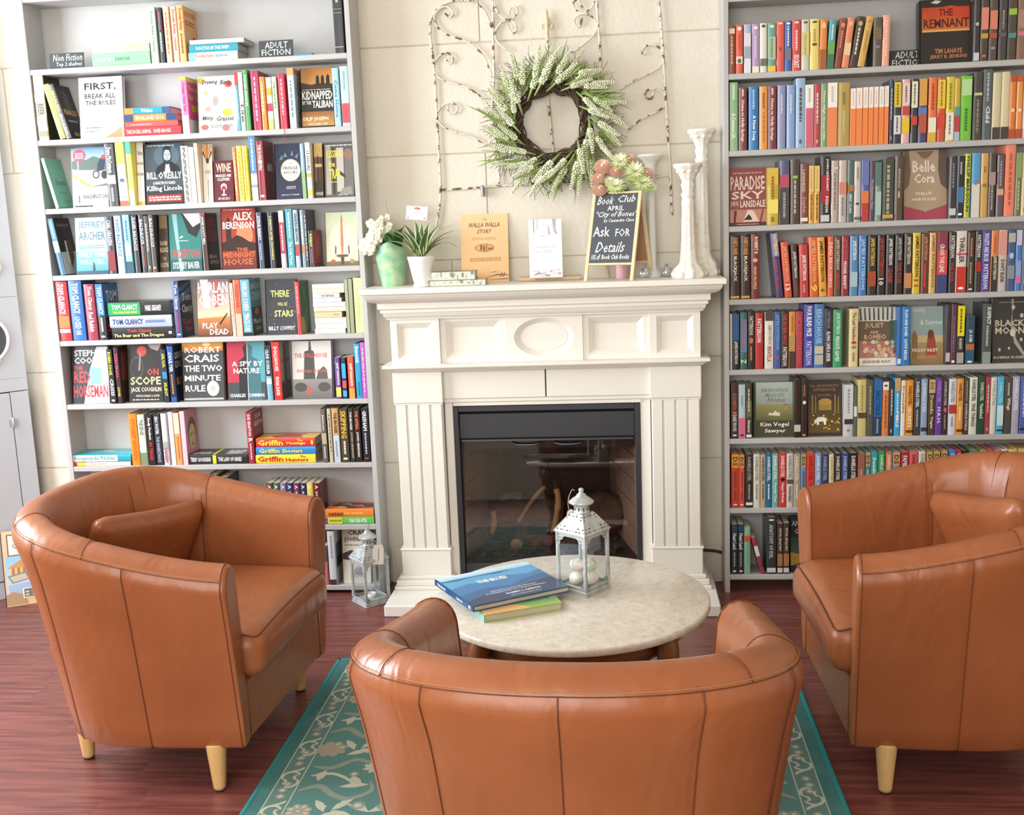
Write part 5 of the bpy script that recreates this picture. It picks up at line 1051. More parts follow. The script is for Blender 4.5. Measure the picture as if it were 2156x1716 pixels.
def parse_front(s):
    it = []
    for seg in s.split(';'):
        f = seg.split(':'); k = f[0]; n = [float(x) for x in f[1:5]] if k in 'rel' else None
        C_ = lambda h: ['#'+a for a in h.split('>')] if '>' in h else '#'+h
        if k == 'r': it.append(('r', *n, C_(f[5])))
        elif k == 'e': it.append(('e', *n, C_(f[5])))
        elif k == 'l': it.append(('l', *n, int(f[5]), C_(f[6])))
        elif k == 't': it.append(('t', f[1], *[float(x) for x in f[2:6]], C_(f[6]), {'b': .02, 'sh': float(f[7]) if len(f) > 7 else 0}))
        elif k == 'p': it.append(('p', [tuple(float(a) for a in q.split(',')) for q in f[1].split(' ')], C_(f[2])))
    return it
NAMED = [('white', 'f0eee8'), ('cream', 'e4d8b4'), ('pale grey', 'c4c2be'), ('grey', '8c8a88'), ('charcoal', '4a4846'), ('black', '262426'), ('red', 'c8343a'), ('dark red', '8a2a34'), ('maroon', '6e3038'), ('brick red', 'b04a40'), ('salmon', 'e08a70'), ('pink', 'e08ab0'), ('orange', 'e8863c'), ('rust', '9c5030'), ('brown', '6a4a38'), ('tan', 'c8a068'), ('gold', 'c8a040'), ('yellow', 'e6d23c'), ('olive', '9a9860'), ('lime', 'b4d060'), ('green', '4a9a54'), ('dark green', '2a5a3c'), ('mint', 'a4d4b8'), ('teal', '3f8c8c'), ('cyan', '44b0d4'), ('pale blue', '9cbcd8'), ('blue', '3a6cb0'), ('navy', '2c3c60'), ('slate', '5a6a78'), ('purple', '6a4a94'), ('lilac', 'b0a0c4'), ('magenta', 'b03a78'), ('plum', '4c3a48')]
def cname(h):
    c = [int(h.lstrip('#')[i:i+2], 16) for i in (0, 2, 4)]
    return min(NAMED, key=lambda n: sum((a-int(n[1][i:i+2], 16))**2 for a, i in zip(c, (0, 2, 4))))[0]
ORD = ['first', 'second', 'third', 'fourth', 'fifth', 'sixth', 'seventh', 'eighth', 'ninth', 'tenth', 'eleventh', 'twelfth', 'thirteenth', 'fourteenth', 'fifteenth', 'sixteenth', 'seventeenth', 'eighteenth', 'nineteenth', 'twentieth'] + ['twenty-'+x for x in ('first', 'second', 'third', 'fourth', 'fifth', 'sixth', 'seventh', 'eighth', 'ninth')] + ['thirtieth'] + ['thirty-'+x for x in ('first', 'second', 'third', 'fourth', 'fifth', 'sixth', 'seventh', 'eighth', 'ninth')] + ['fortieth'] + ['forty-'+x for x in ('first', 'second', 'third', 'fourth', 'fifth')]
YS = -.119
def row(side, si, crop, rows, entries):
    ox, oy, s = crop; X = lambda v: ox+v/s; Yp = lambda v: oy+v/s
    zs = (SH_L if side == 'left' else SH_R)[si]+ST+.0006; where = f"{rows} shelf, {side} bookcase"; grp = f"books on the {where}"; prev = -9; n = 0; nstack = 0
    lim0, lim1 = (-2.082, -.806) if side == 'left' else (.633, 1.929)
    for en in entries:
        kind = en[0]; op = en[-1] if isinstance(en[-1], dict) else {}
        if kind == 's':
            _, x0, x1, yt, c = en[:5]; sp = en[5] if len(en) > 5 and isinstance(en[5], str) else None
            a, b = solveX(X(x0), YS, zs), solveX(X(x1), YS, zs)
            if prev > a: a = prev+.0004
            a = max(a, lim0+.0005); b = max(b, a+.007); h = solveZ(Yp(yt), (a+b)/2, YS)-zs; lean = 0
            if 'xt' in op:
                xt = solveX(X(op['xt']), YS, zs+h); lean = math.atan2(xt-a, h); h = h/cos(lean)
            w = b-a-.0004
            if lean: w *= cos(lean)
            hard = op.get('hard', h > .195); d = .128 if h > .195 else .107; n += 1
            bk = make_book(w, h, d, '#'+c, parse_spine(sp, c), parse_front(op['front']) if 'front' in op else None, hard, label=f"{op.get('d', cname(c))} {'hardcover' if hard else 'paperback'} spine, {ORD[n-1]} from left, {where}", cat='book', group=grp)
            if lean == 0: bk.matrix_world = Matrix.Translation(((a+b)/2, YS+op.get('y', 0), zs))
            else:
                piv = a if lean < 0 else b; bk.matrix_world = Matrix.Translation((piv, YS+op.get('y', 0), zs)) @ Matrix.Rotation(lean, 4, 'Y') @ Matrix.Translation((w/2 if lean < 0 else -w/2, 0, 0))
            if 'ribbon' in op:
                q = MB(); q.tube(catmull([(0, .004, .001), (.001, -.006, -.002), (.002, -.0095, -.02), (-.001, -.009, -.045), (-.004, -.011, -.052)], 4), .0009, 5); q.build('ribbon_bookmark', mat('red_ribbon', '#b8283c', .6), bk)
            prev = b
        elif kind == 'f':
            _, x0, x1, yt, c, fr = en[:6]; Yf = YS+.02+op.get('y', 0); th = op.get('th', .024); tilt = radians(op.get('tilt', 7))
            a, b = solveX(X(x0), Yf, zs), solveX(X(x1), Yf, zs)
            if prev > a-op.get('ov', 0): a = prev+.0006
            b = min(b, lim1-.001); h = (solveZ(Yp(yt), (a+b)/2, Yf+.015)-zs)/cos(tilt); n += 1
            bk = make_book(th, h, b-a, '#'+c, [('r', 0, 0, 1, 1, '#'+op.get('sc', c))], parse_front(fr), op.get('hard', True), label=f"face-out {op.get('d', cname(c)+' cover')}, {ORD[n-1]} from left, {where}", cat='book', group=grp)
            bk.matrix_world = Matrix.Translation((a, Yf, zs)) @ Matrix.Rotation(-tilt, 4, 'X') @ Matrix.Translation((0, th/2, 0)) @ Matrix.Rotation(-pi/2, 4, 'Z')
            prev = b
        elif kind == 'k':
            items = en[1]; z = zs; nstack += 1; top = len(items)
            for i, (x0, x1, y1, y0, c, sp, *rest) in enumerate(items):
                o2 = rest[0] if rest else {}; Yk = YS+.004+o2.get('y', 0); a, b = solveX(X(x0), Yk, z), solveX(X(x1), Yk, z)
                if prev > a: a = prev+.0006
                w = max(.006, (Yp(y0)-Yp(y1))/SC(Yk)); pos = 'lowest' if i == 0 else 'topmost' if i == top-1 else ORD[i]+' from bottom'
                bk = make_book(w, b-a, o2.get('dep', .12), '#'+c, parse_spine(sp, c), parse_front(o2['front']) if 'front' in o2 else None, o2.get('hard', True), label=f"{o2.get('d', cname(c))} book lying flat, {pos} in {ORD[nstack-1]} pile, {where}", cat='book', group=grp)
                bk.matrix_world = Matrix.Translation((b, Yk, z+w/2)) @ FLAT
                z += w+.0004; mx = b if i == 0 else max(mx, b)
            prev = mx
        elif kind == 'sign':
            _, x0, x1, y0, y1, lines, lb = en[:7]; Yg = op.get('Y', -.10); a, b = solveX(X(x0), Yg, zs), solveX(X(x1), Yg, zs); h = (Yp(y1)-Yp(y0))/SC(Yg); e = empty('shelf_sign', (a, Yg, zs), label=lb, cat='sign')
            q = MB(); q.cbox(0, b-a, 0, .004, 0, h, .0008); p = q.build('board', mat('chalk_sign_black', '#3b4143', .6), e, rot=(radians(-6), 0, 0))
            q = MB(); prints(q, [('t', t, *bx, '#f2f2ee', {'b': .004, 'sh': sh}) for t, bx, sh in lines], (0, 0, 0), (b-a, 0, 0), (0, 0, h), (0, -1, 0)); q.build('lettering', M_PRINT, p)
        elif kind == 'gap': prev = solveX(X(en[1]), YS, zs)
A_ = (1500, 0, 3.2866); B_ = (1500, 300, 3.2866); C2 = (1500, 600, 3.2866); D_ = (1500, 900, 3.2866); E_ = (0, 0, 2.7641); F_ = (0, 280, 2.7641); G_ = (60, 560, 2.9135); H_ = (100, 840, 2.9135)
S = lambda *a: ('s',)+a
Fc = lambda *a: ('f',)+a
row('right', 1, A_, 'top', [S(107, 158, 180, '8f4a34', 'b:.05:.16:e6cba8;l:.22:.8:d9b79a'), S(162, 212, 172, 'd8604a', 'e:.08:.04:f2e6d0;l:.2:.5:c8443a;b:.65:.8:e8dcc0;e:.74:.05:5a6a5a'), S(218, 268, 168, 'a9b4d0', 'b:.18:.45:ded8de;b:.45:.7:a4a4b8;b:.7:1:dfe0e4'), S(272, 325, 165, 'b39ac0', 'e:.08:.03:f0e6d8;l:.25:.7:d8c8de;b:.87:1:efe4d0'), S(328, 378, 160, 'dcdcd0', 'e:.06:.03:5a5048;b:.72:.87:6a7268'), S(382, 440, 158, '6fa090', 'e:.07:.03:f0e0b0;b:.28:.75:a8c0a0;l:.32:.7:6a8a78;b:.88:1:e8c44a'), S(443, 497, 148, 'd95f50', 'e:.04:.02:f0d8c0;l:.52:.58:8a3a30'), S(500, 547, 145, '4467ae', 'e:.05:.02:ffffff;l:.1:.5:d0dcf0;b:.55:.78:7a7a80'), S(551, 611, 138, 'cf4b4e', 'e:.05:.02:f0d8c8;l:.2:.6:f2d4c8;t:SECRET:f2e8e0:.68:.95:.2:.8'), S(615, 670, 133, 'c9cdb8', 'e:.06:.02:5a5048;b:.25:.7:d8c880;l:.3:.7:a0a880'), S(673, 738, 130, 'e6d47c', 'e:.06:.02:5a5048;l:.2:.45:b89a48;e:.5:.03:6a5a38'), S(735, 788, 135, 'e08a4a', 'e:.12:.06:f0c890;b:.6:1:a8643c', {'xt': 748, 'hard': False}), S(788, 838, 138, '5aa0a8', 'l:.1:.4:d8ecec;b:.45:.7:7aa858;b:.7:1:4a7a5a', {'xt': 812, 'hard': False}), S(840, 888, 130, '8c4c3c', 'e:.14:.05:d89060;l:.25:.6:c89a80', {'xt': 886, 'hard': False}), S(892, 942, 127, 'e08c6a', 'e:.12:.05:f0b890;b:.5:.75:e8c8a0', {'xt': 938, 'hard': False}), S(945, 997, 120, '4a4038', 'e:.14:.05:c8a878;l:.22:.75:e0d8c8', {'xt': 1006, 'hard': False}), S(1000, 1050, 118, 'd0a860', 'e:.1:.03:c88a40;l:.3:.7:b08a48', {'xt': 1070, 'hard': False}), ('gap', 1108), S(1112, 1170, 120, '5f564a', 'b:.2:.45:7a6a50;e:.6:.03:8a7ab0'), S(1172, 1222, 105, 'e8a890', 'l:.1:.8:f4ccba', {'xt': 1184, 'hard': False}),
    ('sign', 1226, 1478, 332, 440, [('ADULT', (.15, .52, .80, .92), .1), ('FICTION', (.06, .06, .96, .44), .05)], 'small black sign lettered adult fiction on right bookcase', {'Y': -.06}),
    Fc(1436, 1790, -12, '2c2826', 'r:.0:.0:1:1:332e2b;r:.03:.5:.97:.88:c8703c>b8442c;r:.03:.5:.97:.53:e0a868;p:.3,.86 .6,.90 .97,.84 .97,.70 .5,.74 .1,.70:c84a30;t:THE:.36:.74:.64:.85:5a1c18;t:REMNANT:.06:.56:.96:.70:5a1c18;t:TIM LAHAYE:.28:.16:.82:.235:c0805c;t:JERRY B. JENKINS:.18:.07:.92:.14:c0805c;p:.2,.95 .3,.99 .42,.97 .33,.93:cfcac4', {'th': .045, 'y': -.0, 'd': 'black cover with fiery orange band'}), S(1796, 1846, -8, '3c3836', 'e:.4:.03:b8b4b0;b:.86:.99:c8ccd0'), S(1850, 1904, -14, '4a443e', 'b:.15:.5:d88a78;b:.56:.64:c8963c;e:.92:.02:d06a50'), S(1910, 1966, -16, '5a5048', 'b:.2:.5:d8826a;b:.56:.64:b8523c;e:.8:.025:a878b8'), S(1976, 2032, -18, '4a4640', 'l:.2:.5:9a9490;b:.56:.62:5a6068'), S(2038, 2098, -20, '50483e', 'b:.18:.28:98c04a;b:.57:.65:4a9088'), S(2104, 2168, -22, '8a6a5a', 'b:.2:.5:a88478;b:.55:.62:d07890'), S(2172, 2230, -20, '6a5a4a'), S(2236, 2290, -20, '7a5a50')])
OW = 'b:.0:.355:eeeae2;b:.355:1:ee8a50;l:.06:.3:c8c2b8'
row('right', 2, A_, 'second', [S(120, 177, 570, '8fb88c', 't:A Common Life:f4f4e8:.45:.82:.2:.75;l:.04:.25:e0ecd8'), S(183, 240, 605, '7a3f3c', 't:Home to Holly Springs:eadccc:.2:.86:.2:.7;l:.03:.14:e0c8c0'), S(252, 318, 600, '2f7ab8', 't:A New Song:f0f4f8:.45:.85:.3:.75;l:.05:.35:9cc4e4'), S(325, 382, 598, 'e09a50', 'l:.1:.35:8a5a30;l:.4:.9:c07a3c'), S(386, 443, 595, '7c3c40', 't:Home to Holly Springs:eadccc:.2:.86:.2:.7;l:.03:.14:e0c8c0'), S(450, 506, 590, '8f93b8', 'l:.15:.45:c8cadc'), S(513, 571, 588, '8aa4d0', 'l:.15:.45:c4d4ec'), S(576, 641, 540, '96b4d4'), S(641, 699, 585, 'e4e0d8', 'b:.0:.37:eeeae2;b:.37:1:cf6a78;l:.06:.28:b8b0a8'), S(700, 748, 580, 'b0474a'), S(748, 792, 578, '7fa578', 't:These High Green Hills:e8efe0:.1:.9:.3:.7'), S(792, 863, 572, 'e88a5a', 'b:.0:.385:f0ece6;b:.385:1:e88a5a;l:.06:.3:c8c0b8'), S(866, 948, 570, 'b59f5c', 'l:.15:.35:8a7840;l:.45:.8:c8b478'), S(951, 990, 612, 'ee8a50', OW), S(990, 1034, 608, 'ee8a50', OW), S(1035, 1074, 604, 'ee8a50', OW), S(1075, 1110, 602, 'ee8a50', OW), S(1111, 1145, 600, 'ee8a50', OW), S(1146, 1184, 597, 'ee8a50', OW), S(1185, 1216, 594, 'ee8a50', OW), S(1222, 1246, 550, '3c4460'), S(1249, 1302, 558, '3a3a44', 'b:.02:.42:d8c040;l:.06:.38:8a6a20;b:.55:.85:dcd8d4;l:.58:.82:5a5a6a'), S(1305, 1362, 548, 'd8b0b0', 'b:.06:.4:e0d0c8;l:.1:.36:a05a50;b:.42:.56:c05040;b:.6:.85:e8c040'), S(1368, 1416, 545, '3a3c40', 'b:.04:.45:e4e0c8;l:.08:.4:6a6a50;b:.58:.72:c84a40'), S(1421, 1480, 545, '4a4a70', 'b:.0:.42:d8a050;b:.45:.56:6080b8;b:.56:.85:b85a40'), S(1488, 1547, 535, 'e07840', 'l:.1:.5:a84820;b:.62:.85:ece4d4;b:.85:1:d8b040'), S(1550, 1606, 538, 'c85a3c', 'b:.03:.48:e8c44a;l:.06:.44:a87820;b:.55:.8:d84840'), S(1610, 1668, 530, 'd8c440', 'l:.1:.5:8a7a20;b:.55:.98:e8e4e0;l:.6:.9:8a8480'), S(1669, 1708, 540, 'c8a840', 'b:.45:.6:5a9a98;b:.6:.85:b84850;b:.86:1:a8c0cc'), S(1712, 1788, 525, '78c048', 'b:.05:.3:b4d89c;l:.5:.85:3a7a28'), S(1798, 1860, 500, '4a4640', 'b:.3:.34:c8bc90;l:.4:.9:8a8478'), S(1864, 1926, 478, '5a6468', 't:Child:dfe4e4:.52:.76:.3:.8;l:.05:.45:a8b0b0'), S(1930, 1988, 500, 'cfc4a0', 'b:.82:1:4a4440'), S(1990, 2048, 495, 'd4caa4', 'b:.82:1:4a4440'), S(2048, 2092, 520, 'd88040', 'b:.0:.1:b8503c;e:.55:.03:f0d8b0;b:.85:1:b8543c'), S(2095, 2140, 520, 'e09850', 'b:.0:.1:c0583c;e:.55:.03:f0d8b0;b:.85:1:b8543c'), S(2143, 2185, 518, 'e0b0b8'), S(2190, 2240, 516, 'c8b890'), S(2246, 2300, 520, '6a7a90')])
YL = 'b:.0:.45:e4c47a;t:ELMORE LEONARD:4a3420:.5:.95:.3:.7;l:.06:.4:c89c50'
row('right', 3, B_, 'third', [Fc(116, 372, 175, '8a443e', 'r:0:0:1:1:96504a;r:0:.0:1:.06:5a2c2a;p:.0,.06 1,.06 1,.28 0,.28:c08878;p:.1,.06 .16,.06 .2,.26 .12,.27:5a2c28;p:.36,.07 .8,.07 .66,.26 .5,.28:e8d0c4;p:.38,.10 .62,.10 .58,.16 .52,.20 .47,.16:3a201e;p:.82,.06 .86,.06 .94,.28 .9,.28:6a3430;t:PARADISE:.03:.62:.97:.86:ecdcd0;t:SKY:.05:.46:.95:.60:ecdcd0;t:LANSDALE:.29:.32:.98:.44:f0e4dc;t:JOE R.:.03:.33:.25:.43:ecdcd0;l:.1:.90:.9:.93:1:d8b8b0;l:.2:.015:.8:.04:1:d0b0a8', {'d': 'dusty red cover with a rider'}), S(375, 458, 175, 'c8b040', 'b:.0:.3:d8b848;l:.15:.55:a85a28;b:.55:.8:f0dc70;l:.86:.95:8a6a28'), S(462, 532, 125, '5a5a80', 'b:.22:.42:b85060;b:.42:1:4a4844;l:.5:.9:a8a49c'), S(538, 603, 118, '4f433c', 'e:.27:.025:98c050;l:.32:.85:b8a898'), S(607, 662, 148, '7c4840', 't:LAWHEAD:d8b8a0:.10:.48:.2:.6;t:Scarlet:d89080:.55:.82:.3:.75;b:.9:.96:e8e0d8'), S(665, 702, 160, 'dca850', YL), S(703, 741, 160, 'dca850', YL), S(745, 812, 95, '2f2a2a', 'b:.28:.7:a83038;t:JOHN LESCROART:f0ece8:.04:.52:.55:.85;t:POISON:f0ece8:.6:.84:.5:.85;b:.88:.98:c8ccd0'), S(820, 869, 125, 'b8a8a0', 'b:.1:.14:d8c0b0;l:.2:.8:8a7a74'), S(873, 926, 122, 'c0b4ae', 'b:.35:.55:d08870;l:.6:.9:8a7c78'), S(930, 976, 122, '5a6a68', 't:BIRD CLAN:d8e0dc:.55:.85:.3:.7;b:.4:.5:a87848'), S(978, 1024, 130, 'c4beb8', 'l:.1:.3:8a8480;e:.7:.02:4a4a48;b:.92:.97:6a6864'), S(1028, 1081, 122, '5560a0', 'b:.0:.4:6a78b0;b:.5:.7:d88048;b:.7:1:b84438'), S(1084, 1122, 128, '5a4858', 't:The Huntress View:c0b0b8:.3:.8:.3:.7'), S(1122, 1167, 135, '7a9890', 'b:.0:.4:5a7a74;b:.5:.9:a8c4bc'), S(1172, 1252, 115, '4a4c44', 'l:.1:.9:a8a898;b:.9:.96:c8a050'), S(1258, 1316, 90, '5a4a40', 'l:.2:.5:a89878;l:.55:.65:c0c090'), Fc(1322, 1622, 50, 'b8a48c', 'r:0:0:1:1:a8937c>bca78e;p:.0,.0 1,0 1,.20 .55,.12 .5,.10 .45,.12 0,.20:a84858;p:.82,1 1,1 1,.42 .86,.5 .80,.7:6a5a50;p:0,1 .12,1 .16,.7 .12,.5 0,.42:7a6656;p:.3,.98 .7,.98 .6,.90 .5,.87 .4,.90:8a7060;t:Belle:.2:.68:.74:.85:efe6d8;t:Cora:.24:.52:.72:.66:efe6d8;t:PHILLIP:.28:.35:.66:.395:e8dccc;t:MARGULIES:.18:.27:.76:.31:e8dccc', {'d': 'cover showing a corseted torso', 'sc': '5a4a40', 'th': .03}), S(1634, 1684, 100, '3a3840', 'l:.1:.5:8a8480;b:.84:.95:c8ccd0'), S(1686, 1736, 92, '2f2d38', 'l:.1:.3:b8b4b0;b:.5:.75:4a7aa8;e:.94:.02:ffffff'), S(1739, 1779, 78, 'b8c040', 't:PHILLIP MARGOLIN:3a3c18:.04:.9:.2:.8'), S(1785, 1846, 72, '5a9ccc', 'b:.48:1:d8d4cc;l:.42:.5:b87840'), S(1849, 1901, 75, 'cda35c', 'l:.2:.3:8a6a38;e:.5:.03:9a7038'), S(1905, 1952, 70, '4a4440', 'b:.3:.5:a89088;l:.5:.9:b8a898'), S(1960, 2010, 85, '6a5660', 'b:.55:.65:d0a888;l:.1:.5:a89498'), S(2015, 2086, 15, 'e8886c', 'l:.12:.85:c06048'), S(2090, 2131, 70, '6a7a50', 'b:.0:.4:8aa060;l:.45:.9:c8c098'), S(2133, 2180, 70, 'd8c090'), S(2186, 2240, 72, '8a5a48'), S(2246, 2296, 74, '5a6a80')])
JP = lambda c, rest='': 't:JAMES PATTERSON:'+c+':.05:.52:.22:.8'+rest
row('right', 4, B_, 'fourth', [S(122, 190, 648, '3a2c28', 't:ROBERT B. PARKER:d89848:.03:.30:.3:.8;t:BLACKJACK:ece0c8:.32:.72:.3:.72;b:.95:.985:e0a858'), S(195, 261, 645, '3a2c28', 't:ROBERT B. PARKER:d89848:.03:.30:.3:.8;t:BLACKJACK:ece0c8:.32:.72:.3:.72;b:.95:.985:e0a858'), S(266, 326, 635, '7a2c30', 't:HIGH PROFILE:e8c080:.5:.85:.3:.7;t:ROBERT B:f0e0b8:.04:.30:.4:.85;e:.4:.03:d8b8a8'), ('gap', 402), S(440, 493, 628, '48406a', 'b:.0:.36:8a84a8;t:PATTERSON:e8d8a0:.03:.34:.3:.8;t:ALEX CROSS:c83c4c:.4:.9:.2:.6', {'xt': 398, 'hard': True}), S(502, 553, 690, 'd8583a', 't:JAMES PATTERSON:f0a888:.08:.7:.2:.8;t:13:f4e4d0:.76:.88:.1:.85', {'xt': 471, 'hard': False}), S(562, 606, 712, '4a3030', 't:JAMES PATTERSON:e0d8d0:.12:.62:.2:.8;l:.65:.95:b84040', {'xt': 541, 'hard': False}), S(607, 667, 706, 'c03c40', 't:JAMES PATTERSON:f4e8e4:.2:.68:.2:.8;l:.76:.92:e0a0a0', {'xt': 600, 'hard': False}), S(675, 735, 655, 'd8642c', 't:JAMES PATTERSON:f0b078:.05:.74:.2:.8;t:9:f8d048:.78:.92:.1:.9', {'xt': 668}), S(740, 793, 655, 'e0a238', 't:JAMES PATTERSON:4a3014:.06:.75:.2:.8;t:6:6a4a18:.86:.93:.2:.8', {'xt': 723}), S(796, 836, 650, 'd8603c', 't:DEAD RECKONING:f0d0c0:.1:.85:.2:.8'), S(840, 885, 652, '5a4a40', 't:JAMES PATTERSON:d8b890:.05:.55:.2:.8;t:CROSS:c84038:.6:.88:.2:.85'), S(890, 942, 648, '98283a', JP('c05a68', ';t:MICHAEL BENNETT:f0e8e4:.42:.88:.25:.7')), S(948, 1004, 645, '5a8ab0', 't:JAMES PATTERSON:e4eef4:.08:.4:.2:.8;b:.6:.85:a8c4cc'), S(1010, 1063, 642, '4a78b8', 't:JAMES PATTERSON:a8d0f0:.06:.9:.2:.8'), S(1070, 1131, 645, '3a2e26', 't:JAMES PATTERSON:d8b858:.04:.5:.2:.8;b:.6:.85:a85030'), S(1138, 1192, 640, '2e2624', 't:JAMES PATTERSON:c83c38:.05:.68:.2:.8;t:10:e8e0d8:.72:.84:.15:.85'), S(1198, 1252, 638, '2c2626', 't:JAMES PATTERSON:e8e4e0:.06:.5:.2:.8;t:GONE:c83c3c:.56:.8:.15:.85'), S(1260, 1314, 638, '302a28', 't:JAMES PATTERSON:b8b4b0:.05:.42:.2:.8;t:TICK TOCK:b83c3c:.46:.82:.2:.8'), S(1323, 1376, 630, '3a3028', 't:JAMES PATTERSON:d8d0b8:.05:.5:.2:.8;b:.65:.9:c88a58'), S(1380, 1434, 625, 'd8b83a', 't:JAMES PATTERSON:4a3a10:.05:.72:.2:.8;t:11:a84a28:.76:.88:.2:.8'), S(1440, 1492, 630, '6a3a2c', 't:JAMES PATTERSON:c88a68:.05:.44:.2:.8;l:.5:.9:d84848'), S(1495, 1541, 625, 'd4b070', 't:JAMES PATTERSON:9a6a38:.04:.9:.2:.8'), S(1545, 1622, 615, '8a3a48', 'b:.3:.7:d05048;b:.7:1:3a4a80;t:CROSS THE LINE:f0dcd8:.2:.66:.25:.7'), S(1630, 1676, 620, '3a3030', 't:PATTERSON:d8d8c8:.06:.42:.2:.8;t:TICK TOCK:b83838:.5:.82:.2:.8'), S(1680, 1752, 612, 'd8d0c8', 'b:.58:1:c8382c;t:THRILLER:5a3a38:.1:.52:.25:.75;b:.36:.39:c84a48;e:.93:.02:ffffff'), S(1758, 1806, 620, '40322a', 'l:.1:.4:d08050;l:.5:.85:b89860;e:.95:.015:e8e4e0'), S(1812, 1856, 615, '3a3634', 't:PATTERSON:e0d8c0:.06:.42:.2:.8;b:.5:.66:a83038'), S(1857, 1916, 610, '4f4a98', 't:VIOLETS ARE BLUE:e0dcf0:.04:.5:.2:.8;t:PATTERSON:e0dcf0:.55:.95:.2:.8'), S(1920, 1970, 608, 'd88048', 'b:.42:1:3a3432;t:JAMES PATTERSON:d8d8a8:.42:.8:.2:.8;l:.08:.36:b85a30'), S(1971, 2029, 605, 'c4bab4', 'b:.02:.4:d89890;t:DON\'T BLINK:3a3636:.48:.86:.25:.75'), S(2032, 2087, 605, '4a5a80', 'e:.42:.05:a8c8e8;b:.05:.2:b8b0a0;b:.58:.8:8a90a0'), S(2090, 2131, 605, '4a80c0', 'b:.0:.25:c8c0d8;b:.5:.8:88a4d0;b:.75:.88:c878a8'), S(2133, 2180, 603, '5a7090', 'l:.3:.9:d8dce4'), S(2186, 2238, 604, '3a3030'), S(2244, 2296, 604, '8a3a38')])
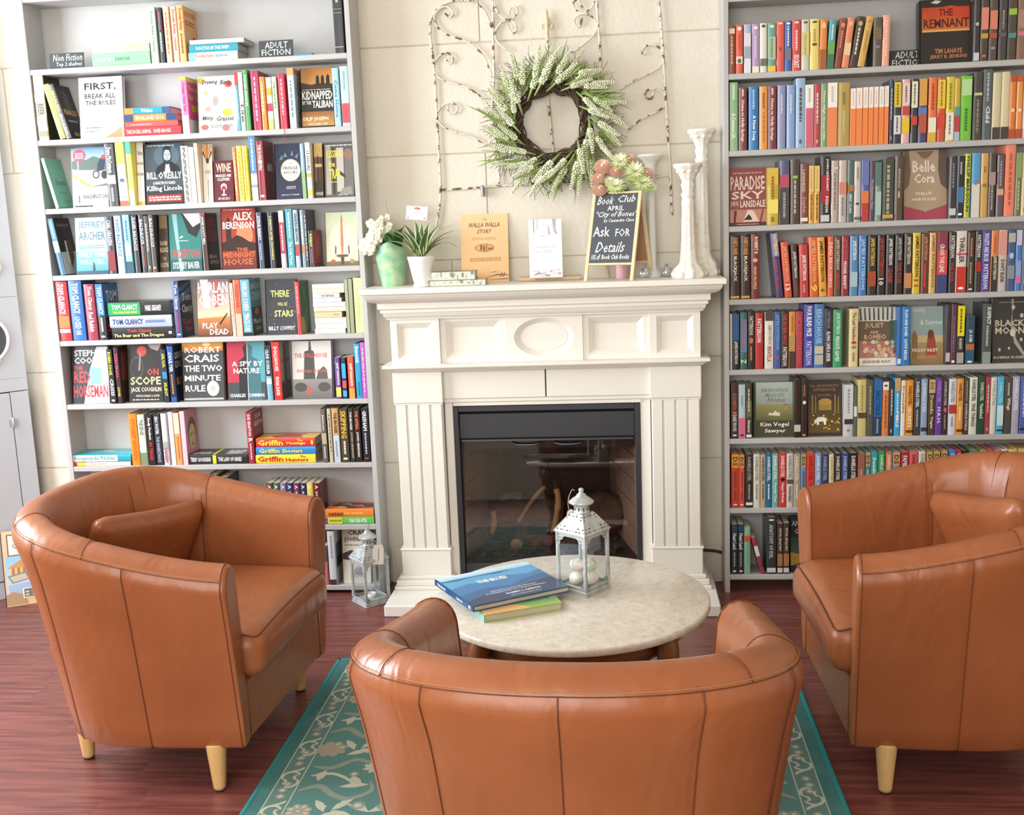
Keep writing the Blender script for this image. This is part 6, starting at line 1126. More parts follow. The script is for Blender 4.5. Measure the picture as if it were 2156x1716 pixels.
row('right', 5, C2, 'fifth', [S(124, 132, 200, 'c8c4bc', 'b:.0:1:c8c4bc', {'hard': False}), S(134, 187, 195, '2c2a2c', 'b:.02:.48:2e5a8a;t:JAMES PATTERSON:d8d4cc:.5:.9:.2:.8'), S(192, 241, 190, '3a6a68', 'b:.12:.7:6a7a98;l:.16:.66:a85a78;t:Z:e0e4d0:.82:.90:.1:.9'), S(245, 292, 185, '2f2a2a', 't:PATTERSON:d8c8b0:.08:.4:.2:.8;e:.5:.05:d86a38;l:.6:.85:d88848'), S(296, 351, 195, 'b83438', 't:PATTERSON:f0e0dc:.1:.52:.2:.8'), S(362, 422, 190, 'e0dad0', 'b:.0:.15:4a4644;t:JAMES PATTERSON:a08480:.22:.56:.3:.75;t:PRIVATE L.A.:a83438:.6:.88:.25:.75'), S(425, 472, 185, '3f5f9c', 't:JAMES PATTERSON:88a4d0:.05:.66:.2:.8;e:.8:.04:a84a70'), S(475, 526, 185, '402a2a', 't:THE BIG BAD WOLF:c84848:.04:.58:.25:.8;t:PATTERSON:d8d4d0:.62:.95:.2:.8'), S(528, 573, 185, 'd89040', 'b:.42:1:4a3a38;b:.42:.7:b89058;l:.08:.36:a85a28'), S(575, 625, 185, 'a83c44', 't:JAMES PATTERSON:c85a60:.05:.9:.2:.8'), S(630, 701, 135, '4048a0', 't:FOUR BLIND MICE:f0f0f4:.03:.5:.25:.8;t:PATTERSON:c4c8e8:.58:.95:.2:.8'), S(702, 769, 132, '4a7ab0', 't:BEACH HOUSE:a4c4e4:.08:.62:.2:.8;b:.66:.78:c8c0a0;b:.8:.95:b8b8a8'), S(771, 830, 165, '332c3a', 't:PATTERSON:8a8498:.05:.33:.3:.7;t:ALONG CAME A SPIDER:e4e0e0:.38:.9:.25:.75'), S(832, 893, 172, '3f9a6a', 't:JAMES PATTERSON:c8ecd4:.05:.42:.2:.8;t:PRIVATE GAMES:dff0e4:.46:.9:.25:.75'), ('gap', 935), S(944, 1006, 165, 'e0cc9c', 't:The Last Valentine:6a5a38:.06:.54:.3:.75;e:.58:.03:c83c3c;e:.66:.03:8a9a58;l:.75:.9:8a7a58'), Fc(1010, 1268, 150, '6a5444', 'r:0:0:1:1:6f5a48;r:0:.0:1:.13:e4dccc;r:0:.13:1:.42:a87868;p:0,.76 1,.74 1,.98 0,1:d8d4c8'+''.join(f';p:{.02+.125*i},.98 {.06+.125*i},.98 {.09+.12*i},.77 {.035+.12*i},.77:4a5a58' for i in range(8))+';r:.84:.2:1:.76:3f5850'+''.join(f';e:{.05+.9*random.Random(i).random():.2f}:{.15+.26*random.Random(i+40).random():.2f}:.06:.035:'+['d89a90', 'e8c8b0', 'a8b098', 'c87878', 'd8b070'][i % 5] for i in range(30))+';t:JULIET:.16:.62:.68:.72:d8b898;t:AND:.3:.54:.54:.59:d8b898;t:ROMEO:.14:.44:.74:.53:d8b898;t:JEANNE RAY:.08:.03:.86:.09:8a8078', {'d': 'cover with striped awning and flower stall'}), S(1270, 1304, 152, '2a66a4', 'b:.88:.97:d8dce0'), S(1305, 1363, 150, '2f7ac0', 't:FLASH AND BONES:e8f0f8:.05:.5:.3:.7;t:KATHY REICHS:e8f0f8:.55:.9:.3:.7'), Fc(1366, 1598, 150, '8a9a94', 'r:0:0:1:1:8aa4a4>9cb0b0;r:0:.0:1:.42:8a6a44>b09a68;r:0:.38:1:.5:c8b488;p:.04,.1 .2,.1 .22,.5 .12,.6 .03,.5:8a6848;p:.45,.1 .82,.1 .76,.42 .70,.58 .58,.6 .52,.45:a04838;e:.62:.52:.09:.08:6a3a30;t:Amity:.04:.88:.48:.98:c8d8d8;t:& Sorrow:.3:.68:.98:.77:d8e0dc;t:PEGGY RILEY:.06:.22:.84:.275:ece4d8;l:.2:.1:.8:.16:2:b89c70', {'d': 'cover with two long-haired girls in a field'}), S(1608, 1642, 135, '3c3036', 'b:.8:.95:c0bcb8'), S(1643, 1684, 133, '5a3a4a', 'l:.2:.8:8a6878;e:.95:.02:ffffff'), S(1685, 1738, 140, '302c2c', 'b:.01:.52:e6d428;l:.06:.46:6a6010;t:IN DEATH:e0dcd8:.56:.74:.3:.7;b:.8:.98:a8a4a0'), S(1746, 1810, 215, '2f4a5a', 't:J.D. ROBB:d8e4ec:.28:.54:.25:.75;b:.58:.7:b86a38;b:.7:1:2f5a78;e:.95:.02:f0f0f0', {'hard': False}), ('gap', 1855), S(1862, 1926, 130, '4a5450', 't:SUSPECT:e8ece8:.05:.34:.4:.85;l:.36:.7:b0b8b4;b:.8:1:8a9894'), Fc(1932, 2180, 90, '3c3a38', 'r:0:0:1:1:3f3d3b;p:.55,.98 .62,.98 .52,.6 .62,.3 .98,.02 .98,.08 .68,.36 .57,.62:a8a29a;e:.58:.46:.08:.06:d8d4cc;e:.6:.85:.05:.035:d0ccc4;e:.84:.72:.05:.035:d0ccc4;e:.2:.2:.04:.03:b8b4ac;e:.47:.22:.03:.02:d0ccc4;e:.82:.35:.04:.03:c0bcb4;t:BLACK:.08:.56:.92:.66:d8ccb8;t:MOON:.08:.44:.92:.55:d8ccb8;t:ROMINA RUSSELL:.04:.06:.97:.10:c8c4bc;l:.2:.92:.9:.94:1:a8a49c', {'d': 'black starry cover with white swirl'}), S(2186, 2240, 120, '6a4a3a'), S(2246, 2296, 130, '4a5a70')])
DS = lambda c='5a3a20': 't:DS:'+c+':.07:.24:.15:.85'
TOPC = lambda c: 'b:.0:.0'
row('right', 6, C2, 'sixth', [S(128, 181, 690, '4a3430', 't:ELIZABETH:a86a50:.16:.46:.25:.75;e:.52:.03:c85a48;t:DARK MOON:d8d0c8:.56:.86:.2:.8;e:.94:.015:f0f0f0'), S(182, 229, 690, 'b8c8d0', 'b:.62:1:d86a8c;l:.2:.4:7a9ab0;e:.94:.02:5a2a40'), S(232, 273, 690, '4a463a', 'b:.3:.6:6a6a4c;l:.08:.5:c8c4a8;t:Sawyer:f0ece0:.66:.9:.2:.75;b:.93:.98:e8e8e4'), Fc(286, 556, 676, '5a5f48', 'r:0:0:1:1:6a7058;r:.05:.55:1:1:8aa09c>c0ccc0;r:0:.28:1:.6:5a5a34>98945c;r:0:0:1:.3:40412c;p:.36,.40 .66,.38 .68,.44 .6,.45 .55,.48 .48,.43 .40,.45:ded0b8;e:.82:.58:.03:.03:8a6a48;p:.80,.5 .86,.5 .84,.57 .81,.57:a89878;r:0:0:.05:1:3c3f30;t:BRINGING:.2:.82:.88:.89:7a8a88;t:MAGGIE:.3:.73:.78:.80:7a8a88;t:Home:.34:.63:.80:.73:8a7a58:.3;t:Kim Vogel:.16:.17:.9:.27:f0ece4;t:Sawyer:.27:.06:.82:.15:f0ece4', {'d': 'pastoral green cover with a field'}), S(562, 612, 655, '33261f', 'b:.78:.9:c0bcb8'), S(613, 655, 652, '3a2a26', 'l:.1:.3:a87850;e:.4:.03:e8e0d4;e:.96:.018:e08a60'), Fc(657, 893, 660, '3a2e28', 'r:0:0:1:1:40332b;r:.02:.06:.98:.62:6a5228>4a3c28;e:.52:.60:.2:.07:b8964a;r:.33:.46:.71:.56:a8883c;r:.12:.4:.16:.74:9a8040;r:.22:.4:.25:.72:9a8040;r:.80:.4:.84:.74:9a8040;r:.90:.4:.93:.70:9a8040'+''.join(f';r:{.04+.9*random.Random(i).random():.2f}:{.08+.3*random.Random(i+9).random():.2f}:{.04+.9*random.Random(i).random()+.05:.2f}:{.08+.3*random.Random(i+9).random()+.025:.2f}:'+['c8a83c', '8a7030', 'e0c860'][i % 3] for i in range(34))+';p:.2,.28 .3,.34 .48,.34 .54,.30 .54,.2 .48,.2 .46,.26 .34,.26 .32,.2 .26,.2 .26,.26 .22,.22 .18,.22:f4f0e8;t:The ARCHITECT\'S:.06:.87:.92:.92:9a7a68;t:APPRENTICE:.16:.80:.84:.85:9a7a68;t:ELIF SHAFAK:.3:.71:.7:.75:9a7a68', {'d': 'dark gold cover with mosque and white elephant'}), S(908, 972, 690, 'c4c4c4', 'b:.0:.66:d0d0d2;l:.08:.55:9a9a9c;b:.66:.76:3a3a3c;l:.86:.9:6a6a6c'), S(974, 998, 700, '5a6a60', 'b:.4:.6:d8d8d0'), S(1001, 1062, 655, 'c8bc7c', 'l:.1:.55:a09058;b:.58:.68:5a4a30'), S(1066, 1110, 660, '5a564c', 'l:.1:.6:a8a48c'), S(1111, 1170, 650, '2c4058', 'b:.0:.66:2a6cb0;t:EARLY STABLES:1c3450:.2:.64:.2:.8;l:.7:.95:8aa0b8'), S(1172, 1216, 670, 'd88448', 'b:.0:.15:eae4da;e:.07:.02:5a5048;l:.25:.85:a05a28'), S(1219, 1252, 670, '3a3a40'), S(1255, 1296, 645, '3fa0d0', 'b:.0:.22:c0a070;l:.26:.7:d8ecf4;t:MERLE:e8f4fa:.58:.85:.25:.75'), S(1299, 1332, 660, 'e4dcd0', 't:Daniella:c06030:.1:.6:.25:.75'), S(1335, 1385, 660, 'e0963c', 't:DANIELLE STEEL:6a3a14:.1:.44:.3:.75;t:SECRETS:f4e4c8:.48:.85:.25:.75;b:.9:.95:6a3a14'), S(1390, 1436, 650, '3f4248', 't:DANIELLE STEEL:e0e0e0:.05:.5:.25:.75;l:.55:.85:b0b4b8'), S(1438, 1483, 650, '8fa4c0', 't:DANIELLE STEEL:d8e0ec:.08:.6:.25:.75;b:.86:.93:3a3a40'), S(1488, 1536, 655, '4a4234', 'b:.0:.24:c4a878;t:DS:5a4830:.05:.18:.2:.8;t:Danielle:d8c080:.28:.62:.25:.75;t:Vegas:e8d8a0:.66:.88:.25:.75'), S(1538, 1585, 650, '6a3f9a', 't:DANIELLE STEEL:a888c8:.05:.42:.25:.75;t:H.R.H.:e0d4ec:.5:.8:.25:.75'), S(1587, 1622, 650, '3a3030', 't:DANIELLE STEEL:c8b8b0:.05:.48:.25:.75;e:.55:.045:d85a78;l:.64:.9:a89890'), S(1628, 1681, 650, 'd4d4dc', 't:DANIELLE STEEL:8a8a94:.05:.42:.25:.75;b:.46:.62:b83838;l:.68:.85:9a8a88'), S(1683, 1731, 650, 'e09c4c', 't:DANIELLE STEEL:6a3a14:.08:.4:.25:.75;l:.5:.75:f0d8b0;b:.9:.95:6a3a14'), S(1735, 1768, 645, '4a4038', 't:DANIELLE STEELE:c8c0b0:.45:.92:.25:.75;l:.05:.4:a89c88'), S(1771, 1825, 640, 'dcdcd0', 't:DANIELLE STEEL:4a4438:.04:.42:.25:.75;t:FINE THINGS:4a4438:.46:.86:.25:.75'), S(1830, 1880, 635, '1f4a38', 't:DANIELLE STEEL:c8d0b0:.1:.42:.25:.75;t:Vanished:e0e0c0:.46:.72:.25:.75'), S(1882, 1914, 635, 'a83a48'), S(1916, 1958, 640, 'd8d4cc', 't:DANIELLE STEEL:a8a098:.06:.5:.25:.75'), S(1961, 2009, 635, '4fb0d0', 'b:.5:.85:c8e0e8;t:DANIELLE STEEL:a4dcec:.1:.46:.25:.75;b:.92:.95:2a2a2a'), S(2013, 2063, 640, '4f4a44', 't:Wings:e0d8b8:.36:.58:.2:.85;l:.1:.32:c0b8a0'), S(2066, 2116, 635, 'a8a8bc', 't:DANIELLE STEEL:e0e0e8:.05:.6:.25:.75'), S(2120, 2170, 635, '5060a8', 'l:.1:.7:c0c4e4;b:.9:.94:2a2a2a'), S(2176, 2228, 636, 'c8a468'), S(2234, 2290, 636, '6a3a48')])
DB = lambda top, c2='5a3a20': f'b:.0:.25:{top};t:DS:{c2}:.05:.22:.15:.85;l:.32:.62:auto;l:.68:.86:auto;e:.94:.012:f0f0f0'
DT = lambda c, r='': f't:DANIELLE STEEL:{c}:.05:.5:.25:.75;l:.56:.84:{c}'+r
row('right', 7, D_, 'seventh', [S(132, 185, 185, 'c8443a', DB('d8a040')), S(186, 223, 188, 'd05a48', DB('cf9850')), S(229, 281, 185, '3a3632', DT('a8a49c', ';b:.9:.95:e8e8e4')), S(284, 329, 185, 'dcd6c8', DT('8a8478')), S(332, 368, 188, 'b8a890', DT('5a4a38')), S(370, 410, 185, '2f6a90', DT('e0ecf4')), S(412, 456, 185, '7ab0a8', 't:DANIELLE STEEL:e4f0ec:.04:.48:.25:.75;t:Family Ties:e4f0ec:.54:.9:.25:.75'), S(459, 511, 180, 'cc3c3c', 't:DANIELLE STEEL:f0d8d0:.04:.44:.25:.75;e:.48:.03:2a2020;t:Happy Birthday:f0d8d0:.54:.92:.25:.75'), S(512, 558, 182, 'd0ccc8', 't:DANIELLE STEEL:8a8684:.04:.46:.25:.75;b:.48:.56:5a5654;t:WINNERS:5a5654:.6:.9:.25:.75'), S(560, 608, 185, 'b0a08c', DT('e0d8c8')), S(610, 646, 185, '6a90c0', DB('b89a60')), S(648, 706, 180, 'd0483c', DT('a82c24')), S(708, 751, 180, '88a0c4', DT('e8eef4')), S(752, 801, 182, '3a4468', DT('a0a8c8')), S(804, 838, 185, 'e0d4b0', DT('b89c60')), S(841, 889, 182, '3a3430', DT('e8dcc8')), S(891, 938, 180, '3a4c88', DT('c0c8e8')), S(940, 1001, 178, '2c2826', DT('f0e4d0')), S(1003, 1051, 178, 'a86a5c', 'b:.0:.3:9a6450;l:.3:.7:d0a090'), S(1054, 1089, 175, '4a8a88', DB('bfa070')), S(1091, 1139, 172, '38a0b0', 't:Danielle Steel:e8f4f4:.1:.6:.25:.75'), S(1142, 1189, 172, '3a9a50', DT('d0ecd4')), S(1194, 1239, 175, 'd87c5c', DT('f4dcd0')), S(1242, 1291, 172, '6a90b0', DB('c8a468')), S(1294, 1353, 172, 'a82c44', 't:FAMILY ALBUM:f0dcd8:.06:.6:.2:.8'), S(1356, 1413, 170, 'd86868', DT('8a2c2c')), S(1419, 1467, 165, 'dcd2c4', DT('a89c8c')), S(1474, 1516, 168, 'b88a50', DB('c8a468')), S(1521, 1566, 165, 'b88a50', DB('c8a468')), S(1573, 1617, 162, 'b88a50', DB('c8a468')), S(1624, 1676, 160, '4a78c8', DT('e0e8f8')), S(1679, 1713, 160, 'c82c44', DT('f0d0d0')), S(1718, 1759, 160, '2c2828'), S(1764, 1831, 160, '2f8a60', DT('d8ecd8')), S(1836, 1886, 160, 'c49c60', DB('c8a468')), S(1888, 1940, 158, 'c03c38', DT('f4e0d8')), S(1942, 1986, 155, 'd87ab0'), S(1988, 2031, 152, 'e4dcd0'), S(2035, 2095, 150, 'e0c868')])
row('right', 8, D_, 'bottom', [S(132, 175, 670, '2f3438', 'b:.0:.16:2f4a60;t:Heart Land:dde4e8:.18:.5:.2:.85;l:.56:.85:a8a8a4;e:.94:.02:e0e0e0', {'hard': False}), S(177, 218, 670, '2f3438', 'b:.0:.16:2f4a60;t:Heart Land:dde4e8:.18:.5:.2:.85;l:.56:.85:a8a8a4;e:.94:.02:e0e0e0', {'hard': False}), S(220, 263, 690, '8ab8a0', 'b:.18:.31:d8543c;l:.35:.8:7aa890'), S(336, 366, 765, 'a03c50', 'b:.24:.52:e4dcd8;l:.0:.1:c05a68;b:.78:.8:6a2434', {'xt': 268, 'hard': False}), S(374, 441, 625, '383c3c', 't:ANATOMY OF EVIL:b8c0bc:.12:.72:.25:.7;b:.89:.97:d8d8d4;e:.04:.015:e8e8e4'), S(447, 487, 665, '4a3c34', 't:FATAL ENQUIRY:d8ccb8:.1:.55:.25:.75;b:.6:.84:a87850;b:.88:.97:d8d8d4', {'hard': False}), S(490, 531, 660, '4a3c34', 't:FATAL ENQUIRY:d8ccb8:.1:.55:.25:.75;b:.6:.84:a87850;b:.88:.97:d8d8d4', {'hard': False}), Fc(537, 790, 618, '3a423e', 'r:0:0:1:1:2f3434;r:.0:.12:1:.62:4a6a64>3a4a48;r:.25:.12:.75:.62:8a9a50>a8b088;p:0,.12 .4,.2 .4,.3 0,.36:b8903c;p:.36,.2 .5,.2 .5,.5 .42,.54 .36,.48:14181a;t:ANATOMY:.04:.82:.8:.92:b0b8b4;t:OF EVIL:.12:.68:.7:.78:b0b8b4', {'d': 'dark cover with lit doorway'}), S(800, 850, 640, '5a4a44'), S(856, 900, 650, '3a4a58'), S(906, 960, 640, '7a3a38')])
def bookend():
    z = SH_R[7]+ST; a = solveX(2132, -.10, z+.1); e = empty('wooden_bookend', (a, -.118, z), label='pale wooden block at right end of the seventh shelf, right bookcase', cat='bookend')
    q = MB(); q.cbox(.01, .17, 0, .12, .0, .222, .006); q.build('block', M_BEECH, e)
bookend()
row('left', 1, E_, 'top', [('sign', 292, 490, 297, 388, [('Non Fiction', (.10, .50, .95, .92), .15), ('Top 2 shelves', (.18, .10, .93, .42), .1)], 'small black sign with handwritten non fiction lettering, left bookcase', {'Y': -.105}),
    ('k', [(541, 876, 312, 388, '8fdc9c', 'l:.08:.6:a8e8b0;l:.4:.65:5a9a68', {'d': 'bright green'}), (539, 868, 264, 310, 'f2f0ea', 'b:.52:.95:e8b8a0;l:.1:.4:e0d8d0', {'d': 'white'})]),
    S(884, 926, 40, 'cfe0cc', 't:Dorothy Parker Complete:5a8a68:.08:.8:.25:.7'), S(938, 963, 42, '3a3a40', 'l:.08:.4:e05a90;l:.45:.8:f0f0f0'), S(972, 1004, 38, 'f5d0a8', 'l:.1:.85:e0785a'), S(1014, 1046, 38, 'f5c8b0', 't:Dorothy Parker:c83c48:.05:.5:.2:.8;l:.55:.8:d86a68'), S(1050, 1088, 30, 'f0b070', 't:Dorothy Parker:d0402c:.05:.45:.2:.8;l:.5:.85:8a5a30', {'front': 'r:0:0:1:1:e8a45c>f0b878;t:DOROTHY PARKER:.06:.82:.94:.92:c83c30;l:.1:.66:.8:.76:2:8a4a28;e:.25:.45:.14:.1:c8c8a8;p:.5,.0 .95,.0 .9,.3 .8,.42 .62,.4:5a2c28;e:.72:.42:.12:.07:3a2020'}),
    ('k', [(1100, 1384, 312, 360, 'f0f0ee', 'b:.0:.13:8ad4e8;t:Dorothy Parker:e07a68:.14:.52:.2:.8;t:Big Blonde:5a9aa8:.55:.8:.25:.75'), (1102, 1386, 268, 311, '2f98ac', 't:DOCTOR IN THE SWIM:f0f4f4:.15:.82:.25:.75'), (1104, 1420, 241, 267, 'c4c4c4', 'b:.0:1:ccccca')]),
    ('sign', 1509, 1707, 241, 336, [('ADULT', (.18, .52, .84, .90), .05), ('FICTION', (.08, .10, .92, .46), .0)], 'black sign lettered adult fiction on the left bookcase top shelf', {'Y': -.11}),
    ('k', [(1712, 1816, 320, 332, '3f8aa8', 'b:.0:1:3f8aa8', {'hard': False})]), S(1950, 2006, -60, '383a3e', 'l:.1:.2:c8c8c4;b:.3:.305:b0b0b0;b:.36:.366:b0b0b0;b:.9:.908:d0d0d0')])
row('left', 2, E_, 'second', [S(226, 286, 435, 'c8c0a8', 'b:.3:.42:ece8dc;t:BEER:5a5644:.44:.62:.2:.8;b:.64:.78:ece8dc;b:.86:.94:8a8468', {'front': 'r:0:0:1:1:2a2a22;r:.1:.84:.9:.9:4a4a40'}), S(350, 385, 492, 'c8e070', 'l:.1:.6:9ab048', {'xt': 246, 'hard': False}), S(388, 420, 492, '6a6a6c', 't:FEARLESS:e8c878:.12:.5:.2:.8;t:ERIC BLEHM:dcdcdc:.55:.92:.25:.75', {'xt': 276, 'front': 'r:0:0:1:1:2a2a2a;p:.3,.55 .7,.55 .65,.85 .4,.9:4a4846;t:FEARLESS:.1:.44:.92:.54:e0b060;l:.2:.30:.8:.36:1:a8a49c;t:ERIC:.3:.04:.7:.12:d8b878'}),
    Fc(470, 722, 445, 'f4f3f4', 'r:0:0:1:1:f8f7f8;t:FIRST,:.12:.77:.86:.91:101828;t:BREAK ALL:.12:.65:.84:.735:20242c;t:THE RULES:.13:.54:.84:.62:20242c;l:.1:.16:.5:.19:1:5a5a60;l:.1:.10:.4:.13:1:6a6a70;p:.55,.0 .97,.0 .97,.18 .8,.1:c8906a', {'d': 'white cover with navy title'}),
    ('k', [(726, 1056, 737, 786, 'c84048', 't:THE SOCIAL ANIMAL:f0d0c8:.04:.48:.25:.75;t:DAVID BROOKS:f0d0c8:.52:.82:.25:.75', {'d': 'red'}), (730, 1036, 706, 736, 'd85a5c', 'l:.1:.5:f0a8a0', {'d': 'coral red'}), (724, 1030, 661, 705, 'f08a3c', 'b:.0:.17:2f4a78;t:ENGLAND 2016:fbe8c8:.22:.76:.2:.8;b:.8:1:2c4878', {'d': 'orange guidebook'}), (726, 992, 623, 660, '2a98c8', 'b:.0:.2:f09040;t:Wales:f0f8fc:.36:.62:.2:.85;b:.82:1:3a5a80', {'d': 'blue guidebook'})]),
    S(1066, 1109, 446, 'f080b0', 'b:.0:.06:f4dc50;t:Younger Next Year:c83c78:.1:.62:.25:.75;b:.68:1:e8e0dc', {'front': 'r:0:0:1:1:e85a98;r:0:.92:1:1:f0d848;t:Younger:.05:.74:.95:.86:f4dc60;t:Next Year:.1:.60:.9:.7:f4dc60;r:.25:.40:.75:.52:f0d040;r:0:0:1:.25:ece8e4'}),
    Fc(1158, 1384, 440, 'f4efe8', 'r:0:0:1:1:f8f4ee;e:.45:.58:.2:.17:cfcac0;e:.45:.58:.15:.13:f4f0e8;e:.45:.56:.08:.09:a8a49c;e:.8:.85:.1:.06:d84a48;e:.1:.93:.1:.06:e8c860;e:.75:.35:.13:.07:f0c848;e:.25:.42:.08:.05:e8a0a0;e:.15:.1:.1:.05:d86a60;e:.7:.08:.1:.06:e07870;e:.85:.55:.07:.04:c8b8a0;e:.2:.7:.06:.05:b8c0a0;t:Drawing:.1:.84:.50:.94:3a3a3a:.2;t:Birds:.58:.84:.86:.93:3a3a3a:.2;t:Mitty:.08:.2:.36:.30:4a4a4a:.2;t:Grasset:.44:.2:.90:.29:4a4a4a:.3;l:.3:.08:.9:.14:2:8a8480', {'d': 'white floral cover with oval wreath'}),
    S(1386, 1406, 420, '5a98a8', 'b:.0:.22:d8483c;l:.3:.8:c0dce0'), S(1406, 1434, 420, 'b8b8b8', 'b:.0:.5:d0ccca;t:5. 10 am:3a3a3a:.55:.85:.2:.8'), S(1436, 1463, 405, '4a9a50', 't:TOUGH CHOICES:d8ecd0:.08:.6:.2:.8'), S(1479, 1526, 412, 'a8305a', 'l:.1:.85:e0a0b8', {'front': 'r:0:0:1:1:a83048'}), S(1529, 1559, 447, 'f08a30', 'l:.1:.7:fbe0b8'), S(1565, 1596, 450, 'f0e8dc', 'b:.2:.35:d8a848;b:.5:.65:c83c58;b:.8:1:d8d478'), S(1600, 1626, 446, 'd8e8c8', 'l:.1:.6:5a8a48'), S(1635, 1674, 425, 'c82c48', 'l:.1:.75:f0b0b8', {'ribbon': 1}), S(1690, 1728, 395, 'dce8e8', 'b:.0:.12:e8a060;l:.2:.85:6a8a98', {'front': 'r:0:0:1:1:c4d0d4;r:0:.9:1:1:d88a48;l:.15:.55:.85:.8:5:8a989c;e:.7:.25:.25:.12:4a4a4c'}),
    Fc(1756, 1946, 390, '2a2622', 'r:0:0:1:1:2a2522;r:0:.68:1:1:c8904a>a8703c;p:0,.68 1,.66 1,.72 .6,.74 .3,.72 0,.76:3a2a22;p:.46,.70 .58,.70 .57,.84 .52,.88 .47,.84:1c1614;p:.62,.70 .73,.70 .72,.84 .68,.88 .63,.84:1c1614;p:.78,.70 .9,.70 .89,.85 .84,.89 .79,.84:1c1614;r:0:.03:1:.27:c08a4c>8a5a30;l:.05:.625:.92:.645:1:d8ccc0;t:KIDNAPPED:.03:.47:.97:.61:f4efe4;t:BY THE:.03:.39:.30:.45:e8e0d4;t:TALIBAN:.34:.33:.97:.45:f4efe4;t:DILIP JOSEPH:.04:.10:.82:.18:f0e4cc;t:WITH JAMES LUND:.2:.03:.8:.08:e0d0b4', {'d': 'black and amber cover with three silhouettes', 'sc': '2a2622'}), S(1950, 1987, 395, 'a0d0e0', 't:Come Home:3a7a98:.2:.85:.25:.75', {'hard': False}), S(1995, 2041, 385, 'b8dce0', 'l:.08:.4:7aa4b0;b:.62:.95:c83a44')])
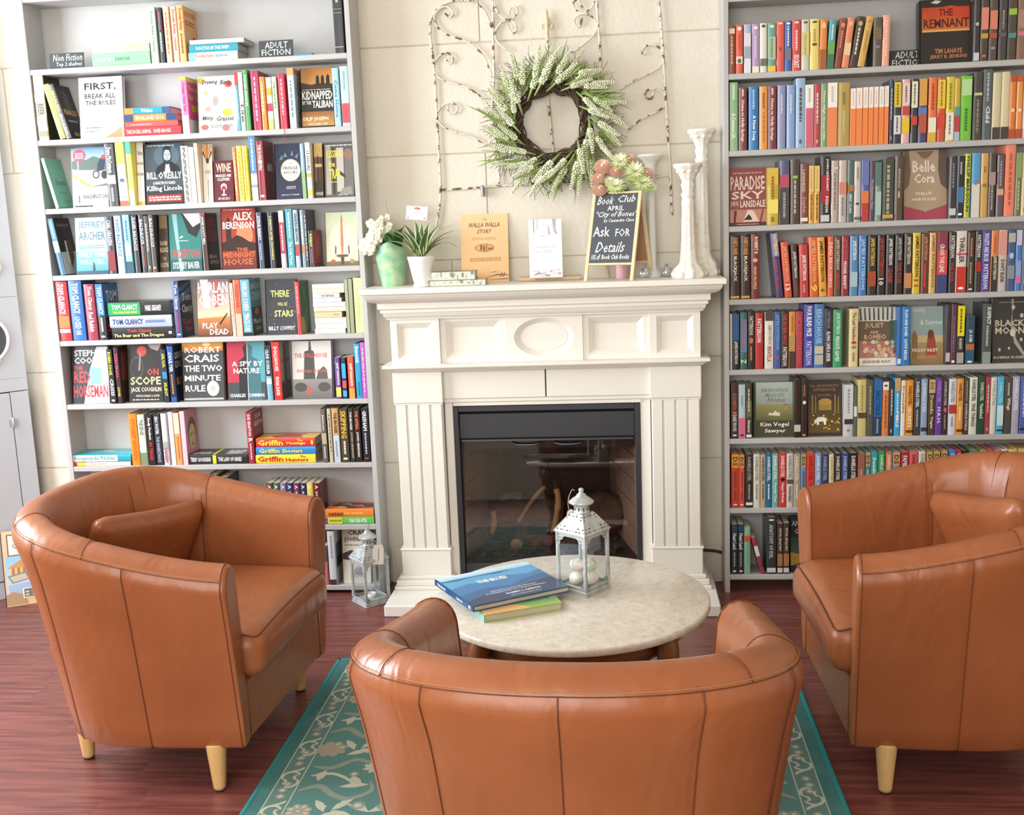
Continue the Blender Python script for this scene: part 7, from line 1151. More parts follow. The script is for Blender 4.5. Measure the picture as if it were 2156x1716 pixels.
row('left', 3, F_, 'third', [S(326, 346, 146, '7ac0a8', 'b:.0:1:a8e0d0', {'xt': 236, 'front': 'r:0:0:1:1:7fc4ac;r:.08:.05:.94:.07:98d4bc;t:Etiquette:.2:.42:.85:.58:3f8a78:.3;l:.3:.28:.8:.32:1:58a08c;l:.5:.12:.85:.15:1:4a9080', 'd': 'mint green leaning'}),
    Fc(426, 634, 86, 'f2f0ec', 'r:0:0:1:1:f6f5f2;r:0:.34:1:1:a4a49c;r:0:.75:1:1:a8c4e4>6f98d0;p:0,.78 .2,.84 .4,.80 .62,.86 1,.78 1,.62 0,.64:5a6a64;p:0,.34 1,.34 1,.5 0,.66:b0aca4;p:0,.52 .5,.34 .6,.34 0,.57:e8c840;p:.5,.34 1,.40 1,.36:6a6a68;e:.68:.55:.10:.07:2c2c30;e:.68:.55:.07:.05:b0aca4;e:.92:.54:.09:.07:2c2c30;p:.7,.6 .9,.62 .96,.8 .84,.84 .74,.74:28304a;e:.9:.84:.06:.04:d84a40;r:.16:.02:.19:.9:f4f4f4;r:.16:.08:.19:.2:2c2c2c;e:.22:.88:.18:.10:d84858;l:.10:.82:.34:.93:4:f0c0c4;t:WASHINGTON:.28:.14:.98:.22:4a5a58;r:.04:.01:.55:.035:2c2c2c', {'d': 'white cover with cyclist photo'}),
    S(636, 692, 62, '4a4a50', 't:Dave McCurmon:f0f0f0:.06:.46:.25:.75;b:.5:.64:c8c8c4;l:.7:.92:a8a8a8'), S(700, 750, 50, 'f0f0e0', 'b:.0:.35:f0dc60;b:.35:.6:e8f0d8;e:.6:.03:3a6ab0;b:.92:1:e06a50'), S(758, 790, 46, 'f0e060', 'b:.0:.2:4ab0a0;b:.75:1:f4f4f0'), Fc(792, 846, 46, 'f2f0ec', 'r:0:0:1:1:f6f5f2;t:Ultimate:.1:.78:.95:.85:6a6a6a;t:Breastfeeding:.02:.62:.98:.68:6a6a6a;t:Book of Answers:.02:.46:.98:.52:6a6a6a;r:0:0:1:.06:e0c060', {'d': 'white narrow cover with grey title', 'th': .02}),
    Fc(850, 1070, 62, '3c4a52', 'r:0:0:1:1:3f4c54;r:0:.0:1:.30:2a2f33;e:.58:.8:.34:.2:4f626c;p:.25,.5 .95,.5 .9,.62 .72,.70 .5,.70 .32,.62:171c20;p:.52,.52 .68,.52 .64,.68 .56,.68:d4d8d8;e:.6:.80:.125:.145:1c2226;e:.6:.795:.095:.115:a9b6b8;p:.50,.86 .56,.90 .70,.89 .71,.94 .6,.965 .49,.93:1c2226;p:.505,.775 .53,.735 .6,.72 .67,.735 .695,.775 .70,.70 .6,.655 .50,.70:262c30;r:.53:.815:.575:.826:2a3034;r:.625:.815:.67:.826:2a3034;p:.585,.76 .615,.76 .605,.81 .595,.81:8a989c;r:.57:.738:.63:.746:6a5a58;t:BILL O\'REILLY:.04:.42:.97:.54:f4f4f0;t:& MARTIN DUGARD:.2:.33:.8:.38:e8e8e4;t:Killing Lincoln:.03:.2:.97:.31:f4f4f0;r:.03:.04:.97:.16:98302c;l:.08:.06:.92:.14:2:f0dcd8;l:.08:.96:.8:.98:1:d0d4d4', {'d': 'dark blue cover with bearded man portrait'}), S(1076, 1116, 76, 'e8e6e2', 'l:.02:.98:4a4a4a:2'), S(1120, 1150, 82, 'f4f2ee', 'b:.0:1:f4f2ee'), S(1154, 1174, 60, 'e8dcc0', 'l:.3:.7:c8b890', {'hard': False}), Fc(1176, 1244, 66, 'f0ece4', 'r:0:0:1:1:f2eee6;p:.5,.7 .05,.98 .25,1 .5,.75:e8a030;p:.5,.7 .35,1 .65,1:d88a28;p:.5,.7 .75,1 .98,.98 .5,.74:e8a030;p:.5,.68 .0,.85 .1,.9:6a3a20;p:.5,.68 1,.85 .9,.9:6a3a20;e:.5:.72:.16:.05:5a3020;r:.48:.02:.52:.4:4a3a2a;l:.2:.5:.8:.56:2:b0a898', {'d': 'white cover with orange flower on top', 'th': .018}),
    Fc(1247, 1362, 160, '5a2430', 'r:0:0:1:1:622834;t:WINE:.12:.72:.9:.93:e8c8b0;t:MAKES ME:.1:.60:.9:.67:f4ece4;t:CLEVER:.16:.51:.84:.58:f4ece4;e:.5:.36:.16:.09:f4f0ec;e:.5:.33:.12:.06:98303c;r:.47:.18:.53:.3:f4f0ec;e:.5:.17:.14:.02:f4f0ec;t:KUDZU:.2:.05:.8:.11:e8dcd4', {'d': 'maroon cover with wine glass', 'th': .016}), S(1374, 1393, 82, 'f08040', 'l:.1:.9:fbd8b8'), S(1396, 1426, 76, 'f0dc50', 'l:.1:.9:b89c30'), S(1429, 1457, 76, 'f0dc50', 'l:.1:.9:b89c30'), S(1470, 1506, 18, 'f0f0f0', 'b:.0:.58:4a8ac8;l:.05:.54:d8e8f8;b:.75:.8:7aa4d0'), S(1510, 1552, 46, '8a1c2c', 't:THE BORROWERS:e8d0cc:.06:.5:.25:.75;e:.35:.03:f0f0f0;e:.93:.02:f0f0f0', {'front': 'r:0:0:1:1:8c2030;e:.42:.56:.13:.07:ece4e0;e:.66:.56:.13:.07:ece4e0'}), Fc(1606, 1760, 60, '262c48', 'r:0:0:1:1:282e4a;e:.58:.52:.38:.2:d8c888;e:.58:.52:.34:.18:f0ece4;t:the:.52:.62:.64:.66:4a4a4a;t:FRINGE:.3:.53:.86:.59:3a3a40;t:HOURS:.32:.45:.84:.51:3a3a40;p:.3,.76 .4,.84 .46,.76:6a8a80;p:.6,.78 .66,.88 .7,.78:6a8a80;p:.15,.7 .26,.8 .3,.72:6a8a80;p:.76,.76 .9,.82 .84,.72:6a8a80;l:.4:.18:.76:.24:2:a8a8b0;t:JESSICA N. TURNER:.2:.06:.9:.09:c8ccd0', {'d': 'navy cover with white circle'}), S(1764, 1786, 62, '8ab0d8', 'b:.5:1:88b070;l:.08:.4:f0f4f8', {'hard': False}), S(1792, 1822, 56, 'f0ece0', 't:13 HOURS:3a3a3a:.15:.5:.2:.8;b:.55:.62:c8a060;b:.85:.95:e8d040'), Fc(1826, 1884, 60, '6a4a2c', 'r:0:0:1:1:7a5430;r:0:.0:1:.3:3a2a1c;r:0:.75:1:1:d8b870;p:.3,.2 .6,.2 .55,.75 .4,.8:3a281a;p:.65,.2 .95,.2 .9,.7 .75,.75:44301e;l:.1:.55:.9:.65:1:ecd8b0;t:IN BENGHAZI:.1:.05:.95:.11:e8dcc8', {'d': 'brown cover with soldiers', 'th': .018}), Fc(1890, 2064, 52, '4a4846', 'r:0:0:1:1:55524f;r:.05:.05:.22:.95:a8a49c;r:.42:.1:.66:.9:b4b0a8;r:.28:.05:.36:.9:2c2a28;r:.7:.05:.98:.72:6a6662;e:.82:.78:.15:.10:8a6a5c;p:.5,.5 .7,.4 .72,.34 .5,.42:2c2a28;p:.5,.06 .95,.04 .9,.2 .6,.16:8a8680;t:KISSING:.08:.72:.62:.86:e8d440;t:the:.14:.55:.36:.67:e8d440;t:TRAIL:.16:.34:.58:.52:e8d440;l:.15:.27:.5:.29:1:e8d440;l:.05:.93:.95:.96:1:e8e4e0;t:John Foy:.45:.02:.78:.06:d8d4d0', {'d': 'grey woodland cover with yellow title'})])
row('left', 4, F_, 'fourth', [S(352, 386, 500, '3a6a8a', 'b:.0:.4:3f7890;b:.4:.6:ece8e0;l:.05:.35:c8dce4', {'xt': 272, 'front': 'r:0:0:1:1:2a2624;r:0:0:1:.4:c4c0bc;p:.5,.1 .8,.3 .75,.62 .5,.6:6a3a2c;p:.35,.2 .45,.2 .48,.6 .38,.6:ecebe8;r:.1:.85:.9:.9:6a6a6a', 'd': 'blue leaning'}),
    Fc(446, 634, 492, '9cc4d0', 'r:0:0:1:1:b8d4dc;r:0:0:1:.4:3f8aa4>7ab8c8;p:.3,.4 .5,.4 .52,1 .36,1:cfe0e6;p:.5,.03 .6,.03 .57,.2 .53,.2:1c2c38;r:0:0:1:.06:28485a;t:JEFFREY:.1:.78:.94:.93:6a8894;t:ARCHER:.1:.60:.94:.75:5a7884;t:ONLY TIME:.06:.3:.94:.39:f4f8fa;t:WILL TELL:.1:.18:.9:.26:f0f6f8;l:.1:.45:.9:.52:2:4a9aac', {'d': 'pale blue cover with misty river'}),
    S(637, 682, 486, '3a3a44', 't:CARL HIAASEN:d8d8dc:.06:.5:.2:.8;b:.6:.95:8a3038'), S(690, 729, 482, 'c0d4e8', 't:DAVID BALDACCI:5a7a9a:.06:.7:.2:.8'), S(740, 779, 476, '8acce0', 'b:.5:.7:e0f0f4;l:.1:.45:3a7a90;b:.8:1:3a5a70'), S(790, 821, 481, '2c2c34', 't:DAVID BALDACCI:e0e0e4:.04:.6:.2:.8'), S(832, 861, 476, '2a2a30', 't:BALDACCI:e8e8ea:.08:.5:.2:.8;l:.55:.9:a85a50'), S(863, 888, 482, '3a3430'), S(890, 917, 476, '404040', 't:BALDACCI:d8d4d0:.06:.55:.2:.8;e:.92:.02:d8c050'), Fc(919, 986, 476, '3a2e24', 'r:0:0:1:1:42342a;r:.1:.76:.9:.98:8a7450;t:DAVID:.1:.46:.9:.54:d8c0a0;t:BALDACCI:.06:.34:.94:.43:d8c0a0;t:THE:.3:.2:.7:.26:a89070;t:COLLECTORS:.06:.08:.94:.16:c0a888', {'d': 'dark brown cover', 'th': .03}),
    Fc(990, 1178, 470, '2f7a78', 'r:0:0:1:1:2f7672;r:0:0:1:.2:2a5a5c;p:.4,1 1,1 1,.76 .85,.58 .6,.66:20262a;p:.45,1 1,1 1,.84 .75,.76:d8d4d8;p:.1,1 .25,1 .3,.5 .4,.0 .3,0 .2,.5:8ab8b4;p:.3,.58 .4,.62 .44,.6 .36,.57:e8ecec;t:UNDERTOW:.04:.22:.96:.38:d84a4c;t:SYDNEY BAUER:.08:.04:.92:.16:ece8e8;l:.25:.52:.6:.54:1:d0dcdc', {'d': 'teal cover with a boat hull'}), S(1186, 1218, 466, '3a1c20', 't:JAMES SCOTT BELL:f0ecec:.06:.55:.25:.75;b:.0:.04:c83c40', {'front': 'r:0:0:1:1:2a1618;r:0:.5:1:1:7a2428>3a181a;t:JAMES SCOTT BELL:.1:.74:.9:.9:a84044;t:FINAL:.1:.2:.8:.27:d8d0cc;t:WITNESS:.1:.1:.9:.17:d8d0cc'}), Fc(1296, 1494, 436, 'a83c30', 'r:0:0:1:1:b04030>983028;r:0:0:1:.3:5a2420>8a3428;e:.68:.55:.25:.2:e08058;p:0,.3 1,.3 1,.42 .8,.45 .62,.52 .45,.56 .28,.50 .28,.72 .24,.82 .2,.86 .16,.82 .12,.72 .12,.46 0,.44:2f1614;l:.05:.965:.9:.98:1:f0d8d0;t:ALEX:.34:.80:.92:.93:f4f0ec;t:BERENSON:.03:.66:.97:.78:f4f0ec;t:THE:.42:.30:.76:.35:e8683c;t:MIDNIGHT:.02:.19:.97:.28:e8683c;t:HOUSE:.04:.07:.9:.17:e8683c', {'d': 'red cover with dark domed skyline'}),
    S(1512, 1542, 462, '3a4460', 't:STEVE BERRY:e0e4f0:.06:.5:.25:.75;l:.55:.85:a0b0d8'), S(1576, 1607, 462, '2c2c38', 't:A BREATH AFTER DROWNING:d8d070:.06:.85:.35:.8', {'hard': True}), S(1640, 1671, 452, 'c8b8c0', 'b:.0:.2:e8dce0;b:.2:.75:b83850;l:.25:.7:f0d8dc'), S(1680, 1721, 442, '2f98a8', 'l:.06:.5:d0ecf0;t:The Cold Moon:e0f4f4:.55:.95:.25:.75'), S(1725, 1752, 447, 'a8b8c8', 't:SANDRA BROWN:3a3a44:.06:.55:.2:.8;b:.6:.8:a84848'), S(1764, 1785, 447, '8898a8', 'l:.1:.6:e8ecf0;b:.62:.75:c87a48', {'hard': True}), S(1786, 1801, 447, '30343c', 'l:.1:.9:d8d8d8', {'hard': True}), S(1803, 1836, 566, '2c2628', 't:Indulgent:c8d850:.1:.45:.2:.8;l:.5:.9:c83c60', {'hard': False, 'front': 'r:0:0:1:1:b83438;p:.2,.3 .8,.3 .9,.8 .6,.9 .3,.7:d86a58;r:.1:.05:.9:.1:2a2020'}), Fc(1900, 2088, 460, 'cfc4a4', 'r:0:0:1:1:d8c8a8>b8c4a8;r:0:.0:1:.08:6a5a3a;e:.5:.45:.4:.35:e8d8bc;p:.47,.9 .5,.96 .53,.9 .55,.4 .52,.2 .48,.2 .45,.4:b87a4c;p:.3,.2 .32,.34 .28,.4 .26,.24 .34,.16 .66,.16 .74,.24 .72,.4 .68,.34 .7,.2 .6,.21 .4,.21:5a4430;p:.44,.16 .56,.16 .54,.02 .46,.02:3a2e22;e:.2:.08:.08:.04:a84a3c;e:.8:.08:.08:.04:8a8a58', {'d': 'cream cover with upright dagger and horns'})])
row('left', 5, G_, 'fifth', [S(192, 268, 96, 'c8303c', 't:TOM CLANCY:f4f0f0:.04:.55:.2:.75;b:.58:.78:e87838;b:.8:.86:f0e8e8', {'d': 'bright red'}), S(276, 356, 90, '2f6ab0', 't:TOM CLANCY:f0f4f8:.04:.55:.25:.8;t:LOCKED ON:d8e4f0:.6:.9:.25:.75'), S(368, 431, 112, '98344a', 't:Tom Clancy:f0e0e4:.04:.46:.25:.8;t:Red Rabbit:f0e0e4:.5:.85:.25:.75'), S(438, 486, 112, '2a2a30', 'b:.0:.56:3a7ac0;t:TOM CLANCY:f0f4f8:.05:.54:.2:.8;l:.6:.85:e8e8e8;e:.94:.02:a8d0e8', {'front': 'r:0:0:1:1:24262c;r:0:.4:1:1:3470b0;t:TOM:.15:.66:.9:.88:f0f0f0;l:.1:.12:.9:.3:2:c83c40'}),
    ('k', [(516, 886, 366, 440, '26262a', 't:Tom Clancy:e04a48:.26:.66:.5:.9;t:The Bear and The Dragon:f0dc90:.03:.86:.08:.46;l:.94:.99:e0e0e0', {'d': 'black'}), (502, 882, 287, 363, 'aab4c8', 't:TOM CLANCY:3a4a80:.05:.54:.25:.75;l:.58:.9:6a7aa8', {'d': 'silver grey'}), (492, 872, 195, 284, '262a28', 'b:.0:.52:2a9a5a;t:TOM CLANCY:f0f4f0:.06:.48:.42:.85;t:FULL FORCE AND EFFECT:f0dc50:.08:.48:.14:.34;t:MARK GREANEY:e8e8e8:.6:.86:.3:.75', {'d': 'green and black'})]),
    S(906, 946, 96, '2f4a80', 't:Tom Clancy:e8ecf4:.05:.5:.2:.8;l:.55:.88:c84050;e:.94:.015:f0f0f0', {'front': 'r:0:0:1:1:1e2434;p:0,.6 1,.8 1,.9 0,.75:4a78b0;p:0,.8 1,.95 1,1 0,.9:3a68a0;t:Tom:.2:.64:.9:.78:f0f0f4;t:Clancy:.1:.40:.95:.58:f0f0f4;t:Teeth:.1:.22:.9:.32:c83c44;t:Tiger:.2:.08:.9:.18:c83c44'}), Fc(1040, 1240, 82, 'c8a080', 'r:0:0:1:1:d89868>b87a50;r:0:.4:1:1:d8b8a0>7a6a72;p:.1,1 .35,1 .4,.5 .2,.5:e4dcd8;p:.5,1 .7,1 .75,.55 .55,.5:a86058;r:0:0:1:.32:5a2c1c>c07840;p:0,.32 1,.36 1,.46 0,.44:f0d0a0;p:.7,.2 .95,.4 .9,.4 .66,.22:2a1a14;t:HARLAN:.04:.76:.96:.95:ece4e4;t:COBEN:.05:.54:.95:.74:dcd4d8;t:PLAY:.14:.14:.62:.24:f4f0ea;t:DEAD:.36:.03:.95:.13:f4f0ea', {'d': 'sunset orange cover with silver title'}), S(1256, 1276, 106, 'f0d8c8', 'l:.1:.8:c88a70', {'hard': True}), S(1278, 1319, 86, 'e86a40', 't:YEARBOOK:c83c2c:.06:.5:.2:.8;b:.6:1:f0b8a0'), S(1321, 1379, 82, '5aa0b8', 't:HARLAN COBEN:e0ecf0:.04:.55:.2:.8;t:MIRACLE CURE:f0f4f4:.6:.92:.2:.8;b:.94:1:2a2a30', {'front': 'r:0:0:1:1:2a3436;r:0:.5:1:1:4a98ac;t:HARLAN:.08:.82:.95:.93:e0ecf0;t:COBEN:.08:.62:.95:.78:e0ecf0;e:.5:.42:.2:.06:d88048;t:Miracle:.1:.2:.9:.3:f0f0f0;t:Cure:.3:.08:.8:.16:f0f0f0'}), Fc(1462, 1648, 82, '2a2e38', 'r:0:0:1:1:2c303a;p:.12,.62 .92,.78 .92,.88 .12,.72:20242c;t:THERE:.16:.68:.78:.80:d8d878;t:WILL BE:.38:.52:.7:.58:c8c870;t:STARS:.26:.32:.9:.44:d8d878;t:BILLY COFFEY:.06:.08:.94:.15:e0e0e0'+''.join(f';e:{random.Random(i).random():.2f}:{random.Random(i+77).random():.2f}:.008:.006:c8ccd8' for i in range(26)), {'d': 'midnight blue cover with scattered stars'}), S(1652, 1680, 96, 'c83440', 'l:.08:.6:f0b0a8;l:.65:.9:3a8a50', {'front': 'r:0:0:1:1:2f6a44;p:.1,.1 .5,.5 .3,.9 .7,.9 .95,.5 .6,.05:3f8a58;p:0,0 .5,0 .3,.3 0,.35:b8a048', 'hard': True}),
    ('k', [(1760, 1946, 380, 411, 'f4ece0', 'b:.0:1:f4ece0', {'dep': .11}), (1764, 1952, 346, 378, 'f2f0ec', 'b:.0:1:f2f0ec', {'dep': .11}), (1760, 1950, 308, 344, 'ece8e4', 'b:.0:1:f4f2f0', {'dep': .11}), (1756, 1924, 268, 306, 'd0bf98', 'b:.0:1:d0bf98;l:.7:.9:a89060', {'dep': .11}), (1752, 1948, 236, 266, 'd4ccb4', 'b:.0:1:d8d0bc', {'dep': .11}), (1748, 1944, 206, 234, 'f2eee8', 'b:.0:1:f2eee8', {'dep': .11}), (1746, 1920, 178, 204, 'cfdce4', 'b:.0:1:cfdce4', {'dep': .11}), (1745, 1908, 146, 176, 'e8e8e8', 't:THE KEEPSAKE:6a6a6a:.3:.8:.25:.75', {'dep': .11}), (1742, 1938, 116, 144, 'f0d4bc', 'b:.0:1:f0d4bc', {'dep': .11}), (1740, 1936, 86, 114, 'f2f0ee', 'b:.0:1:f2f0ee', {'dep': .11})]),
    S(1954, 1976, 82, 'a0a888', 'b:.0:1:a0a888'), S(1978, 2002, 80, '98a080', 'b:.0:1:98a080'), S(2008, 2060, 72, 'd0e0a0', 'l:.2:.8:b8cc80')])
row('left', 6, G_, 'sixth', [Fc(272, 500, 492, '2a2628', 'r:0:0:1:1:26282c;p:.3,.0 1,0 1,.98 .7,.98 .5,.6:c8d4dc;p:.4,.3 .8,.35 .8,.62 .5,.62:8ab0d4;t:STEPHEN:.08:.82:.96:.93:f4f4f2;t:COONTS:.08:.69:.96:.80:f4f4f2;t:THE:.05:.58:.3:.65:d83c44;t:RED:.05:.36:.5:.56:d83c44;t:HORSEMAN:.03:.1:.97:.32:d84048', {'d': 'black and white cover with red title'}), S(506, 541, 512, '2c2c2c', 't:ROBIN COOK:e4e040:.05:.48:.2:.8;t:CRISIS:f0f0f0:.54:.86:.2:.85;e:.94:.02:f0f0f0'), S(550, 577, 502, '3a2c34', 't:TERMINAL:d84870:.1:.55:.2:.8;t:COOK:e4dc50:.7:.88:.2:.8', {'front': 'r:0:0:1:1:5a3a34;p:.1,.4 .8,.4 .75,.9 .2,.9:8a5a4c;e:.5:.5:.1:.04:b83c38'}), Fc(616, 828, 482, '2a2726', 'r:0:0:1:1:2c2a29;e:.42:.88:.14:.09:c84838;p:.6,1 1,1 .9,.88 .7,.92:a8a09c;e:.26:.6:.2:.2:4a4644;e:.26:.6:.16:.16:2c2a29;p:.36,.86 .40,.86 .36,.55 .3,.55:8a8684;t:ON:.56:.46:.9:.58:d85048;t:SCOPE:.06:.30:.95:.44:f0e0a0;t:JACK COUGHLIN:.06:.16:.96:.26:ecdcc8;t:WITH DONALD A. DAVIS:.2:.09:.9:.13:d8ccc0;l:.1:.03:.9:.06:1:c8beb4', {'d': 'black cover with gun scope'}), S(836, 866, 512, '2c3440', 't:SILVA:e0d850:.08:.34:.2:.8;b:.42:.55:3a88b8;t:SILENT:d8d850:.62:.88:.2:.8'), S(876, 912, 492, '2f5aa0', 'b:.3:.9:283048;t:COULTER:f0f0f0:.1:.46:.2:.8;l:.5:.85:e08a48', {'front': 'r:0:0:1:1:262c44;t:CATHERINE:.06:.76:.95:.88:f0f0f0;t:COULTER:.06:.6:.95:.73:f0f0f0;t:BLOW:.1:.3:.8:.44:e8a838'}), Fc(950, 1204, 470, '3f4042', 'r:0:0:1:1:434446;r:0:.85:1:1:c87830>e8b048;e:.6:.96:.1:.03:fff0b0;t:ROBERT:.06:.82:.95:.92:f2f2f0;t:CRAIS:.05:.66:.9:.79:f2f2f0;t:THE TWO:.04:.50:.97:.61:f2f2f0;t:MINUTE:.04:.34:.92:.44:f2f2f0;t:RULE:.05:.16:.54:.27:f2f2f0;e:.73:.21:.15:.13:e8e6e0;e:.73:.21:.07:.06:b8b4ac;r:.02:.02:.98:.05:b0b2b4', {'d': 'grey cover with large white title'}), Fc(1224, 1458, 462, 'a0384c', 'r:0:0:.54:1:b83048;r:.54:0:1:1:4f9aa4;r:0:0:1:.3:3a4448;p:.3,.0 .54,0 .54,.98 .42,.9 .46,.74 .3,.66:1c1c22;p:.54,0 .9,0 .86,.66 .66,.74 .68,.9 .54,.98:3a6a74;r:.53:.0:.545:1:e8e8e8;t:A SPY BY:.12:.57:.94:.66:f0f4f4;t:NATURE:.16:.45:.86:.54:f0f4f4;t:CHARLES:.04:.05:.46:.11:f0f4f4;t:CUMMING:.52:.05:.96:.11:f0f4f4', {'d': 'cover split red and teal with suited man'}), S(1468, 1502, 492, '7ab0c8', 'b:.0:.55:2a3038;t:CLIVE CUSSLER:f0f0f0:.06:.52:.2:.8;b:.6:.7:e8f0f4'), S(1512, 1561, 466, 'd8302c', 't:DOLLHOUSE:f4ecec:.08:.5:.25:.75;t:FIONA DAVIS:f4ecec:.6:.92:.25:.75', {'front': 'r:0:0:1:1:a8a4a0;p:.3,.3 .6,.3 .6,.9 .4,.95:5a5654;l:.1:.6:.9:.72:1:c83c38;r:0:0:1:.3:4a4644'}), Fc(1622, 1866, 462, 'c0bab4', 'r:0:0:1:1:c8c2bc>d8d4d0;r:0:.0:1:.34:5a5654>8a8682;p:.28,.34 .58,.34 .56,.82 .5,.84 .48,1 .44,1 .42,.84 .32,.82:3a3634;p:.6,.34 .9,.34 .88,.5 .8,.56 .66,.48:4a4644;p:.36,.06 .44,.06 .46,.2 .4,.24 .36,.2:b84a44;t:THE DOLLHOUSE:.06:.71:.9:.79:c84a44;t:FIONA DAVIS:.12:.45:.88:.51:c84a44;e:.2:.2:.16:.08:3c3836;e:.8:.2:.16:.08:3c3836', {'d': 'pale grey cover with city tower', 'th': .03}), S(1890, 1923, 562, '6a4a90', 't:JANET EVANOVICH:f0ecf4:.12:.66:.2:.8;b:.72:.95:e4dc70', {'hard': False}), S(1930, 1958, 562, '2c3050', 'b:.14:.5:48a8d8;b:.56:.74:d85860;b:.8:.95:48a8d8', {'hard': False}), S(1968, 2006, 556, 'e05a3c', 't:JANET EVANOVICH:fbf0e8:.16:.7:.2:.8;b:.76:1:e8a048', {'hard': False}), S(2014, 2050, 476, '30a0d0', 't:Evanovich:f0f8fc:.05:.35:.2:.8;l:.7:.95:1f6a98'), S(2052, 2082, 470, 'c060c0', 'l:.1:.9:f0c8e8')])
row('left', 7, H_, 'seventh', [('k', [(148, 512, 384, 412, 'c83c40', 'b:.1:.25:e8c440;b:.25:1:f0ece8;l:.3:.6:d8a040', {'d': 'red and white'}), (146, 514, 336, 382, '2aa8bc', 'b:.04:.78:f4f4f2;t:Rosamunde Pilcher:2a98b0:.06:.74:.2:.85', {'d': 'turquoise', 'front': 'r:0:0:1:1:38b0c4;p:.1,.0 .4,0 .8,1 .6,1:58c4d0;p:.5,.4 .7,.4 .75,.6 .55,.6:d8c8a0'})]), S(523, 571, 92, 'f08a30', 't:STUART WOODS:d86018:.1:.9:.25:.75'), S(575, 619, 95, 'c8d0c0', 't:THE EDGE:5a7a70:.1:.4:.25:.75;b:.5:.7:e0e4dc;b:.75:1:7a9070'), S(625, 666, 95, '2c2428', 't:Andy Paulsen:f0f0f0:.06:.5:.25:.75;t:IN TENSE:c83c48:.55:.9:.25:.75'), S(672, 713, 90, '303440', 't:ERIC FOSTER:e4e4e8:.06:.4:.25:.75;t:THE INHERITANCE:a8b0c0:.44:.94:.25:.75'), S(718, 753, 90, 'd0ccd0', 'b:.55:.7:a0a8a4;t:VANISH:a83c50:.66:.95:.2:.8'), S(764, 791, 82, 'f4f0ec', 'l:.1:.8:e0d4c8'), S(795, 831, 86, 'f0a060', 'b:.0:.4:f4d8b8;l:.45:.9:c87038'), S(835, 866, 76, 'e8b0c0', 'b:.0:1:ecc0cc', {'front': 'r:0:0:1:1:e0a0b4;e:.5:.55:.36:.3:7a5a3c;e:.5:.48:.28:.24:dcd49c;e:.4:.52:.07:.04:8a9a70;e:.62:.52:.07:.04:8a9a70;e:.5:.34:.08:.025:c04848'}),
    ('k', [(868, 1230, 343, 406, '28282c', 't:TERRY GOODKIND:e8e8e8:.03:.38:.25:.75;b:.41:.47:d0dc3c;t:THE LAW OF NINES:e8e8e8:.5:.9:.25:.75', {'d': 'black with lime band', 'front': 'r:0:0:1:1:2a2a2e;r:0:.55:1:.6:d0dc3c;t:TERRY:.1:.66:.5:.95:e8e8e8;t:NINES:.1:.1:.7:.4:e8e8e8'})]), S(1236, 1276, 82, '98303c', 't:SUE GRAFTON:f0dce0:.04:.46:.25:.75;t:R:f0dce0:.5:.58:.15:.85;l:.6:.92:e0b8c0', {'front': 'r:0:0:1:1:8c2c38;t:SUE:.3:.84:.8:.93:f0dcdc;t:GRAFTON:.1:.7:.95:.8:f0dcdc'}),
    ('k', [(1280, 1646, 350, 406, 'f0d83c', 't:Griffin:c83028:.03:.46:.15:.85;t:Hunters:c83028:.5:.88:.15:.6;t:The:c83028:.74:.84:.65:.92', {'d': 'yellow'}), (1280, 1646, 297, 348, '2f8ad0', 't:Griffin:f0dc48:.05:.4:.2:.8;t:Shooters:f0dc48:.44:.78:.2:.75', {'d': 'blue'}), (1280, 1642, 240, 295, 'd83438', 't:Griffin:f0dc48:.03:.46:.15:.85;t:Montage:f0dc48:.52:.84:.15:.6;t:The:f0dc48:.7:.8:.62:.92;e:.95:.02:f0dc48', {'d': 'red and yellow', 'front': 'r:0:0:1:1:e8cc40;p:.1,.2 .5,.3 .8,.2 .8,.6 .4,.8 .1,.7:b84838;r:.85:0:1:1:d84038'})]),
    S(1692, 1723, 62, '6a6460', 'b:.45:.65:b8a890;t:James:d8d4d0:.1:.4:.25:.75;l:.7:.92:d8d4d0'), S(1733, 1756, 60, 'c8bca0', 'l:.1:.8:6a604c'), S(1761, 1801, 58, 'c8a070', 'b:.5:1:c0ccd8;t:THE BROKER:3a2c20:.08:.46:.25:.75;l:.6:.9:7a8aa0'), S(1806, 1856, 60, '4a4434', 't:SKIPPING:e0b040:.04:.55:.15:.85;l:.6:.85:e0dccc;e:.93:.02:f0f0f0'), S(1862, 1891, 58, '3a3434', 't:THE BROKER:e0dcd8:.06:.4:.25:.75;t:JOHN GRISHAM:c0b890:.44:.92:.25:.75'), S(1894, 1931, 56, '2c2428', 't:THE APPEAL:e87838:.05:.4:.25:.75;t:JOHN GRISHAM:e8e4e0:.44:.9:.25:.75'), S(1940, 1982, 55, '26262c', 't:GRISHAM:e8e8ec:.05:.42:.2:.8;l:.46:.85:b8b8c0;e:.93:.015:c83c40')])
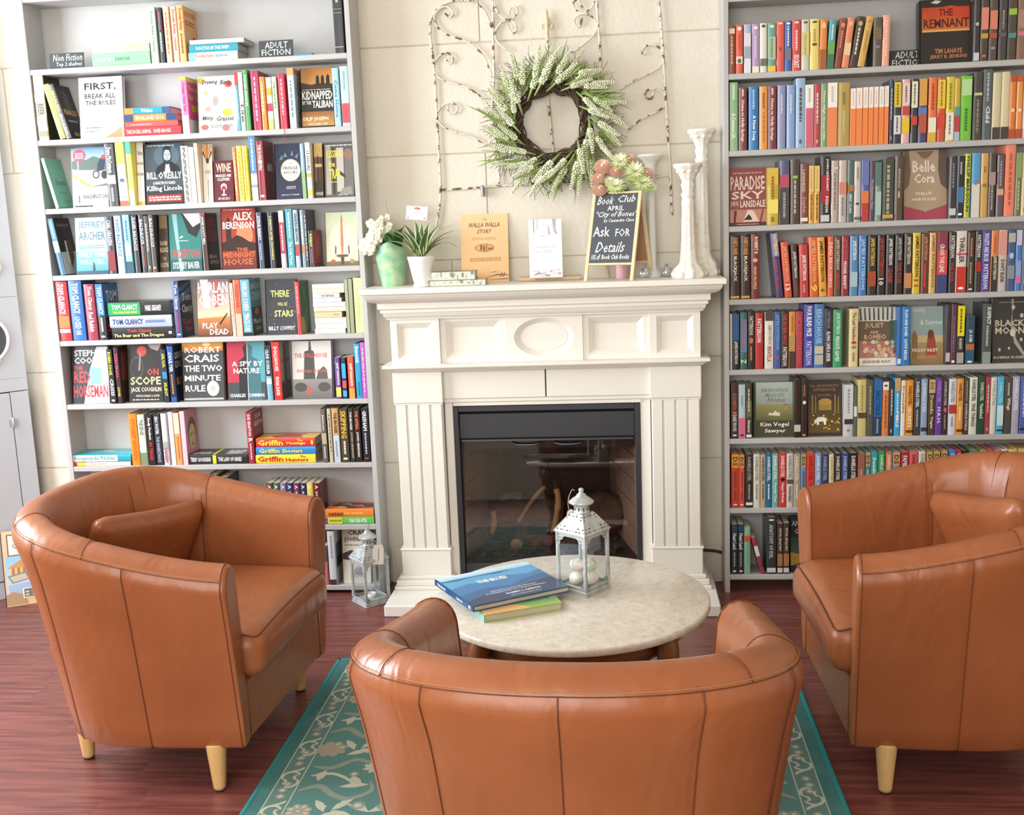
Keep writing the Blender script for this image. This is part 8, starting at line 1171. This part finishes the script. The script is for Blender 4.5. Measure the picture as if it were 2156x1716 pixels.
def white_row():
    it = [S(1000, 1060, 470, '8a6a48'), S(1070, 1130, 480, '3a3a48'), ('k', [(1142, 1350, 560, 600, '5a4a3a', 'l:.1:.6:c8b898', {'d': 'brown'}), (1144, 1352, 470, 556, '2c2a2c', 'b:.0:.12:c8b068;t:RANDOM:e8e4d8:.5:.9:.3:.75;b:.94:1:c8b068', {'d': 'black and gold'})])]
    cs = ['6a4a38', '4a6a58', '8a7a98', '3c3c70', '7a3c58', '303a68', 'e8cc60', '6a2c34']
    for i in range(8): it.append(S(1360+i*41, 1360+i*41+38, 516, cs[i], 't:A:f0ece4:.05:.14:.25:.75;l:.2:.8:d8d0c4', {'hard': False}))
    it.append(('k', [(1704, 2004, 732, 780, '6cc05c', 'b:.0:.05:6a4a98;b:.06:.36:d8d048;l:.1:.34:8a7a28;t:DEAD EVER AFTER:f0f8e8:.5:.86:.2:.8', {'d': 'green and yellow'}), (1703, 2000, 676, 727, 'f08838', 't:HARRIS:6a3018:.08:.38:.15:.6;l:.4:.8:f8c058', {'d': 'orange', 'front': 'r:0:0:1:1:e8843c;p:.2,.0 .8,.1 .9,.8 .5,.95 .1,.5:3a2c30;p:.3,.2 .6,.3 .5,.6:e85a50;p:.6,.5 .8,.6 .7,.8:d8d4cc;e:.3:.7:.1:.1:f0b060'})]))
    row('left', 8, H_, 'eighth', it)
    row('left', 9, H_, 'bottom', [S(1180, 1250, 830, '7a5a48'), S(1300, 1380, 840, '4a5a70'), S(1430, 1500, 820, 'b8b0a8'), S(1560, 1640, 830, '8a3c40'), S(1700, 1728, 900, 'c87a78', 'b:.0:.4:4a4a60'), S(1734, 1778, 812, 'd0d4dc', 'l:.08:.5:9aa0ac;b:.9:1:4a3a38', {'front': 'r:0:0:1:1:ccd0da;r:.1:.3:.9:.75:6a7080;p:.1,.3 .9,.3 .9,.45 .1,.5:3a3c44;r:0:0:1:.2:dcdce0'}), Fc(1814, 1985, 806, 'dcd2c0', 'r:0:0:1:1:e4dccc;r:0:.8:1:1:d8d0c0;t:CRAIG:.2:.90:.98:.99:2c2c2c;t:JOHNSON:.06:.76:.98:.87:2c2c2c;l:.08:.70:.8:.73:1:6a6458;p:0,.45 .4,.42 .6,.5 .5,.6 .3,.62 0,.56:4a3a34;p:.3,.44 .7,.42 .76,.5 .5,.56:3f88c8;p:.3,.1 .8,.12 .95,.3 .7,.4 .4,.28:c0c0c8;e:.6:.22:.2:.08:9a98a4', {'d': 'cream cover with large black lettering'})])
white_row()
